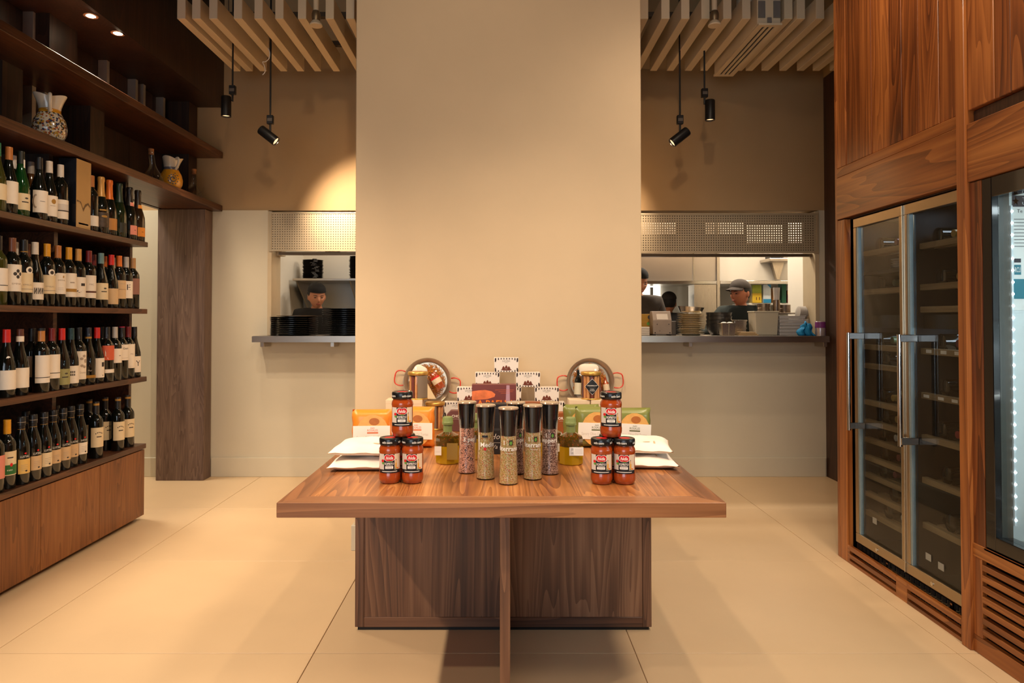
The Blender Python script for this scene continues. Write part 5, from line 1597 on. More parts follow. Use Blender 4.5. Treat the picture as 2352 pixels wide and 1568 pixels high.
def motif(kind, z0, z1, r):
    """print on the label; u runs round the bottle, u < 0 is the side turned to the shop"""
    h = z1 - z0
    zc = (z0 + z1) / 2
    lines = [(LGREY, 'r', -0.030, z0 + h * f, -0.004, z0 + h * f + 0.0012) for f in (0.2, 0.28)]
    M = {
        '': [],
        'word': [(DGREY, 'r', -0.032, zc - 0.004, -0.002, zc + 0.001), (DGREY, 'd', -0.012, zc + 0.016, 0.008, 0.004)],
        'wreath': [(LGREY, 'p', [(-0.045 + 0.018 * math.cos(a), zc + 0.034 * math.sin(a)) for a in [k * PI / 8 for k in range(4, 13)]] + [(-0.043 + 0.012 * math.cos(a), zc + 0.026 * math.sin(a)) for a in [k * PI / 8 for k in range(12, 3, -1)]]), (DGREY, 'r', -0.030, zc, -0.008, zc + 0.002)],
        'seal': [(GOLDP, 'd', -0.014, z1 - 0.028, 0.011, 0.012), (LGREY, 'r', -0.03, zc, -0.006, zc + 0.002)],
        'picbar': [(PALE, 'r', -0.05, zc - 0.004, 0.02, zc + 0.026), (DGREY, 'r', -0.05, zc - 0.010, 0.02, zc - 0.005)],
        'gold2': [(GOLDP, 'r', -0.045, z1 + 0.008, -0.01, z1 + 0.016), (GOLDP, 'd', -0.02, z1 - 0.022, 0.016, 0.006)],
        'dot': [(DGREY, 'r', -0.016, zc - 0.001, -0.004, zc + 0.002)],
        'line': [(BLK, 'r', -0.058, z0 + 0.024, 0.03, z0 + 0.027)],
        'line2': [(DGREY, 'r', -0.04, zc, 0.02, zc + 0.0015), (LGREY, 'r', -0.03, z1 - 0.02, 0.0, z1 - 0.018)],
        'clover': [(DGREY, 'd', -0.012 + dx, zc + 0.018 + dz, 0.0075, 0.008) for dx, dz in ((0, 0.013), (0, -0.013), (-0.012, 0), (0.012, 0))] + [(LGREY, 't', 'EMINA', -0.016, z0 + 0.034, 0.008, 0.04)],
        'medal': [(LGREY, 'r', -0.05, z0 + 0.014, 0.02, z0 + 0.017), (LGREY, 't', 'EMILIO', -0.016, zc - 0.01, 0.007, 0.04)],
        'scribble': [(DGREY, 'r', -0.052 + k * 0.008, z0 + 0.026, -0.0485 + k * 0.008, z0 + 0.055) for k in range(9)] + [(DGREY, 'p', [(-0.052 + k * 0.016, z0 + 0.028), (-0.049 + k * 0.016, z0 + 0.028), (-0.041 + k * 0.016, z0 + 0.054), (-0.044 + k * 0.016, z0 + 0.054)]) for k in range(4)],
        'octa': [(LGREY, 't', 'IMPERIAL', -0.012, z1 - 0.035, 0.007, 0.036), (GOLDP, 'd', -0.004, z1 - 0.018, 0.004, 0.006)] + lines,
        'goldband': [(GOLDP, 'r', -0.056, z0 + 0.026, 0.03, z0 + 0.042)] + [(LGREY, 'r', -0.028, zc + 0.01, -0.006, zc + 0.016)],
        'swirl': [(DGREY, 'p', [(-0.045, z0 + 0.03), (-0.03, z0 + 0.036), (-0.01, z0 + 0.034), (0.02, z0 + 0.032), (0.02, z0 + 0.027), (-0.015, z0 + 0.028), (-0.026, z0 + 0.022), (-0.034, z0 + 0.028)]), (DGREY, 'r', -0.018, zc + 0.006, 0.004, zc + 0.02)],
        'brownband': [(BRNP, 'r', -0.056, z0 + 0.028, 0.03, z0 + 0.037), (LGREY, 't', 'MAC', -0.018, zc + 0.012, 0.01, 0.024)],
        'bigE': [(DGREY, 't', 'E', -0.022, zc + 0.014, 0.034)],
        'heart': [(WHT, 'p', [(-0.020, 0.160), (-0.010, 0.172), (-0.012, 0.182), (-0.019, 0.184), (-0.023, 0.180), (-0.029, 0.182), (-0.033, 0.174)])] if False else [],
        'goldrect': [(GOLDP, 'r', -0.012, zc + 0.004, -0.002, zc + 0.04)] + lines,
        'stamp': [(DGREY, 'r', -0.034 + i * 0.008, zc - 0.006 + j * 0.014, -0.029 + i * 0.008, zc + 0.004 + j * 0.014) for i in range(3) for j in range(2)],
        'floral': [(LGREY, 'd', -0.012 + 0.012 * math.cos(k * 1.3), zc + 0.018 + 0.03 * math.sin(k * 1.3), 0.009, 0.007) for k in range(6)] + [(LGREY, 't', 'Dominio', -0.012, z0 + 0.035, 0.01, 0.036)],
        'mar': [(LGREY, 't', 'Mar', -0.026, 0.075, 0.009, 0.02)],
        'stampr': [(DGREY, 'r', -0.014, zc + 0.006, 0.006, zc + 0.03), (DGREY, 'd', -0.006, z0 + 0.012, 0.003, 0.003)],
        'gem': [(DGREY, 't', 'Gem', -0.016, z1 - 0.022, 0.012, 0.034), (LGREY, 'r', -0.04, z0 + 0.012, 0.0, z0 + 0.0135)],
        'thin': [(LGREY, 't', 'MA', -0.012, zc + 0.012, 0.011, 0.018), (LGREY, 'r', -0.03, z0 + 0.01, 0.0, z0 + 0.011)],
        'bigY': [(DGREY, 't', 'Y', -0.014, zc + 0.006, 0.034)],
        'greenlow': [(mat('print_deep_green', C(40, 104, 50), 0.5), 'r', -0.056, z0 + 0.004, 0.03, z0 + 0.046), (RED, 'd', -0.014, z0 + 0.046, 0.006, 0.008), (DGREY, 'r', -0.03, z1 - 0.03, -0.006, z1 - 0.025), (WHT, 'r', -0.03, z0 + 0.02, -0.01, z0 + 0.026)],
        'lustau': [(WHT, 't', 'LUSTAU', -0.014, z1 + 0.012, 0.010, 0.036), (RED, 'd', -0.012, z1 + 0.026, 0.005, 0.004)] + [(LGREY, 'r', -0.03, z0 + 0.014 + k * 0.008, -0.002, z0 + 0.0155 + k * 0.008) for k in range(4)] + [(DGREY, 'd', -0.008, z0 + 0.012, 0.005, 0.004)],
        'bilbao': [(DGREY, 'd', -0.034 + k * 0.008, z1 - 0.032 + 0.006 * math.sin(k * 0.8), 0.0028, 0.003) for k in range(5)] + [(DGREY, 'r', -0.030, z1 - 0.052, -0.004, z1 - 0.047)],
    }
    return M[kind]

def wine_bottle(row, shelf_z, spec):
    x, y, ty, gl, cp, z0, z1, lc, mo, desc = spec
    lab = '%s bottle on %s, %s' % ({'bord': 'wine', 'burg': 'wine', 'champ': 'sparkling', 'sherry': 'sherry'}[ty], row, desc)
    t = thing('wine_bottle' if ty != 'sherry' else 'sherry_bottle', lab, 'bottle', (x, y, shelf_z), PI / 2 + R.uniform(-0.12, 0.06), group='bottles on the ' + row)
    link('glass_body', cached(('b', ty), lambda: lathe_mesh(BODY[ty], 26)), GL[gl], t)
    cm = mat('capsule_' + cp, C(*CAP[cp]), 0.38, 0.15 if cp in ('gold', 'copper', 'silver', 'orange') else 0.0, var=0.06, scale=60, coat=0.2)
    cap = link('capsule' if ty != 'sherry' else 'stopper', cached(('c', ty), lambda: lathe_mesh(CAPP[ty], 20)), cm, t)
    r = RAD[ty]
    def band(name, m, a, c, rr=0.0160):
        link(name, cached((name, a, c, rr), lambda: lathe_mesh([(rr, a), (rr, c)], 18)), m, cap)
    if cp == 'neckstrip':
        b = B(); b.lathe([(0.0165, 0.215), (0.0160, 0.262)], 8, a0=-PI / 2 - 0.3, a1=-PI / 2 + 0.5); b.obj('neck_strip', WHT, t, 60)
    if cp == 'goldblack':
        band('gold_line', GOLDP, 0.245, 0.249, 0.0162)
    if cp == 'whiteband':
        band('white_band', LABC['white'], 0.243, 0.268, 0.0162)
    if cp == 'copperblk':
        band('black_top', BLK, 0.290, 0.3025, 0.0162)
    if cp == 'navygold':
        band('gold_band', GOLDP, 0.243, 0.252, 0.0166)
    if cp == 'blackmag':
        band('magenta_top', mat('print_magenta', C(170, 26, 70), 0.4), 0.298, 0.3026, 0.0158)
    if cp == 'blackgold':
        band('gold_top', GOLDP, 0.282, 0.293, 0.0156)
    if cp == 'stopper':
        band('cap_ring', GOLDP, 0.2475, 0.2495, 0.0163); band('cap_dash', LGREY, 0.279, 0.281, 0.0178)
    if cp in ('blackpink', 'blackorange'):
        b = B(); b.lathe([(0.0252, 0.200), (0.0205, 0.222)], 8, a0=-PI / 2 - 0.9, a1=-PI / 2 + 0.4); b.obj('neck_label', LABC['pink' if cp == 'blackpink' else 'orangel'], t, 60)
    if z1 > z0:
        half = 1.62
        if ty == 'champ' and lc in ('pink', 'orangel', 'tanl', 'blackov'):
            half = 0.95
        if lc == 'yellowl' or (ty == 'sherry'):
            half = 1.15
        rr = r + 0.0004
        if mo == 'octa':
            b = B()
            k = 14
            for i in range(k):
                ua, ub = -1.62 + 2 * 1.62 * i / k, -1.62 + 2 * 1.62 * (i + 1) / k
                def cut(u):
                    return 0.03 * max(0.0, (abs(u) - 1.05) / 0.57)
                V = [b.bm.verts.new(cyl_map(rr)(u * rr, z)) for u, z in ((ua, z0 + cut(ua)), (ub, z0 + cut(ub)), (ub, z1 - cut(ub)), (ua, z1 - cut(ua)))]
                b.bm.faces.new(V)
            l = b.obj('label', LABC[lc], t, 60)
        else:
            l = link('label', cached(('l', ty, z0, z1, half), lambda: lathe_mesh([(rr, z0), (rr, z1)], 16, a0=-PI / 2 - half, a1=-PI / 2 + half)), LABC[lc], t)
        it = motif(mo, z0, z1, rr)
        if it:
            draw(l, cyl_map(rr + 0.0005), it)
        if lc == 'redoct':
            draw(l, cyl_map(rr + 0.0005), [(LABC['white'], 'p', [(-0.044, 0.145), (-0.028, z0 + 0.004), (0.02, z0 + 0.004), (0.03, 0.145), (0.03, 0.175), (0.02, z1 - 0.004), (-0.028, z1 - 0.004), (-0.044, 0.175)])], 'octagon')
            draw(t, cyl_map(rr + 0.0003), [(LABC['white'], 'r', -0.045, 0.05, 0.02, 0.07)], 'lower_label')
        if mo == 'medal':
            draw(t, cyl_map(rr + 0.0012), [(LABC['white'], 'd', -0.010, z1 + 0.012, 0.0165, 0.0165)], 'medallion')
            draw(t, cyl_map(rr + 0.0018), [(DGREY, 'd', -0.010, z1 + 0.012, 0.009, 0.009)], 'medallion_mark')
        if mo == 'heart':
            draw(t, lambda u, v: Vector(((0.029) * math.sin(u / 0.029), -(0.0272 + (0.172 - v) * 0.22) * math.cos(u / 0.029) * 1.06, v)), [(WHT, 'd', -0.020, 0.172, 0.009, 0.010)], 'shoulder_mark')

BOTTLES = {
    'upper': [
        (-2.188, 2.953, 'burg', 'olive', 'grn', 0.05, 0.12, 'cream', '', 'green capsule and cream label at the open end'),
        (-2.192, 3.030, 'burg', 'dark', 'copper', 0.045, 0.145, 'white', '', 'copper capsule and tall plain white label'),
        (-2.192, 3.107, 'burg', 'green', 'neckstrip', 0.03, 0.105, 'cream', 'word', 'green glass and a white neck strip'),
        (-2.292, 3.318, 'burg', 'amber', 'grey', 0.0, 0.0, '', '', 'amber glass and pale grey capsule'),
        (-2.188, 3.224, 'burg', 'dark', 'black', 0.035, 0.14, 'white', 'wreath', 'black capsule and a wreath on its white label'),
        (-2.192, 3.302, 'burg', 'dark', 'white', 0.03, 0.13, 'white', 'seal', 'white capsule and a gold seal on its label'),
        (-2.192, 3.387, 'bord', 'dark', 'white', 0.03, 0.125, 'white', 'picbar', 'white capsule and a grey picture label with a dark bar'),
        (-2.292, 3.197, 'bord', 'dark', 'white', 0, 0, '', '', 'white capsule, standing behind the copper capped bottle'),
        (-2.424, 3.474, 'bord', 'dark', 'white', 0, 0, '', '', 'white capsule, standing behind the green glass bottle'),
        (-2.344, 3.474, 'bord', 'dark', 'white', 0, 0, '', '', 'white capsule, standing behind the wreath label bottle'),
        (-2.192, 3.643, 'bord', 'dark', 'copper', 0.03, 0.085, 'white', '', 'copper capsule and low white label beside the tan box'),
        (-2.188, 3.724, 'champ', 'dark', 'gold', 0.035, 0.115, 'blackpic', 'gold2', 'gold foil and a dark picture label'),
        (-2.192, 3.810, 'champ', 'dark', 'orange', 0.03, 0.095, 'tanl', '', 'orange foil and low tan label'),
        (-2.192, 3.910, 'champ', 'greendk', 'dgreen', 0.03, 0.085, 'blackov', '', 'dark green foil and a black oval label'),
        (-2.192, 4.020, 'champ', 'dark', 'blackpink', 0.03, 0.085, 'pink', 'dot', 'black foil and a small pink label'),
        (-2.192, 4.112, 'champ', 'brown', 'blackorange', 0.03, 0.085, 'orangel', 'dot', 'black foil and a small orange label'),
    ],
    'second': [
        (-2.192, 2.973, 'bord', 'olive', 'black', 0.06, 0.16, 'white', 'line', 'olive glass and a white label at the open end'),
        (-2.188, 3.053, 'bord', 'dark', 'brown', 0.062, 0.182, 'white', 'clover', 'brown capsule and a black clover on its tall label'),
        (-2.188, 3.128, 'bord', 'dark', 'goldblack', 0.06, 0.15, 'cream', 'medal', 'black capsule and round medallion beside the clover label'),
        (-2.192, 3.207, 'burg', 'dark', 'white', 0.03, 0.11, 'white', 'scribble', 'white capsule and a scribbled dark motif'),
        (-2.192, 3.293, 'bord', 'dark', 'yellow', 0.06, 0.15, 'cream', 'medal', 'yellow capsule and round medallion'),
        (-2.192, 3.374, 'bord', 'dark', 'copper', 0.062, 0.165, 'white', 'octa', 'copper capsule and an eight sided white label'),
        (-2.192, 3.459, 'bord', 'dark', 'yellow', 0.05, 0.17, 'white', 'goldband', 'yellow capsule and a gold band across its label'),
        (-2.192, 3.537, 'bord', 'dark', 'gold', 0.052, 0.155, 'white', 'swirl', 'gold capsule and a black swirl on its label'),
        (-2.192, 3.627, 'bord', 'dark', 'dred', 0.05, 0.17, 'white', 'brownband', 'dark red capsule and a brown stripe on its label'),
        (-2.192, 3.738, 'burg', 'dark', 'teal', 0.045, 0.135, 'cream', 'word', 'teal capsule and cream label'),
        (-2.192, 3.838, 'burg', 'dark', 'red', 0.022, 0.11, 'tan', '', 'red capsule and low plain tan label'),
        (-2.192, 3.917, 'bord', 'dark', 'orange', 0.055, 0.16, 'tan', 'line2', 'orange capsule and tan label'),
        (-2.192, 3.990, 'bord', 'dark', 'silver', 0.06, 0.16, 'white', 'bigE', 'silver capsule and a curly letter E'),
        (-2.192, 4.065, 'bord', 'dark', 'tanc', 0.085, 0.18, 'mauve', '', 'tan capsule and mauve brown label at the shelf end'),
        (-2.292, 3.215, 'bord', 'dark', 'white', 0, 0, '', '', 'white capsule, half hidden behind the clover label bottle'),
        (-2.292, 3.298, 'bord', 'dark', 'brown', 0, 0, '', '', 'brown capsule, half hidden behind the medallion bottle'),
        (-2.368, 3.494, 'bord', 'dark', 'copper', 0, 0, '', '', 'copper capsule, half hidden behind the scribble label bottle'),
        (-2.296, 3.473, 'bord', 'dark', 'tanc', 0, 0, '', '', 'tan capsule, half hidden behind the yellow capped medallion bottle'),
        (-2.292, 3.837, 'bord', 'dark', 'dred', 0, 0, '', '', 'dark red capsule, half hidden behind the teal capped bottle'),
        (-2.292, 3.943, 'bord', 'dark', 'orange', 0, 0, '', '', 'orange capsule, half hidden between the teal and red capped bottles'),
        (-2.292, 4.027, 'bord', 'dark', 'white', 0, 0, '', '', 'white capsule, half hidden behind the red capped bottle'),
    ],
    'third': [
        (-2.192, 3.030, 'burg', 'dark', 'red', 0.035, 0.12, 'white', 'heart', 'red capsule and a white heart on its shoulder'),
        (-2.192, 3.115, 'burg', 'dark', 'whiteband', 0.035, 0.125, 'white', '', 'brown capsule with a white band'),
        (-2.246, 3.275, 'bord', 'dark', 'black', 0.07, 0.17, 'white', 'goldrect', 'black capsule and gold bar at the label edge'),
        (-2.180, 3.242, 'bord', 'dark', 'copperblk', 0.045, 0.175, 'white', 'line', 'copper capsule with a black top'),
        (-2.180, 3.317, 'bord', 'dark', 'dred', 0.06, 0.175, 'white', 'line', 'dark red capsule and black line low on its label'),
        (-2.180, 3.393, 'burg', 'dark', 'red', 0.022, 0.1, 'sage', 'word', 'red capsule and sage green label'),
        (-2.184, 3.471, 'burg', 'dark', 'teald', 0.022, 0.11, 'white', 'stamp', 'dark teal capsule and a small framed label'),
        (-2.192, 3.548, 'bord', 'dark', 'black', 0.035, 0.18, 'white', 'floral', 'black capsule and a tall floral label'),
        (-2.192, 3.630, 'burg', 'dark', 'navygold', 0.035, 0.05, 'goldl', 'mar', 'navy capsule, black label and a gold band'),
        (-2.192, 3.709, 'burg', 'dark', 'red', 0.03, 0.135, 'white', 'stampr', 'bright red capsule and a square dark stamp'),
        (-2.180, 3.782, 'bord', 'dark', 'black', 0.12, 0.2, 'redoct', '', 'black capsule and an orange red label with a pale centre'),
        (-2.180, 3.859, 'bord', 'dark', 'silver', 0.1, 0.18, 'white', 'dot', 'silver capsule and a short high white label'),
        (-2.184, 3.937, 'bord', 'dark', 'blackmag', 0.11, 0.2, 'white', 'gem', 'black capsule with a magenta top'),
        (-2.188, 4.013, 'bord', 'dark', 'dred', 0.06, 0.2, 'white', 'thin', 'dark red capsule and a tall narrow white label'),
        (-2.192, 4.087, 'burg', 'dark', 'black', 0.03, 0.125, 'white', 'bigY', 'black capsule and a dark Y at the shelf end'),
        (-2.292, 3.494, 'bord', 'dark', 'teald', 0, 0, '', '', 'dark teal capsule, half hidden behind the black line labels'),
        (-2.292, 3.924, 'bord', 'dark', 'black', 0, 0, '', '', 'black capsule, half hidden behind the orange red label'),
    ],
    'cabinet': [
        (-2.188, 2.964, 'bord', 'dark', 'black', 0.06, 0.16, 'pink', '', 'pink label at the open end'),
        (-2.192, 3.040, 'bord', 'dark', 'yellow', 0.06, 0.165, 'cream', 'greenlow', 'yellow capsule and a cream and green label'),
        (-2.184, 3.119, 'sherry', 'dark', 'stopper', 0.05, 0.115, 'yellowl', 'lustau', 'black stopper and yellow label'),
        (-2.180, 3.192, 'sherry', 'dark', 'stopper', 0.05, 0.115, 'tan', 'lustau', 'black stopper and tan label beside the yellow labelled sherry'),
        (-2.180, 3.267, 'sherry', 'dark', 'stopper', 0.05, 0.115, 'cream', 'lustau', 'cream label, third sherry from the yellow label'),
        (-2.184, 3.340, 'sherry', 'dark', 'stopper', 0.05, 0.115, 'tan', 'lustau', 'tan label, fourth sherry from the yellow label'),
        (-2.184, 3.416, 'sherry', 'dark', 'stopper', 0.05, 0.115, 'tan', 'lustau', 'tan label, fifth sherry from the yellow label'),
        (-2.192, 3.491, 'sherry', 'dark', 'stopper', 0.05, 0.115, 'tan', 'lustau', 'tan label, sixth sherry from the yellow label'),
        (-2.192, 3.566, 'sherry', 'dark', 'stopper', 0.05, 0.11, 'white', 'lustau', 'black stopper and white label beside the upright'),
        (-2.292, 3.306, 'sherry', 'dark', 'stopper', 0, 0, '', '', 'behind the yellow labelled sherry'),
        (-2.352, 3.471, 'sherry', 'dark', 'stopper', 0, 0, '', '', 'behind the second sherry from the yellow label'),
        (-2.360, 3.560, 'sherry', 'dark', 'stopper', 0, 0, '', '', 'behind the third sherry from the yellow label'),
        (-2.292, 3.528, 'sherry', 'dark', 'stopper', 0, 0, '', '', 'behind the fourth sherry from the yellow label'),
        (-2.192, 3.708, 'bord', 'dark', 'blackgold', 0.06, 0.165, 'cream', 'bilbao', 'first large cream label past the sherries'),
        (-2.268, 3.924, 'bord', 'dark', 'blackgold', 0.06, 0.165, 'cream', 'bilbao', 'gold topped, tucked behind the first large cream label'),
        (-2.192, 3.918, 'bord', 'dark', 'blackgold', 0.06, 0.165, 'cream', 'bilbao', 'gold topped, next to the cabinet end bottle'),
        (-2.192, 4.022, 'bord', 'dark', 'blackgold', 0.06, 0.165, 'cream', 'bilbao', 'gold topped, last bottle at the cabinet end'),
        (-2.292, 3.811, 'bord', 'dark', 'blackgold', 0.06, 0.165, 'cream', 'bilbao', 'gold topped, half hidden behind the upright'),
    ],
}
ROWN = {'upper': ('top shelf', Z4), 'second': ('second shelf', Z3), 'third': ('third shelf', Z2), 'cabinet': ('cabinet top', ZWT)}
for rk, specs in BOTTLES.items():
    for sp in specs:
        wine_bottle(ROWN[rk][0], ROWN[rk][1] + 0.0003, sp)

# tan presentation box between the bottles
t = thing('presentation_box', 'tall tan presentation box with dark sides between the bottles on the top shelf', 'box', (-2.198, 3.5135, Z4 + 0.0004))
b = B(); b.box(-0.046, -0.0615, 0, 0.0445, 0.0615, 0.352, 0.001); b.obj('box', mat('navy_card', C(24, 26, 32), 0.25, var=0.1, scale=16, coat=0.4), t)
b = B(); b.box(0.0446, -0.0610, 0.001, 0.0455, 0.0610, 0.351); b.obj('front_panel', mat('tan_gold_card', C(166, 132, 82), 0.4, 0.2, var=0.05, scale=16), t)
SIL = mat('silhouette_print', C(92, 68, 40), 0.5)
LIT = mat('pale_gold_print', C(180, 150, 104), 0.5)
draw(t, flat_map((0.0459, 0, 0), (0, 1.15, 0), (0, 0, 1)), [(LIT, 'p', [(-0.05, 0.012), (0.05, 0.012), (0.05, 0.10), (0.03, 0.125), (0.012, 0.11), (0.0, 0.085), (-0.02, 0.12), (-0.05, 0.13)]), (SIL, 'p', [(-0.05, 0.132), (-0.03, 0.134), (-0.018, 0.122), (-0.002, 0.088), (0.012, 0.113), (0.03, 0.128), (0.05, 0.115), (0.05, 0.122), (0.034, 0.14), (0.01, 0.128), (-0.004, 0.104), (-0.02, 0.136), (-0.05, 0.142)]), (WHT, 'r', -0.035, 0.02, 0.035, 0.028)])

# painted jugs
FLOW = speckle('painted_flowers', [(C(190, 178, 156), 0.46), (C(44, 50, 76), 0.15), (C(150, 78, 38), 0.13), (C(164, 126, 46), 0.14), (C(64, 56, 38), 0.12)], 120, 0.2, 0.7)
CREAMG = mat('cream_glaze', C(204, 192, 172), 0.2, var=0.05, scale=16, coat=0.6)
YELG = mat('yellow_glaze', C(196, 134, 28), 0.2, var=0.08, scale=16, coat=0.6)
def jug(x, y, z, rz, label, body_m, collar_m, s=1.0):
    t = thing('painted_jug', label, 'jug', (x, y, z), rz)
    b = B(); b.lathe([(0, 0), (0.045 * s, 0), (0.052 * s, 0.006 * s), (0.070 * s, 0.045 * s), (0.0735 * s, 0.075 * s), (0.066 * s, 0.110 * s), (0.050 * s, 0.140 * s), (0.0495 * s, 0.142 * s)], 36); b.obj('body', body_m, t, 60)
    b = B(); b.lathe([(0.0502 * s, 0.139 * s), (0.046 * s, 0.150 * s), (0.0455 * s, 0.160 * s), (0.0462 * s, 0.1605 * s)], 36); b.obj('collar', collar_m, t, 60)
    b = B()
    n = 48
    prof = [(0.0455, 0.1595), (0.047, 0.172), (0.054, 0.195), (0.064, 0.222), (0.060, 0.222), (0.050, 0.196), (0.043, 0.172), (0.041, 0.158)]
    rings = []
    for r_, z_ in prof:
        k = max(0.0, (z_ - 0.165) / 0.057)
        ring = []
        for i in range(n):
            a = 2 * PI * i / n
            tre = 1 + 0.16 * k * math.cos(3 * a)
            ring.append(b.bm.verts.new((r_ * s * tre * math.cos(a), r_ * s * tre * math.sin(a), (z_ + 0.006 * k * math.cos(3 * a)) * s)))
        rings.append(ring)
    for p, q in zip(rings, rings[1:]):
        for i in range(n):
            j = (i + 1) % n
            b.bm.faces.new((p[i], p[j], q[j], q[i]))
    mo = b.obj('trefoil_mouth', CREAMG, t, 70)
    for a in (-0.5, 0.55):
        draw(mo, lambda u, v, a=a: Vector(((0.0575 * s + (v - 0.2) * 0.36) * math.sin(a + u / 0.05), -(0.0575 * s + (v - 0.2) * 0.36) * math.cos(a + u / 0.05), v * s)), [(DGREY, 'd', du, 0.2 + dv, 0.004, 0.005) for du, dv in ((0, 0), (0.008, 0.002), (-0.008, 0.003), (0.003, 0.009), (-0.004, -0.008))], 'painted_leaf')
    b = B(); b.tube(soft([Vector((-0.050, 0, 0.214)) * s, Vector((-0.072, 0, 0.222)) * s, Vector((-0.086, 0, 0.205)) * s, Vector((-0.080, 0, 0.175)) * s, Vector((-0.050, 0, 0.145)) * s]), 0.0085 * s, 10); b.obj('handle', CREAMG, t, 60)
    return t
jug(-2.25, 3.39, ZA + 0.0003, 2.155, 'flower painted jug with trefoil mouth and yellow collar on the long shelf', FLOW, YELG, 1.05)
j2 = jug(-2.26, 4.665, ZA + 0.0003, 2.6, 'yellow jug with cream spout and painted scroll between two glass carafes', YELG, mat('blue_glaze', C(92, 88, 98), 0.25, coat=0.5), 1.02)
SC = mat('scroll_paint', C(58, 60, 70), 0.4)
draw(j2, lambda u, v: Vector((0.0762 * math.sin(-2.0 + u / 0.0745) * (1 - ((v - 0.075) / 0.13) ** 2 * 0.75), -0.0762 * math.cos(-2.0 + u / 0.0745) * (1 - ((v - 0.075) / 0.13) ** 2 * 0.75), v)),
     [(SC, 'd', 0.028 * math.cos(k * 0.55) * (0.25 + k * 0.045), 0.078 + 0.03 * math.sin(k * 0.55) * (0.25 + k * 0.045), 0.0050, 0.0034) for k in range(26)], 'painted_scroll')

# glass carafes with corks
CLEAR = thin_glass('clear_glass', (0.95, 0.96, 0.96, 1), 0.0, 1.5)
M_CORK = mat('cork', C(170, 112, 66), 0.8, var=0.12, scale=60)
def carafe(x, y, z, label, lean):
    t = thing('glass_carafe', label, 'carafe', (x, y, z), 0.0, group='corked glass carafes')
    b = B(); vs = b.lathe([(0, 0.004), (0.06, 0.002), (0.072, 0.008), (0.068, 0.03), (0.048, 0.075), (0.026, 0.110), (0.0185, 0.135), (0.0175, 0.19), (0.019, 0.215), (0.0175, 0.215), (0.016, 0.19), (0.0165, 0.135), (0.024, 0.108), (0.046, 0.073), (0.065, 0.03), (0.068, 0.010), (0, 0.007)], 30)
    for v in vs:
        k = max(0.0, v.co.z - 0.11)
        v.co.y += lean * k
    b.obj('glass_body', CLEAR, t, 60)
    b = B(); vs = b.cyl((0, lean * 0.1, 0.196), 0.0155, 0.036, 16, r2=0.0175); b.obj('cork', M_CORK, t, 40)
    b = B(); b.tube([(0.02, 0.055, 0.045), (0.03, 0.085, 0.075), (0.035, 0.10, 0.115)], [0.016, 0.008, 0.005], 10); b.obj('spout', CLEAR, t, 60)
    return t
carafe(-2.27, 4.44, ZA, 'corked glass carafe on the shop side of the yellow jug', -0.25)
carafe(-2.262, 5.005, ZA, 'corked glass carafe at the back wall end of the long shelf', 0.12)

# hand crank ham clamp at the open end of the shelf
t = thing('ham_clamp', 'old steel crank clamp with a curved arm on the long shelf', 'crank tool', (-2.26, 2.83, ZA + 0.0006))
MS = mat('aged_steel', C(160, 152, 134), 0.35, 0.9, var=0.1, scale=30)
b = B(); b.box(-0.06, -0.10, 0.0, 0.06, 0.03, 0.014, 0.003); b.obj('base', MS, t)
b = B(); b.tube(soft([(0, -0.08, 0.01), (0, -0.02, 0.04), (0, 0.045, 0.07), (0, 0.075, 0.115), (0, 0.08, 0.15), (0, 0.07, 0.19)]), 0.008, 10); b.obj('curved_arm', MS, t, 50)
b = B(); b.ball((0, 0.035, 0.21), 0.03, 0.045, 0.035, 18, 12); b.obj('head', MS, t, 50)
b = B(); b.box(-0.014, 0.06, 0.14, 0.014, 0.10, 0.20, 0.004); b.obj('jaw', MS, t)
b = B(); b.tube(soft([(0, 0.08, 0.152), (0, 0.11, 0.15), (0, 0.135, 0.115), (0, 0.16, 0.105), (0, 0.185, 0.108)]), 0.0045, 8); b.ball((0, 0.187, 0.108), 0.007); b.obj('crank_handle', MS, t, 50)
# ---------------------------------------------------------------- kitchen behind the hatches
b = B()
b.box(-2.08, YW + 0.2, 0, -1.98, 6.95, 2.7); b.box(-1.98, 6.85, 0, -0.4, 6.95, 2.7); b.box(-0.45, 6.95, 0, -0.35, 8.6, 2.7)
struct('wall_kitchen_side', 'pale kitchen walls behind the hatch beside the wine shelves', b, M_KWALL)
b = B()
b.box(-0.35, 8.5, 0, 3.5, 8.6, 2.7); b.box(3.4, 6.2, 0, 3.5, 8.5, 2.7); b.box(2.58, YW + 0.2, 0, 2.72, 6.13, 2.7); b.box(2.72, 6.03, 0, 3.5, 6.13, 2.7)
struct('wall_kitchen_back', 'white kitchen walls behind the hatch beside the coolers', b, M_KWALL)
b = B(); b.box(-2.08, YW + 0.2, 2.7, 3.5, 8.6, 2.78)
struct('ceiling_kitchen', 'white kitchen ceiling', b, M_KWALL)
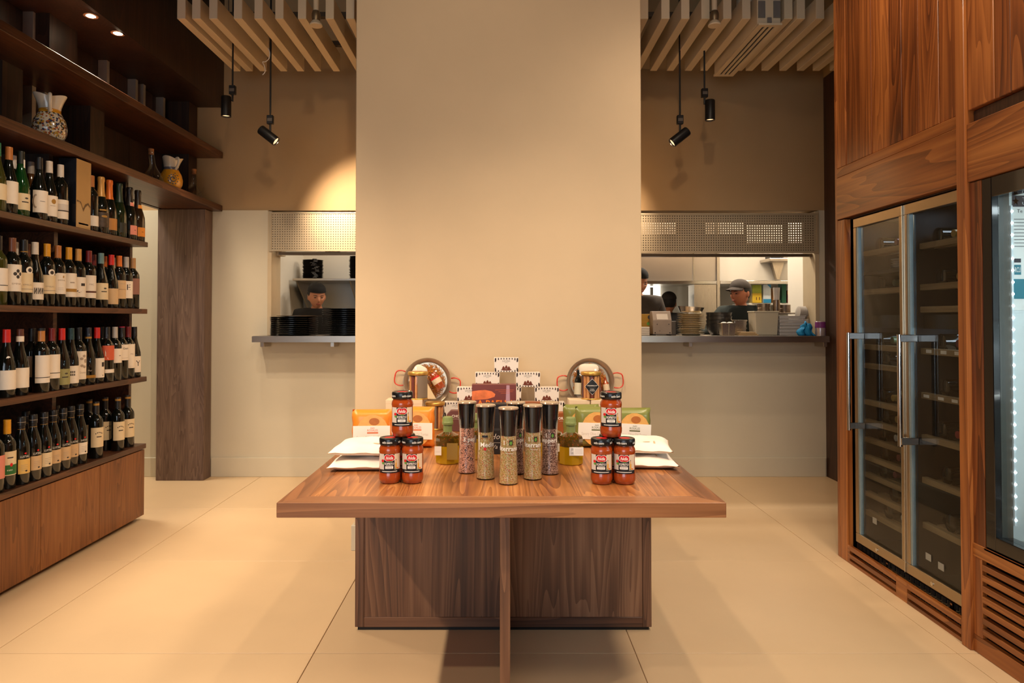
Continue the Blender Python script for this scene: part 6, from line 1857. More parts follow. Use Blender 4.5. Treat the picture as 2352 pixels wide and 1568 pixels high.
# unseen ceiling panels added for kitchen brightness
M_TUBE = mat('kitchen_tube', C(255, 248, 236), 0.4, emit=(1.0, 0.90, 0.76, 1), estr=4.0)
KL = (1.0, 0.87, 0.70)
for x, y, p, lab in ((-1.2, 6.1, 11, 'unseen glowing kitchen ceiling panel over the cook beside the steel shelf'), (0.9, 6.6, 30, 'unseen glowing kitchen ceiling panel near the pier'), (2.0, 5.95, 26, 'unseen glowing kitchen ceiling panel over the capped cook'), (2.1, 7.7, 30, 'unseen glowing kitchen ceiling panel over the range'), (3.05, 6.9, 16, 'unseen glowing kitchen ceiling panel over the dry store')):
    t = thing('added_panel_light', lab, 'ceiling light', (x, y, 2.655), group='unseen kitchen ceiling lights')
    q = B(); q.box(-0.30, -0.09, 0.012, 0.30, 0.09, 0.045, 0.003); q.obj('housing', M_WHITE, t)
    q = B(); q.box(-0.28, -0.075, 0.006, 0.28, 0.075, 0.012); q.obj('diffuser', M_TUBE, t)
    lamp('AREA', 'kitchen_fill_light', (x, y, 2.65), p, KL, (x, y, 0), 0.6, 0.18)

# left: steel wall shelf with brackets
ws = thing('wall_shelf', 'steel wall shelf on triangular brackets holding stacks of dark dishes', 'shelf', (-1.3, 6.85, 1.56))
b = B(); b.box(-0.645, -0.48, 0.0, 0.6, 0.0, 0.022, 0.003); b.obj('shelf_board', M_STEEL, ws)
for x in (-0.62, -0.12, 0.4):
    q = B(); q.prism([(0, 0), (-0.46, 0), (0, -0.30)], 0.012, Matrix.Translation((x, 0, 0)) @ Matrix(((0, 0, 1, 0), (1, 0, 0, 0), (0, 1, 0, 0), (0, 0, 0, 1)))); q.obj('bracket', M_STEELV, ws)
# small dark dishes, stacked
M_DISH = mat('dark_cast_dish', C(38, 32, 28), 0.4, var=0.15, scale=40)
def dish_stack(x, y, z0, n, label, group, r=0.1, handle=True):
    src = None
    for k in range(n):
        if src is None:
            t = thing('cast_dish', ORD[0] + ' ' + label, 'dish', (x, y, z0), 0.3, group=group)
            q = B(); q.lathe([(0, 0.0), (r * 0.72, 0.0), (r, 0.016), (r * 0.97, 0.017), (r * 0.70, 0.004), (0, 0.004)], 26); q.obj('bowl', M_DISH, t, 40)
            if handle:
                q = B(); q.tube([(r * 0.35, -r * 0.90, 0.014), (r * 0.30, -r * 1.12, 0.018), (-r * 0.02, -r * 1.16, 0.018), (-r * 0.06, -r * 0.98, 0.014)], 0.005, 6); q.obj('handle', M_DISH, t, 50)
            src = t
        else:
            dup(src, (x + R.uniform(-0.004, 0.004), y, z0 + k * 0.0116), 0.3 + R.uniform(-0.25, 0.25), ORD[k] + ' ' + label, group)
dish_stack(-1.822, 6.62, 1.5824, 16, 'dark cast dish up in the stack at the end of the steel wall shelf', 'dark dishes on the wall shelf end')
dish_stack(-1.37, 6.62, 1.5824, 19, 'dark cast dish up in the wall shelf stack near the pier', 'dark dishes on the wall shelf near the pier')
# black plates on the counter
M_PLATE = mat('black_plate', C(20, 20, 21), 0.22, coat=0.5, var=0.1, scale=30)
def plates(x, y, z0, n, r, dz, label, group, m=M_PLATE, name='black_plate', wob=0.003):
    src = None
    for k in range(n):
        if src is None:
            q = B(); q.lathe([(0, 0.0), (r * 0.62, 0.0), (r * 0.66, 0.004), (r * 0.97, dz * 0.86), (r, dz * 0.9), (r, dz), (r * 0.95, dz * 0.98), (r * 0.62, 0.006), (0, 0.006)], 34)
            src = q.obj(name, m, None, 40, loc=(x, y, z0)); tag(src, ORD[0] + ' ' + label, 'plate', group)
        else:
            o = link(name, src.data, None, None, loc=(x + R.uniform(-wob, wob), y + R.uniform(-wob, wob), z0 + k * dz * 1.005)); tag(o, ORD[k] + ' ' + label, 'plate', group)
plates(-1.598, 5.29, 1.0763, 10, 0.178, 0.0142, 'black plate up in the low wide stack at the hatch edge', 'low stack of black plates')
plates(-1.190, 5.29, 1.0763, 14, 0.19, 0.0146, 'black plate up in the tall stack beside the pier', 'tall stack of black plates')
b = B(); b.lathe([(0, 0), (0.10, 0), (0.17, 0.006), (0.17, 0.009), (0.10, 0.004), (0, 0.004)], 30)
tag(b.obj('grey_tray', mat('grey_tray', C(96, 84, 70), 0.35, 0.2, var=0.06, scale=20), None, 40, loc=(-1.56, 5.29, 1.0763 + 10 * 0.0142 * 1.006)), 'round grey tray on top of the low stack of black plates', 'tray')
# steel dome lamp
t = thing('dome_lamp', 'polished steel dome heat lamp above the wall shelf', 'lamp', (-1.53, 6.2, 1.80))
b = B(); b.lathe([(0.088, 0.06), (0.085, 0.035), (0.062, 0.010), (0.02, 0.0), (0, 0.0)], 30); b.obj('dome', M_CHROME, t, 60)
b = B(); b.lathe([(0.088, 0.06), (0.05, 0.12), (0.02, 0.15), (0, 0.15)], 30); b.obj('upper_shell', M_CHROME, t, 60)
b = B(); b.cyl((0, 0, 0.15), 0.006, 0.75, 8); b.obj('stem', M_STEEL, t, 40)

# right: hood, duct column, back counter and shelves
t = thing('extraction_hood', 'long stainless extraction hood across the kitchen', 'hood', (2.1, 7.0, 1.56))
b = B(); b.box(-1.2, 0.0, 0.035, 0.11, 1.2, 1.14); b.obj('hood_panel', M_STEEL, t)
b = B(); b.box(0.142, 0.0, 0.035, 1.25, 1.2, 1.14); b.obj('white_panel', M_KWALL, t)
b = B(); b.box(-1.2, -0.03, 0.0, 0.11, 0.0, 0.035, 0.003); b.obj('lip', M_CHROME, t)
b = B(); b.box(0.142, -0.03, 0.0, 1.25, 0.0, 0.035, 0.003); b.obj('lip', M_CHROME, t)
b = B(); b.box(-0.128, -0.012, 0.034, -0.118, 0.0, 0.7); b.obj('seam', M_CHROME, t)
t = thing('steel_column', 'square stainless column below the hood', 'column', (2.095, 7.0, 0))
b = B(); b.box(-0.115, -0.02, 0, 0.115, 0.2, 1.558, 0.003); b.obj('column_body', M_STEELV, t)
b = B(); b.box(0.117, -0.03, 0, 0.145, 0.0, 2.69); b.obj('corner_strip', M_STEELV, t)
t = thing('back_counter', 'long white kitchen counter along the far wall', 'counter', (1.9, 8.0, 0))
b = B(); b.box(-1.6, -0.2, 0.0, 1.45, 0.48, 0.86); b.obj('body', M_STEELV, t)
b = B(); b.box(-1.6, -0.25, 0.86, 1.45, 0.48, 0.92, 0.004); b.obj('worktop', M_WHITE, t)
b = B(); b.box(-1.6, 0.1, 1.24, 0.1, 0.48, 1.27); b.obj('shelf', M_WHITE, t)
for x in (-0.55, -0.12):
    b = B(); b.box(x, 0.1, 0.92, x + 0.03, 0.14, 1.58); b.obj('shelf_post', M_WHITE, t)
# glowing slab standing in for the bright doorway behind the first cook
b = B(); b.box(1.62, 8.46, 0.93, 1.98, 8.498, 1.62)
tag(b.obj('doorway_glow', mat('doorway_glow', C(255, 250, 240), 0.4, emit=(1.0, 0.94, 0.82, 1), estr=2.2)), 'glowing panel for the bright doorway in the far kitchen wall', None, None, 'structure')
# steel shelf and dry store at the end
t = thing('store_shelf', 'white wall shelf with boxes under the hood end', 'shelf', (2.82, 7.3, 1.35))
b = B(); b.box(-0.24, -0.2, 0, 0.5, 0.3, 0.02, 0.002); b.obj('shelf_board', M_WHITE, t)
for x in (-0.2, 0.45):
    b = B(); b.box(x, -0.18, -1.35, x + 0.03, -0.15, 0.0); b.obj('leg', M_STEELV, t)
    b = B(); b.box(x, 0.25, -1.35, x + 0.03, 0.28, 0.0); b.obj('leg', M_STEELV, t)
BOXES = [(2.66, 7.13, 0.095, 0.10, (214, 176, 40), 'yellow snack box lying on the store shelf', 0.0), (2.66, 7.131, 0.095, 0.086, (150, 160, 40), 'olive snack box on top of the yellow box', 0.1004),
         (2.765, 7.13, 0.08, 0.19, (206, 216, 222), 'pale box with a blue foot on the store shelf', 0.0), (2.855, 7.14, 0.05, 0.15, (206, 140, 70), 'orange carton on the store shelf', 0.0), (2.945, 7.14, 0.045, 0.2, (30, 92, 66), 'dark green carton on the store shelf', 0.0), (3.005, 7.14, 0.05, 0.13, (110, 40, 46), 'maroon jar carton at the end of the store shelf', 0.0)]
for x, y, w, h, c, lab, dz in BOXES:
    t = thing('store_box', lab, 'box', (x, y, 1.3704 + dz))
    q = B(); q.box(-w / 2, -0.05, 0, w / 2, 0.05, h, 0.001); q.obj('box', mat('box_%d_%d_%d' % c, C(*c), 0.5, var=0.08, scale=30), t)
    if 'blue foot' in lab:
        draw(t, flat_map((0, -0.0506, 0)), [(mat('print_blue', C(40, 140, 190), 0.5), 'r', -0.04, 0, 0.04, 0.04), (mat('print_blue', C(40, 140, 190), 0.5), 'p', [(0.0, 0.19), (0.04, 0.19), (0.04, 0.15)])])
    if lab.startswith('yellow'):
        draw(t, flat_map((0, -0.0506, 0)), [(BRNP, 'r', -0.01, 0.03, -0.002, 0.06), (BRNP, 'r', 0.02, 0.03, 0.028, 0.06)])
    if 'maroon' in lab:
        draw(t, flat_map((0, -0.0506, 0)), [(WHT, 'd', 0.0, 0.03, 0.016, 0.02), (YEL, 'r', -0.025, 0.09, 0.025, 0.125)])
    if 'orange' in lab:
        draw(t, flat_map((0, -0.0506, 0)), [(CRM, 'd', 0.0, 0.07, 0.018, 0.03)])
t = thing('hung_shelf', 'small steel shelf with a cone bracket below the kitchen ceiling', 'shelf', (2.80, 6.9, 1.775))
b = B(); b.box(-0.14, -0.16, 0.0, 0.14, 0.099, 0.03, 0.004); b.obj('shelf_board', M_STEEL, t)
b = B(); b.prism([(-0.06, 0), (0.06, 0), (0.012, -0.17), (-0.012, -0.17)], 0.06, Matrix.Translation((0.02, 0.09, 0)) @ Matrix.Rotation(PI / 2, 4, 'X')); b.obj('cone_bracket', M_STEELV, t)
t = thing('shelf_trays', 'foil trays and a black box on the small steel shelf', 'tray', (2.80, 6.86, 1.8055))
b = B(); b.box(-0.12, -0.1, 0, -0.02, 0.05, 0.03, 0.003); b.obj('black_box', M_BLACK, t)
b = B(); b.box(0.0, -0.1, 0, 0.12, 0.05, 0.035, 0.006); b.obj('foil_tray', M_CHROME, t)

# ---- things on the right counter
ZK = 1.0764
KY = 5.30
def on_counter(name, label, cat, x, y=KY, z=ZK, rz=0.0, group=None):
    return thing(name, label, cat, (x, y, z), rz, group)
t = on_counter('receipt_printer', 'grey till machine seen from behind with a paper sheet', 'machine', 1.238)
MP = mat('warm_grey_plastic', C(150, 134, 120), 0.5, var=0.05, scale=20)
b = B(); b.prism([(-0.07, 0), (0.06, 0), (0.06, 0.14), (0.03, 0.178), (-0.03, 0.178), (-0.07, 0.11)], 0.144, Matrix.Translation((-0.072, 0, 0.008)) @ Matrix(((0, 0, 1, 0), (1, 0, 0, 0), (0, 1, 0, 0), (0, 0, 0, 1))))
bmesh.ops.bevel(b.bm, geom=b.bm.edges[:], offset=0.003, segments=1, affect='EDGES'); b.obj('housing', MP, t)
b = B(); b.box(-0.068, -0.062, 0.0, -0.048, -0.04, 0.009); b.obj('foot', M_BLACK, t)
b = B(); b.box(0.048, -0.062, 0.0, 0.068, -0.04, 0.009); b.obj('foot', M_BLACK, t)
draw(t, lambda u, v: Vector((u, -0.0712 + max(0.0, v - 0.118) * 0.589, v)), [(PALE, 'r', -0.04, 0.122, 0.045, 0.165)], 'paper_sheet')
draw(t, flat_map((0, -0.0706, 0)), [(BLK, 'd', -0.055, 0.02, 0.005, 0.005), (BLK, 'd', 0.058, 0.02, 0.005, 0.005), (BLK, 'd', -0.04, 0.085, 0.003, 0.005), (BLK, 'd', 0.05, 0.085, 0.003, 0.005), (BLK, 't', '2', -0.02, 0.036, 0.012)])
t = on_counter('dark_bin', 'small dark grey bin between the till machine and the plates', 'bin', 1.345, KY + 0.09)
b = B(); b.box(-0.03, -0.05, 0, 0.03, 0.05, 0.11, 0.004); b.obj('body', mat('dark_grey_plastic', C(86, 76, 66), 0.5, var=0.05, scale=20), t)
b = B(); b.box(-0.033, -0.053, 0.055, 0.033, 0.053, 0.062); b.obj('rim', mat('dark_grey_plastic', C(86, 76, 66), 0.5), t)
t = on_counter('yellow_food_box', 'olive yellow food box with a brand sticker beside the pier', 'box', 1.10, KY + 0.10)
MY = mat('olive_yellow_card', C(150, 112, 30), 0.6, var=0.1, scale=20)
b = B(); b.box(-0.09, -0.05, 0, 0.09, 0.05, 0.165, 0.002); b.obj('box', MY, t)
draw(t, flat_map((0, -0.0506, 0)), [(GRN, 'd', 0.06, 0.09, 0.016, 0.014), (DGREY, 'd', 0.065, 0.14, 0.014, 0.016), (GOLDP, 'r', -0.09, 0.1, 0.09, 0.104)])
for k in range(5):
    b = B(); b.box(-0.05, -0.04, 0, 0.05, 0.04, 0.0128, 0.003)
    tag(b.obj('paper_tray', PALE, None, None, loc=(1.085, KY - 0.06, ZK + k * 0.0132)), ORD[k] + ' pale paper tray up in the small stack beside the pier', 'tray', 'small stack of pale paper trays')
# cream oval plates
M_CRPL = mat('cream_plate', C(208, 186, 142), 0.3, var=0.05, scale=20, coat=0.3)
plates(1.475, KY, ZK, 12, 0.104, 0.0138, 'cream plate up in the tall stack under the steel pan', 'tall stack of cream plates', M_CRPL, 'cream_plate', 0.005)
t = on_counter('steel_pan', 'shallow steel pan lying on the stack of cream plates', 'pan', 1.474, KY, ZK + 12 * 0.01388 + 0.0012)
b = B(); b.lathe([(0, 0), (0.08, 0), (0.1, 0.04), (0.102, 0.042), (0.098, 0.042), (0.078, 0.004), (0, 0.004)], 34)
b.xf(list(b.bm.verts), Matrix.Translation((0, 0, 0.009)) @ Matrix.Rotation(math.radians(4), 4, 'Y')); b.obj('pan_body', M_CHROME, t, 40)
# black bowls
M_BOWL = mat('charcoal_bowl', C(52, 48, 44), 0.3, var=0.1, scale=30, coat=0.3)
for k in range(4):
    b = B(); r = 0.1
    b.lathe([(0, 0), (r * 0.6, 0), (r * 0.9, 0.04), (r, 0.085), (r * 0.965, 0.085), (r * 0.86, 0.042), (r * 0.55, 0.005), (0, 0.005)], 32)
    tag(b.obj('charcoal_bowl', M_BOWL, None, 40, loc=(1.718, KY + 0.075, ZK + k * 0.031), rot=(math.radians(0) if k < 3 else 0, 0, 0)), ORD[k] + ' charcoal bowl up in the nested stack behind the steel insert pan', 'bowl', 'nested charcoal bowls')
t = on_counter('steel_insert_pan', 'ribbed steel insert pan with white napkins inside', 'insert pan', 1.727, KY - 0.095)
b = B()
rings = []
for z, w, d in ((0, 0.046, 0.032), (0.004, 0.049, 0.034), (0.09, 0.056, 0.04), (0.093, 0.064, 0.046), (0.096, 0.064, 0.046)):
    rings.append([b.bm.verts.new((x * w, y * d, z)) for x, y in ((-0.92, -1), (-0.06, -1), (0, -0.9), (0.06, -1), (0.92, -1), (1, -0.9), (1, 0.9), (0.92, 1), (-0.92, 1), (-1, 0.9), (-1, -0.9))])
for p, q in zip(rings, rings[1:]):
    for i in range(11):
        b.bm.faces.new((p[i], p[(i + 1) % 11], q[(i + 1) % 11], q[i]))
b.bm.faces.new(rings[0]); b.bm.faces.new(rings[-1]); b.obj('pan_body', M_STEELV, t)
for x in (-0.026, 0.02):
    b = B(); b.ball((x, 0, 0.094), 0.024, 0.026, 0.010, 10, 6); b.obj('napkin', M_WHITE, t, 60)
t = on_counter('chopping_boards', 'stack of thin pale boards', 'boards', 1.875, KY - 0.09)
for k in range(3):
    b = B(); b.box(-0.075 + 0.006 * k, -0.05, k * 0.0095, 0.075 - 0.012 * k, 0.05, 0.009 + k * 0.0095, 0.002); b.obj('board', mat('pale_board', C(176, 146, 104), 0.6, var=0.08, scale=20), t)
t = on_counter('yellow_bottle', 'small yellow squeeze bottle between the bowls and the containers', 'bottle', 1.838, KY + 0.172)
b = B(); b.lathe([(0, 0), (0.018, 0), (0.02, 0.01), (0.02, 0.07), (0.008, 0.10), (0.004, 0.13), (0, 0.13)], 16); b.obj('body', mat('yellow_plastic', C(222, 176, 30), 0.4, var=0.04, scale=20), t, 50)
M_MILKY = mat('milky_plastic', C(206, 194, 168), 0.35, trans=0.25, var=0.03, scale=10)
M_GREYW = mat('grey_white_plastic', C(188, 180, 172), 0.4, var=0.04, scale=14)
def tub(x, y, w, d, h, m, label, name='storage_container', bands=0, taper=0.9):
    t = on_counter(name, label, 'container', x, y)
    q = B(); vs = q.box(-w / 2, -d / 2, 0, w / 2, d / 2, h, 0.006)
    for v in vs:
        k = taper + (1 - taper) * v.co.z / h
        v.co.x *= k; v.co.y *= k
    q.obj('body', m, t)
    q = B(); q.box(-w / 2 - 0.003, -d / 2 - 0.003, h - 0.010, w / 2 + 0.003, d / 2 + 0.003, h + 0.001, 0.002); q.obj('rim', m, t)
    for k in range(bands):
        q = B(); z = h * (k + 0.6) / (bands + 0.6); q.box(-w / 2 - 0.001, -d / 2 - 0.001, z, w / 2 + 0.001, d / 2 + 0.001, z + 0.004); q.obj('ridge', m, t)
    return t
tub(1.876, KY + 0.09, 0.10, 0.10, 0.118, M_STEELV, 'ribbed grey container behind the boards', bands=3)
tub(2.035, KY - 0.005, 0.185, 0.15, 0.186, M_MILKY, 'large milky square container on the steel counter')
for k in range(6):
    b = B(); b.box(-0.1, -0.08, 0, 0.1, 0.08, 0.024, 0.005); b.box(-0.103, -0.083, 0.018, 0.103, 0.083, 0.024, 0.002)
    tag(b.obj('takeaway_tray', M_GREYW, None, None, loc=(2.242 + R.uniform(-0.003, 0.003), KY + 0.02, ZK + k * 0.0254)), ORD[k] + ' grey white takeaway tray up in the stack beside the blue cloth', 'tray', 'stack of takeaway trays')
def cylbox(x, y, z, r, h, m, label, name):
    t = thing(name, label, 'container', (x, y, z))
    q = B(); q.lathe([(0, 0), (r * 0.96, 0), (r, 0.004), (r, h - 0.004), (r * 1.03, h), (r * 0.95, h), (r * 0.92, 0.01), (0, 0.01)], 26); q.obj('body', m, t, 40)
    q = B(); q.lathe([(r * 1.01, h * 0.5), (r * 1.03, h * 0.52), (r * 1.01, h * 0.54)], 26); q.obj('band', m, t, 40)
M_TAUPEM = brushed('taupe_steel', C(150, 132, 116), 0.35, 'Z')
st = thing('pass_shelf', 'narrow steel shelf above the far edge of the counter', 'shelf', (2.26, 5.50, ZK))
b = B(); b.box(-0.22, -0.04, 0.165, 0.19, 0.12, 0.178, 0.002); b.obj('shelf_board', M_STEEL, st)
for x in (-0.2, 0.17):
    b = B(); b.box(x, 0.04, 0.0, x + 0.014, 0.055, 0.165); b.obj('leg', M_STEEL, st)
ZP = ZK + 0.1785
cylbox(2.135, 5.54, ZP, 0.05, 0.07, M_TAUPEM, 'round taupe steel container at the end of the narrow shelf', 'steel_canister')
cylbox(2.222, 5.50, ZP, 0.028, 0.10, M_TAUPEM, 'tall slim taupe steel canister on the narrow shelf', 'steel_canister')
cylbox(2.300, 5.53, ZP, 0.045, 0.062, M_TAUPEM, 'squat taupe steel container beside the saucers', 'steel_canister')
t = thing('plastic_cup_stack', 'tall stack of clear cups standing on the slim canister', 'cups', (2.222, 5.50, ZP + 0.1002))
b = B(); b.lathe([(0, 0), (0.022, 0), (0.027, 0.10), (0.025, 0.10), (0, 0.10)], 20); b.obj('cups', M_GREYW, t, 40)
src = None
for k in range(8):
    if src is None:
        q = B(); q.lathe([(0, 0), (0.03, 0.0), (0.05, 0.007), (0.049, 0.0088), (0.028, 0.003), (0, 0.003)], 24)
        src = q.obj('white_saucer', M_GREYW, None, 40, loc=(2.348, 5.41, ZK + 0.178), rot=(0, PI / 2 + 0.12, 0))
        o = src
    else:
        o = link('white_saucer', src.data, None, None, loc=(2.348 + k * 0.0098, 5.41, ZK + 0.178), rot=(0, PI / 2 + 0.12, 0))
    tag(o, ORD[k] + ' upright white saucer from the canister end of the row', 'saucer', 'row of upright saucers')
t = thing('saucer_rack', 'low grey block that holds the upright saucers', 'rack', (2.382, 5.41, ZK))
b = B(); b.box(-0.045, -0.05, 0, 0.045, 0.05, 0.126, 0.003); b.obj('block', M_GREYW, t)
# blue cloth and purple tin
t = on_counter('blue_cloth', 'bright blue cloth draped at the counter end', 'cloth', 2.292, KY - 0.135)
b = B()
MB_ = mat('blue_cloth', C(14, 118, 168), 0.8, var=0.12, scale=30)
n = 12
V = []
for i in range(n + 1):
    row = []
    for j in range(9):
        u, v = i / n, j / 8
        x = -0.055 + 0.11 * u + 0.01 * math.sin(v * 7)
        z = (0.112 - 0.05 * abs(u - 0.55) * 2) * (1 - v) ** 0.8
        y = -0.02 - 0.03 * v + 0.012 * math.sin(u * 14 + v * 3)
        row.append(b.bm.verts.new((x * (0.7 + 0.4 * v), y, z)))
    V.append(row)
for i in range(n):
    for j in range(8):
        b.bm.faces.new((V[i][j], V[i + 1][j], V[i + 1][j + 1], V[i][j + 1]))
o = b.obj('folds', MB_, t, 60); md = o.modifiers.new('s', 'SOLIDIFY'); md.thickness = 0.014; md.offset = 1
t = on_counter('purple_tin', 'purple and silver tin standing at the end of the counter', 'tin', 2.392, KY - 0.19)
b = B(); b.lathe([(0, 0), (0.036, 0), (0.037, 0.003), (0.037, 0.104), (0.034, 0.108), (0, 0.108)], 24); b.obj('can', mat('silver_tin', C(186, 176, 178), 0.3, 0.6, var=0.05, scale=20), t, 40)
b = B(); b.lathe([(0.0374, 0.06), (0.0374, 0.104)], 24); b.obj('purple_band', mat('purple_print', C(112, 48, 112), 0.4), t, 40)
b = B(); b.lathe([(0.0375, 0.004), (0.0375, 0.06)], 12, a0=-0.9, a1=0.6); b.obj('purple_side', mat('purple_print', C(112, 48, 112), 0.4), t, 40)

# ---------------------------------------------------------------- people
SKIN = mat('skin', C(196, 132, 96), 0.5, var=0.04, scale=20, sub=0.15)
SKIN2 = mat('skin_tan', C(182, 112, 78), 0.5, var=0.04, scale=20, sub=0.15)
M_CLOTH_BK = mat('black_jersey', C(28, 26, 26), 0.85, var=0.15, scale=30)
M_CLOTH_GY = mat('charcoal_jersey', C(66, 58, 52), 0.85, var=0.12, scale=30)
M_CLOTH_TL = mat('dark_teal_jersey', C(24, 32, 30), 0.85, var=0.15, scale=30)
M_HAIR = mat('black_hair', C(20, 17, 15), 0.6, var=0.2, scale=80)
M_LIPS = mat('lips', C(150, 74, 60), 0.5)
M_BROW = mat('brow', C(44, 30, 22), 0.7)

def to_bm(me, M=None):
    b = bmesh.new(); b.from_mesh(me)
    if M is not None:
        bmesh.ops.transform(b, matrix=M, verts=b.verts[:])
    return b

def skinned(joints, edges, sub=1):
    """joints: name -> (x, y, z, rx, ry); a Skin-modifier body evaluated to a mesh"""
    me = bpy.data.meshes.new('skel')
    names = list(joints)
    me.from_pydata([joints[n][:3] for n in names], [(names.index(a), names.index(c)) for a, c in edges], [])
    ob = bpy.data.objects.new('skel', me); col.objects.link(ob)
    ob.modifiers.new('skin', 'SKIN').use_smooth_shade = True
    if not me.skin_vertices:
        me.attributes.new('skin', 'FLOAT_VECTOR', 'POINT')
    lay = me.skin_vertices[0].data
    for i, n in enumerate(names):
        lay[i].radius = joints[n][3:5]
        lay[i].use_root = (i == 0)
    s = ob.modifiers.new('sub', 'SUBSURF'); s.levels = sub; s.render_levels = sub
    dg = bpy.context.evaluated_depsgraph_get()
    out = bpy.data.meshes.new_from_object(ob.evaluated_get(dg))
    bpy.data.objects.remove(ob); bpy.data.meshes.remove(me)
    return out

def remeshed(bm, voxel, smooth=4):
    me = bpy.data.meshes.new('r'); bm.to_mesh(me); bm.free()
    ob = bpy.data.objects.new('r', me); col.objects.link(ob)
    r = ob.modifiers.new('r', 'REMESH'); r.mode = 'VOXEL'; r.voxel_size = voxel; r.use_smooth_shade = True
    if smooth:
        s = ob.modifiers.new('s', 'SMOOTH'); s.iterations = smooth; s.factor = 0.5
    dg = bpy.context.evaluated_depsgraph_get()
    out = bpy.data.meshes.new_from_object(ob.evaluated_get(dg))
    bpy.data.objects.remove(ob); bpy.data.meshes.remove(me)
    for p in out.polygons:
        p.use_smooth = True
    return out

def head_bm():
    """face towards -Y, chin at z=0, crown at z=0.225"""
    b = bmesh.new()
    bmesh.ops.create_icosphere(b, subdivisions=5, radius=1.0)
    def g(p, c, s):
        return math.exp(-sum(((p[i] - c[i]) / s[i]) ** 2 for i in range(3)))
    for v in b.verts:
        n = v.co.copy()
        x, y, z = n
        w, d = 0.074, 0.096
        if z < 0:
            w *= 1 - 0.30 * (-z) ** 1.4
            d *= 1 - 0.12 * (-z)
        else:
            w *= 1 + 0.05 * z
        p = Vector((x * w, y * d + (0.008 if z > 0 else -0.006 * (-z)), 0.1125 + z * 0.1125))
        f = (p.x, p.y, p.z)
        fr = 1 if y < 0 else 0
        if fr:
            p.y -= 0.022 * g(f, (0, -0.088, 0.088), (0.011, 0.04, 0.016))       # nose tip
            p.y -= 0.012 * g(f, (0, -0.09, 0.108), (0.009, 0.04, 0.020))        # bridge
            p.y += 0.011 * g(f, (0.031, -0.08, 0.116), (0.018, 0.05, 0.012))    # eye sockets
            p.y += 0.011 * g(f, (-0.031, -0.08, 0.116), (0.018, 0.05, 0.012))
            p.y -= 0.005 * g(f, (0.028, -0.08, 0.134), (0.024, 0.05, 0.009))    # brows
            p.y -= 0.005 * g(f, (-0.028, -0.08, 0.134), (0.024, 0.05, 0.009))
            p.y -= 0.007 * g(f, (0, -0.08, 0.055), (0.022, 0.05, 0.012))        # lips
            p.y -= 0.006 * g(f, (0, -0.08, 0.018), (0.02, 0.05, 0.016))         # chin
            p.y -= 0.004 * g(f, (0.045, -0.06, 0.088), (0.018, 0.05, 0.02))     # cheeks
            p.y -= 0.004 * g(f, (-0.045, -0.06, 0.088), (0.018, 0.05, 0.02))
        v.co = p
    for s in (-1, 1):
        r = bmesh.ops.create_icosphere(b, subdivisions=3, radius=1.0)
        for v in r['verts']:
            v.co = Vector((s * (0.074 + v.co.x * 0.011 * (1 if v.co.x * s > 0 else 0.6)), 0.012 + v.co.y * 0.017 + 0.2 * v.co.z * 0.02, 0.100 + v.co.z * 0.030))
    return b

def cap_parts(style):
    """crown shell (and brim) fitted to head_bm"""
    cr = B()
    prof = []
    for i in range(9):
        a = i / 8 * PI / 2
        prof.append((math.cos(a), math.sin(a)))
    vs = cr.lathe([(1.0, -0.12)] + prof[:-1] + [(0, 1.0)], 30)
    for v in vs:
        v.co = Vector((v.co.x * 0.0808, 0.008 + v.co.y * 0.103, 0.163 + v.co.z * 0.076 - 0.10 * (v.co.y * 0.106) * (1 if style != 'back' else 0.4)))
    br = B()
    if style in ('front', 'back'):
        sg = -1 if style == 'front' else 1
        n, m = 14, 5
        V = []
        for i in range(n + 1):
            a = -1.15 + 2.3 * i / n
            row = []
            for j in range(m + 1):
                k = j / m
                rx, ry = 0.080 + 0.004 * k, 0.100 + 0.075 * k * math.cos(a) ** 0.7
                row.append(br.bm.verts.new((rx * math.sin(a), sg * ry * math.cos(a) + 0.008, 0.164 + (0.010 if style == 'front' else -0.002) - 0.018 * k - 0.022 * math.sin(a) ** 2)))
            V.append(row)
        for i in range(n):
            for j in range(m):
                br.bm.faces.new((V[i][j], V[i + 1][j], V[i + 1][j + 1], V[i][j + 1]))
        return cr, br
    return cr, None

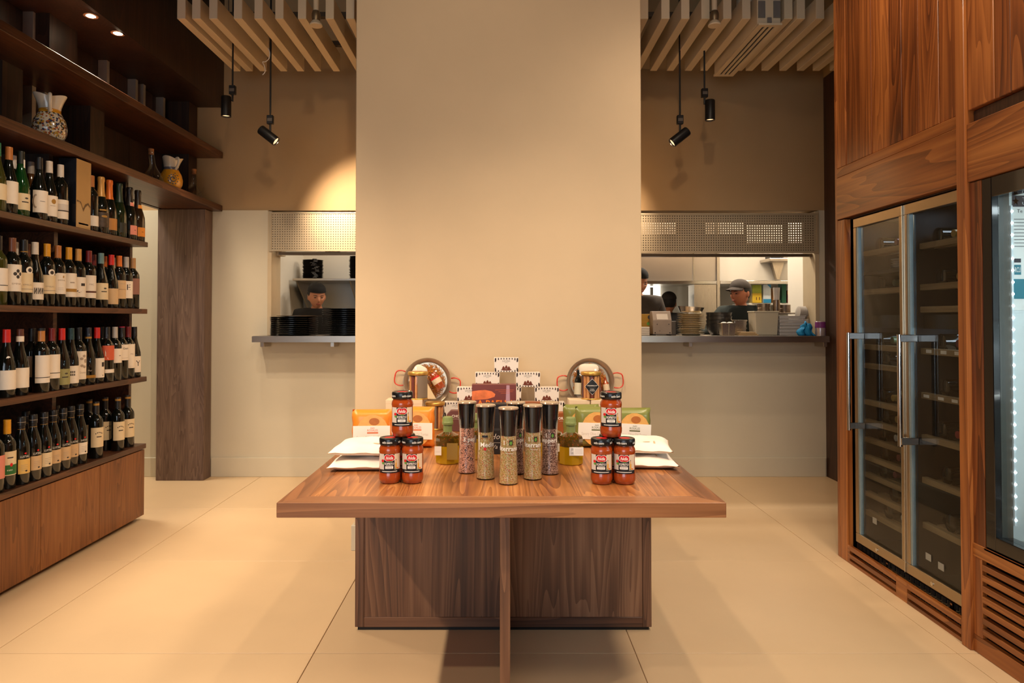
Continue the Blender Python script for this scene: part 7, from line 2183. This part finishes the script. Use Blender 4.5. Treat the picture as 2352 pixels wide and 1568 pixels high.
def person(label, loc, yaw, height, head_yaw, head_pitch, top_m, skin, cap, cap_m, reach=None, stoop=0.0, patch=None, hair=True):
    t = thing('person', label, 'person', loc, yaw)
    s = (height - 0.235) / 1.415      # body scale up to the chin
    J = {
        'pelvis': (0, 0, 0.92, 0.135, 0.095), 'belly': (0, -stoop * 0.2, 1.08, 0.130, 0.095), 'chest': (0, -stoop * 0.6, 1.25, 0.155, 0.105), 'neck0': (0, -stoop * 0.9, 1.385, 0.07, 0.065), 'neck1': (0, -stoop + 0.004, 1.455, 0.043, 0.045), 'skull': (0, -stoop - 0.0, 1.52, 0.045, 0.05),
    }
    E = [('pelvis', 'belly'), ('belly', 'chest'), ('chest', 'neck0'), ('neck0', 'neck1'), ('neck1', 'skull')]
    for sd, n in ((-1, 'l'), (1, 'r')):
        yo = -stoop * 0.75
        J['sh' + n] = (sd * 0.185, yo, 1.345, 0.062, 0.062)
        el = (sd * 0.235, yo - 0.02, 1.08)
        wr = (sd * 0.20, yo - 0.22, 0.95)
        if reach and reach[0] == sd:
            el, wr = reach[1], reach[2]
        J['el' + n] = el + (0.045, 0.045)
        J['wr' + n] = wr + (0.030, 0.026)
        d = (Vector(wr) - Vector(el)).normalized()
        side = Vector((0, 0, 1)).cross(d)
        side = side.normalized() if side.length > 1e-3 else Vector((1, 0, 0))
        pm = Vector(wr) + d * 0.075
        J['pm' + n] = tuple(pm) + (0.038, 0.018)
        E += [('chest', 'sh' + n), ('sh' + n, 'el' + n), ('el' + n, 'wr' + n), ('wr' + n, 'pm' + n)]
        dn = d.cross(side).normalized()
        for k, (off, ln) in enumerate(((-0.030, 0.062), (-0.010, 0.078), (0.011, 0.084), (0.031, 0.074))):
            a = pm + side * off + d * 0.02
            c1 = a + d * ln * 0.5 - dn * 0.006
            c2 = c1 + d * ln * 0.42 - dn * 0.022
            J['f%d%s' % (k, n)] = tuple(a) + (0.0095, 0.0095); J['g%d%s' % (k, n)] = tuple(c1) + (0.009, 0.009); J['h%d%s' % (k, n)] = tuple(c2) + (0.0075, 0.0075)
            E += [('pm' + n, 'f%d%s' % (k, n)), ('f%d%s' % (k, n), 'g%d%s' % (k, n)), ('g%d%s' % (k, n), 'h%d%s' % (k, n))]
        a = Vector(wr) + d * 0.03 + side * (0.034)
        c1 = a + side * 0.022 + d * 0.03
        J['t0' + n] = tuple(a) + (0.012, 0.011); J['t1' + n] = tuple(c1) + (0.0095, 0.0095); J['t2' + n] = tuple(c1 + d * 0.03 - dn * 0.008) + (0.008, 0.008)
        E += [('wr' + n, 't0' + n), ('t0' + n, 't1' + n), ('t1' + n, 't2' + n)]
        J['hip' + n] = (sd * 0.095, 0.0, 0.86, 0.095, 0.095); J['kn' + n] = (sd * 0.105, -0.015, 0.48, 0.062, 0.062); J['an' + n] = (sd * 0.105, 0.01, 0.085, 0.042, 0.045); J['to' + n] = (sd * 0.115, -0.15, 0.035, 0.042, 0.030)
        E += [('pelvis', 'hip' + n), ('hip' + n, 'kn' + n), ('kn' + n, 'an' + n), ('an' + n, 'to' + n)]
    JS = {k: (v[0] * s, v[1] * s, v[2] * s, v[3] * s, v[4] * s) for k, v in J.items()}
    body = to_bm(skinned(JS, E))
    hp = Vector((0, -stoop * s - 0.02, height - 0.225 - 0.010))
    MH = Matrix.Translation(hp + Vector((0, 0, 0.05))) @ Matrix.Rotation(head_yaw, 4, 'Z') @ Matrix.Rotation(head_pitch, 4, 'X') @ Matrix.Translation((0, 0, -0.05))
    hb = head_bm()
    bmesh.ops.transform(hb, matrix=MH, verts=hb.verts[:])
    tmp = bpy.data.meshes.new('tmp'); hb.to_mesh(tmp); hb.free(); body.from_mesh(tmp)
    lo = min(v.co.z for v in body.verts)
    link('body', remeshed(body, 0.0062, 2), skin, t)
    # clothes: the same skeleton a little thicker, from hip to wrist
    up = ['chest', 'belly', 'pelvis', 'neck0', 'shl', 'ell', 'wrl', 'shr', 'elr', 'wrr']
    JC = {k: (JS[k][0], JS[k][1], JS[k][2], JS[k][3] + 0.016, JS[k][4] + 0.016) for k in up}
    JC['neck0'] = (JS['neck0'][0], JS['neck0'][1] - 0.004, JS['neck0'][2] + 0.03, 0.078 * s, 0.080 * s)
    JC['chest'] = (JS['chest'][0], JS['chest'][1], JS['chest'][2] + 0.02, JS['chest'][3] + 0.02, JS['chest'][4] + 0.028)
    ec = [('chest', 'belly'), ('belly', 'pelvis'), ('chest', 'neck0')] + [(a + n, c + n) for n in 'lr' for a, c in (('sh', 'el'), ('el', 'wr'))] + [('chest', 'shl'), ('chest', 'shr')]
    cl_ = skinned(JC, ec, 2)
    for p in cl_.polygons:
        p.use_smooth = True
    link('jersey', cl_, top_m, t)
    lg = ['pelvis', 'hipl', 'knl', 'anl', 'hipr', 'knr', 'anr']
    JL = {k: (JS[k][0], JS[k][1], JS[k][2], JS[k][3] + 0.014, JS[k][4] + 0.014) for k in lg}
    tr = skinned(JL, [('pelvis', 'hipl'), ('hipl', 'knl'), ('knl', 'anl'), ('pelvis', 'hipr'), ('hipr', 'knr'), ('knr', 'anr')], 2)
    for p in tr.polygons:
        p.use_smooth = True
    link('trousers', tr, M_CLOTH_BK, t)
    for n in 'lr':
        q = B(); a = Vector(JS['an' + n][:3])
        q.box(a.x - 0.05, a.y - 0.20, 0.0, a.x + 0.05, a.y + 0.07, 0.075, 0.02); q.obj('shoe', M_BLACK, t, 50)
    # face and cap
    def onhead(b_, name, m, sm=60):
        b_.xf(list(b_.bm.verts), MH); return b_.obj(name, m, t, sm)
    for sd in (-1, 1):
        e = B(); e.ball((sd * 0.030, -0.0835, 0.1145), 0.0125, 0.005, 0.0042, 12, 8); onhead(e, 'eye', M_BROW)
        e = B(); e.tube([(sd * 0.014, -0.0945, 0.132), (sd * 0.030, -0.0945, 0.1365), (sd * 0.046, -0.084, 0.133)], [0.0028, 0.0034, 0.002], 6); onhead(e, 'eyebrow', M_BROW)
    e = B(); e.ball((0, -0.0905, 0.056), 0.021, 0.008, 0.0065, 14, 8); onhead(e, 'lips', M_LIPS)
    if hair:
        h = B(); vs = h.ball((0, 0.018, 0.13), 0.0785, 0.092, 0.095, 26, 16)
        for v in vs:
            if v.co.y < -0.03:
                v.co.y = -0.03 + (v.co.y + 0.03) * 0.25
        onhead(h, 'hair', M_HAIR)
    if cap:
        c, br = cap_parts(cap)
        co = onhead(c, 'cap', cap_m, 70)
        if br:
            o = onhead(br, 'cap_brim', cap_m, 70); md = o.modifiers.new('s', 'SOLIDIFY'); md.thickness = 0.004
        if patch:
            p = B(); vs = p.ball((0, 0, 0), 0.032, 0.008, 0.018, 14, 8)
            p.xf(vs, Matrix.Translation((patch, -0.083, 0.205)) @ Matrix.Rotation(-0.6, 4, 'X')); onhead(p, 'cap_patch', mat('red_patch', C(216, 60, 50), 0.6))
    return t
person('cook in a black top and backwards black cap beside the steel wall shelf', (-1.695, 6.30, 0), 0.15, 1.535, 0.30, 0.22, M_CLOTH_BK, SKIN, 'back', M_CLOTH_BK, stoop=0.03)
person('cook with a red patch cap turned sideways behind the crowded counter', (2.15, 6.10, 0), -0.45, 1.555, -0.60, 0.10, M_CLOTH_TL, SKIN2, 'front', M_CLOTH_GY, reach=(-1, (-0.30, -0.18, 1.12), (-0.42, -0.12, 1.20)), stoop=0.02, patch=0.0)
person('cook in a charcoal top half hidden by the pier, looking down', (1.155, 5.85, 0), 0.0, 1.64, 0.25, 0.30, M_CLOTH_GY, SKIN, 'none', M_CLOTH_BK, stoop=0.05)
person('far cook seen from behind in dark clothes near the glowing doorway panel', (1.80, 7.35, 0), 2.6, 1.50, 0.2, 0.1, M_CLOTH_BK, SKIN, 'none', M_CLOTH_GY, stoop=0.02)
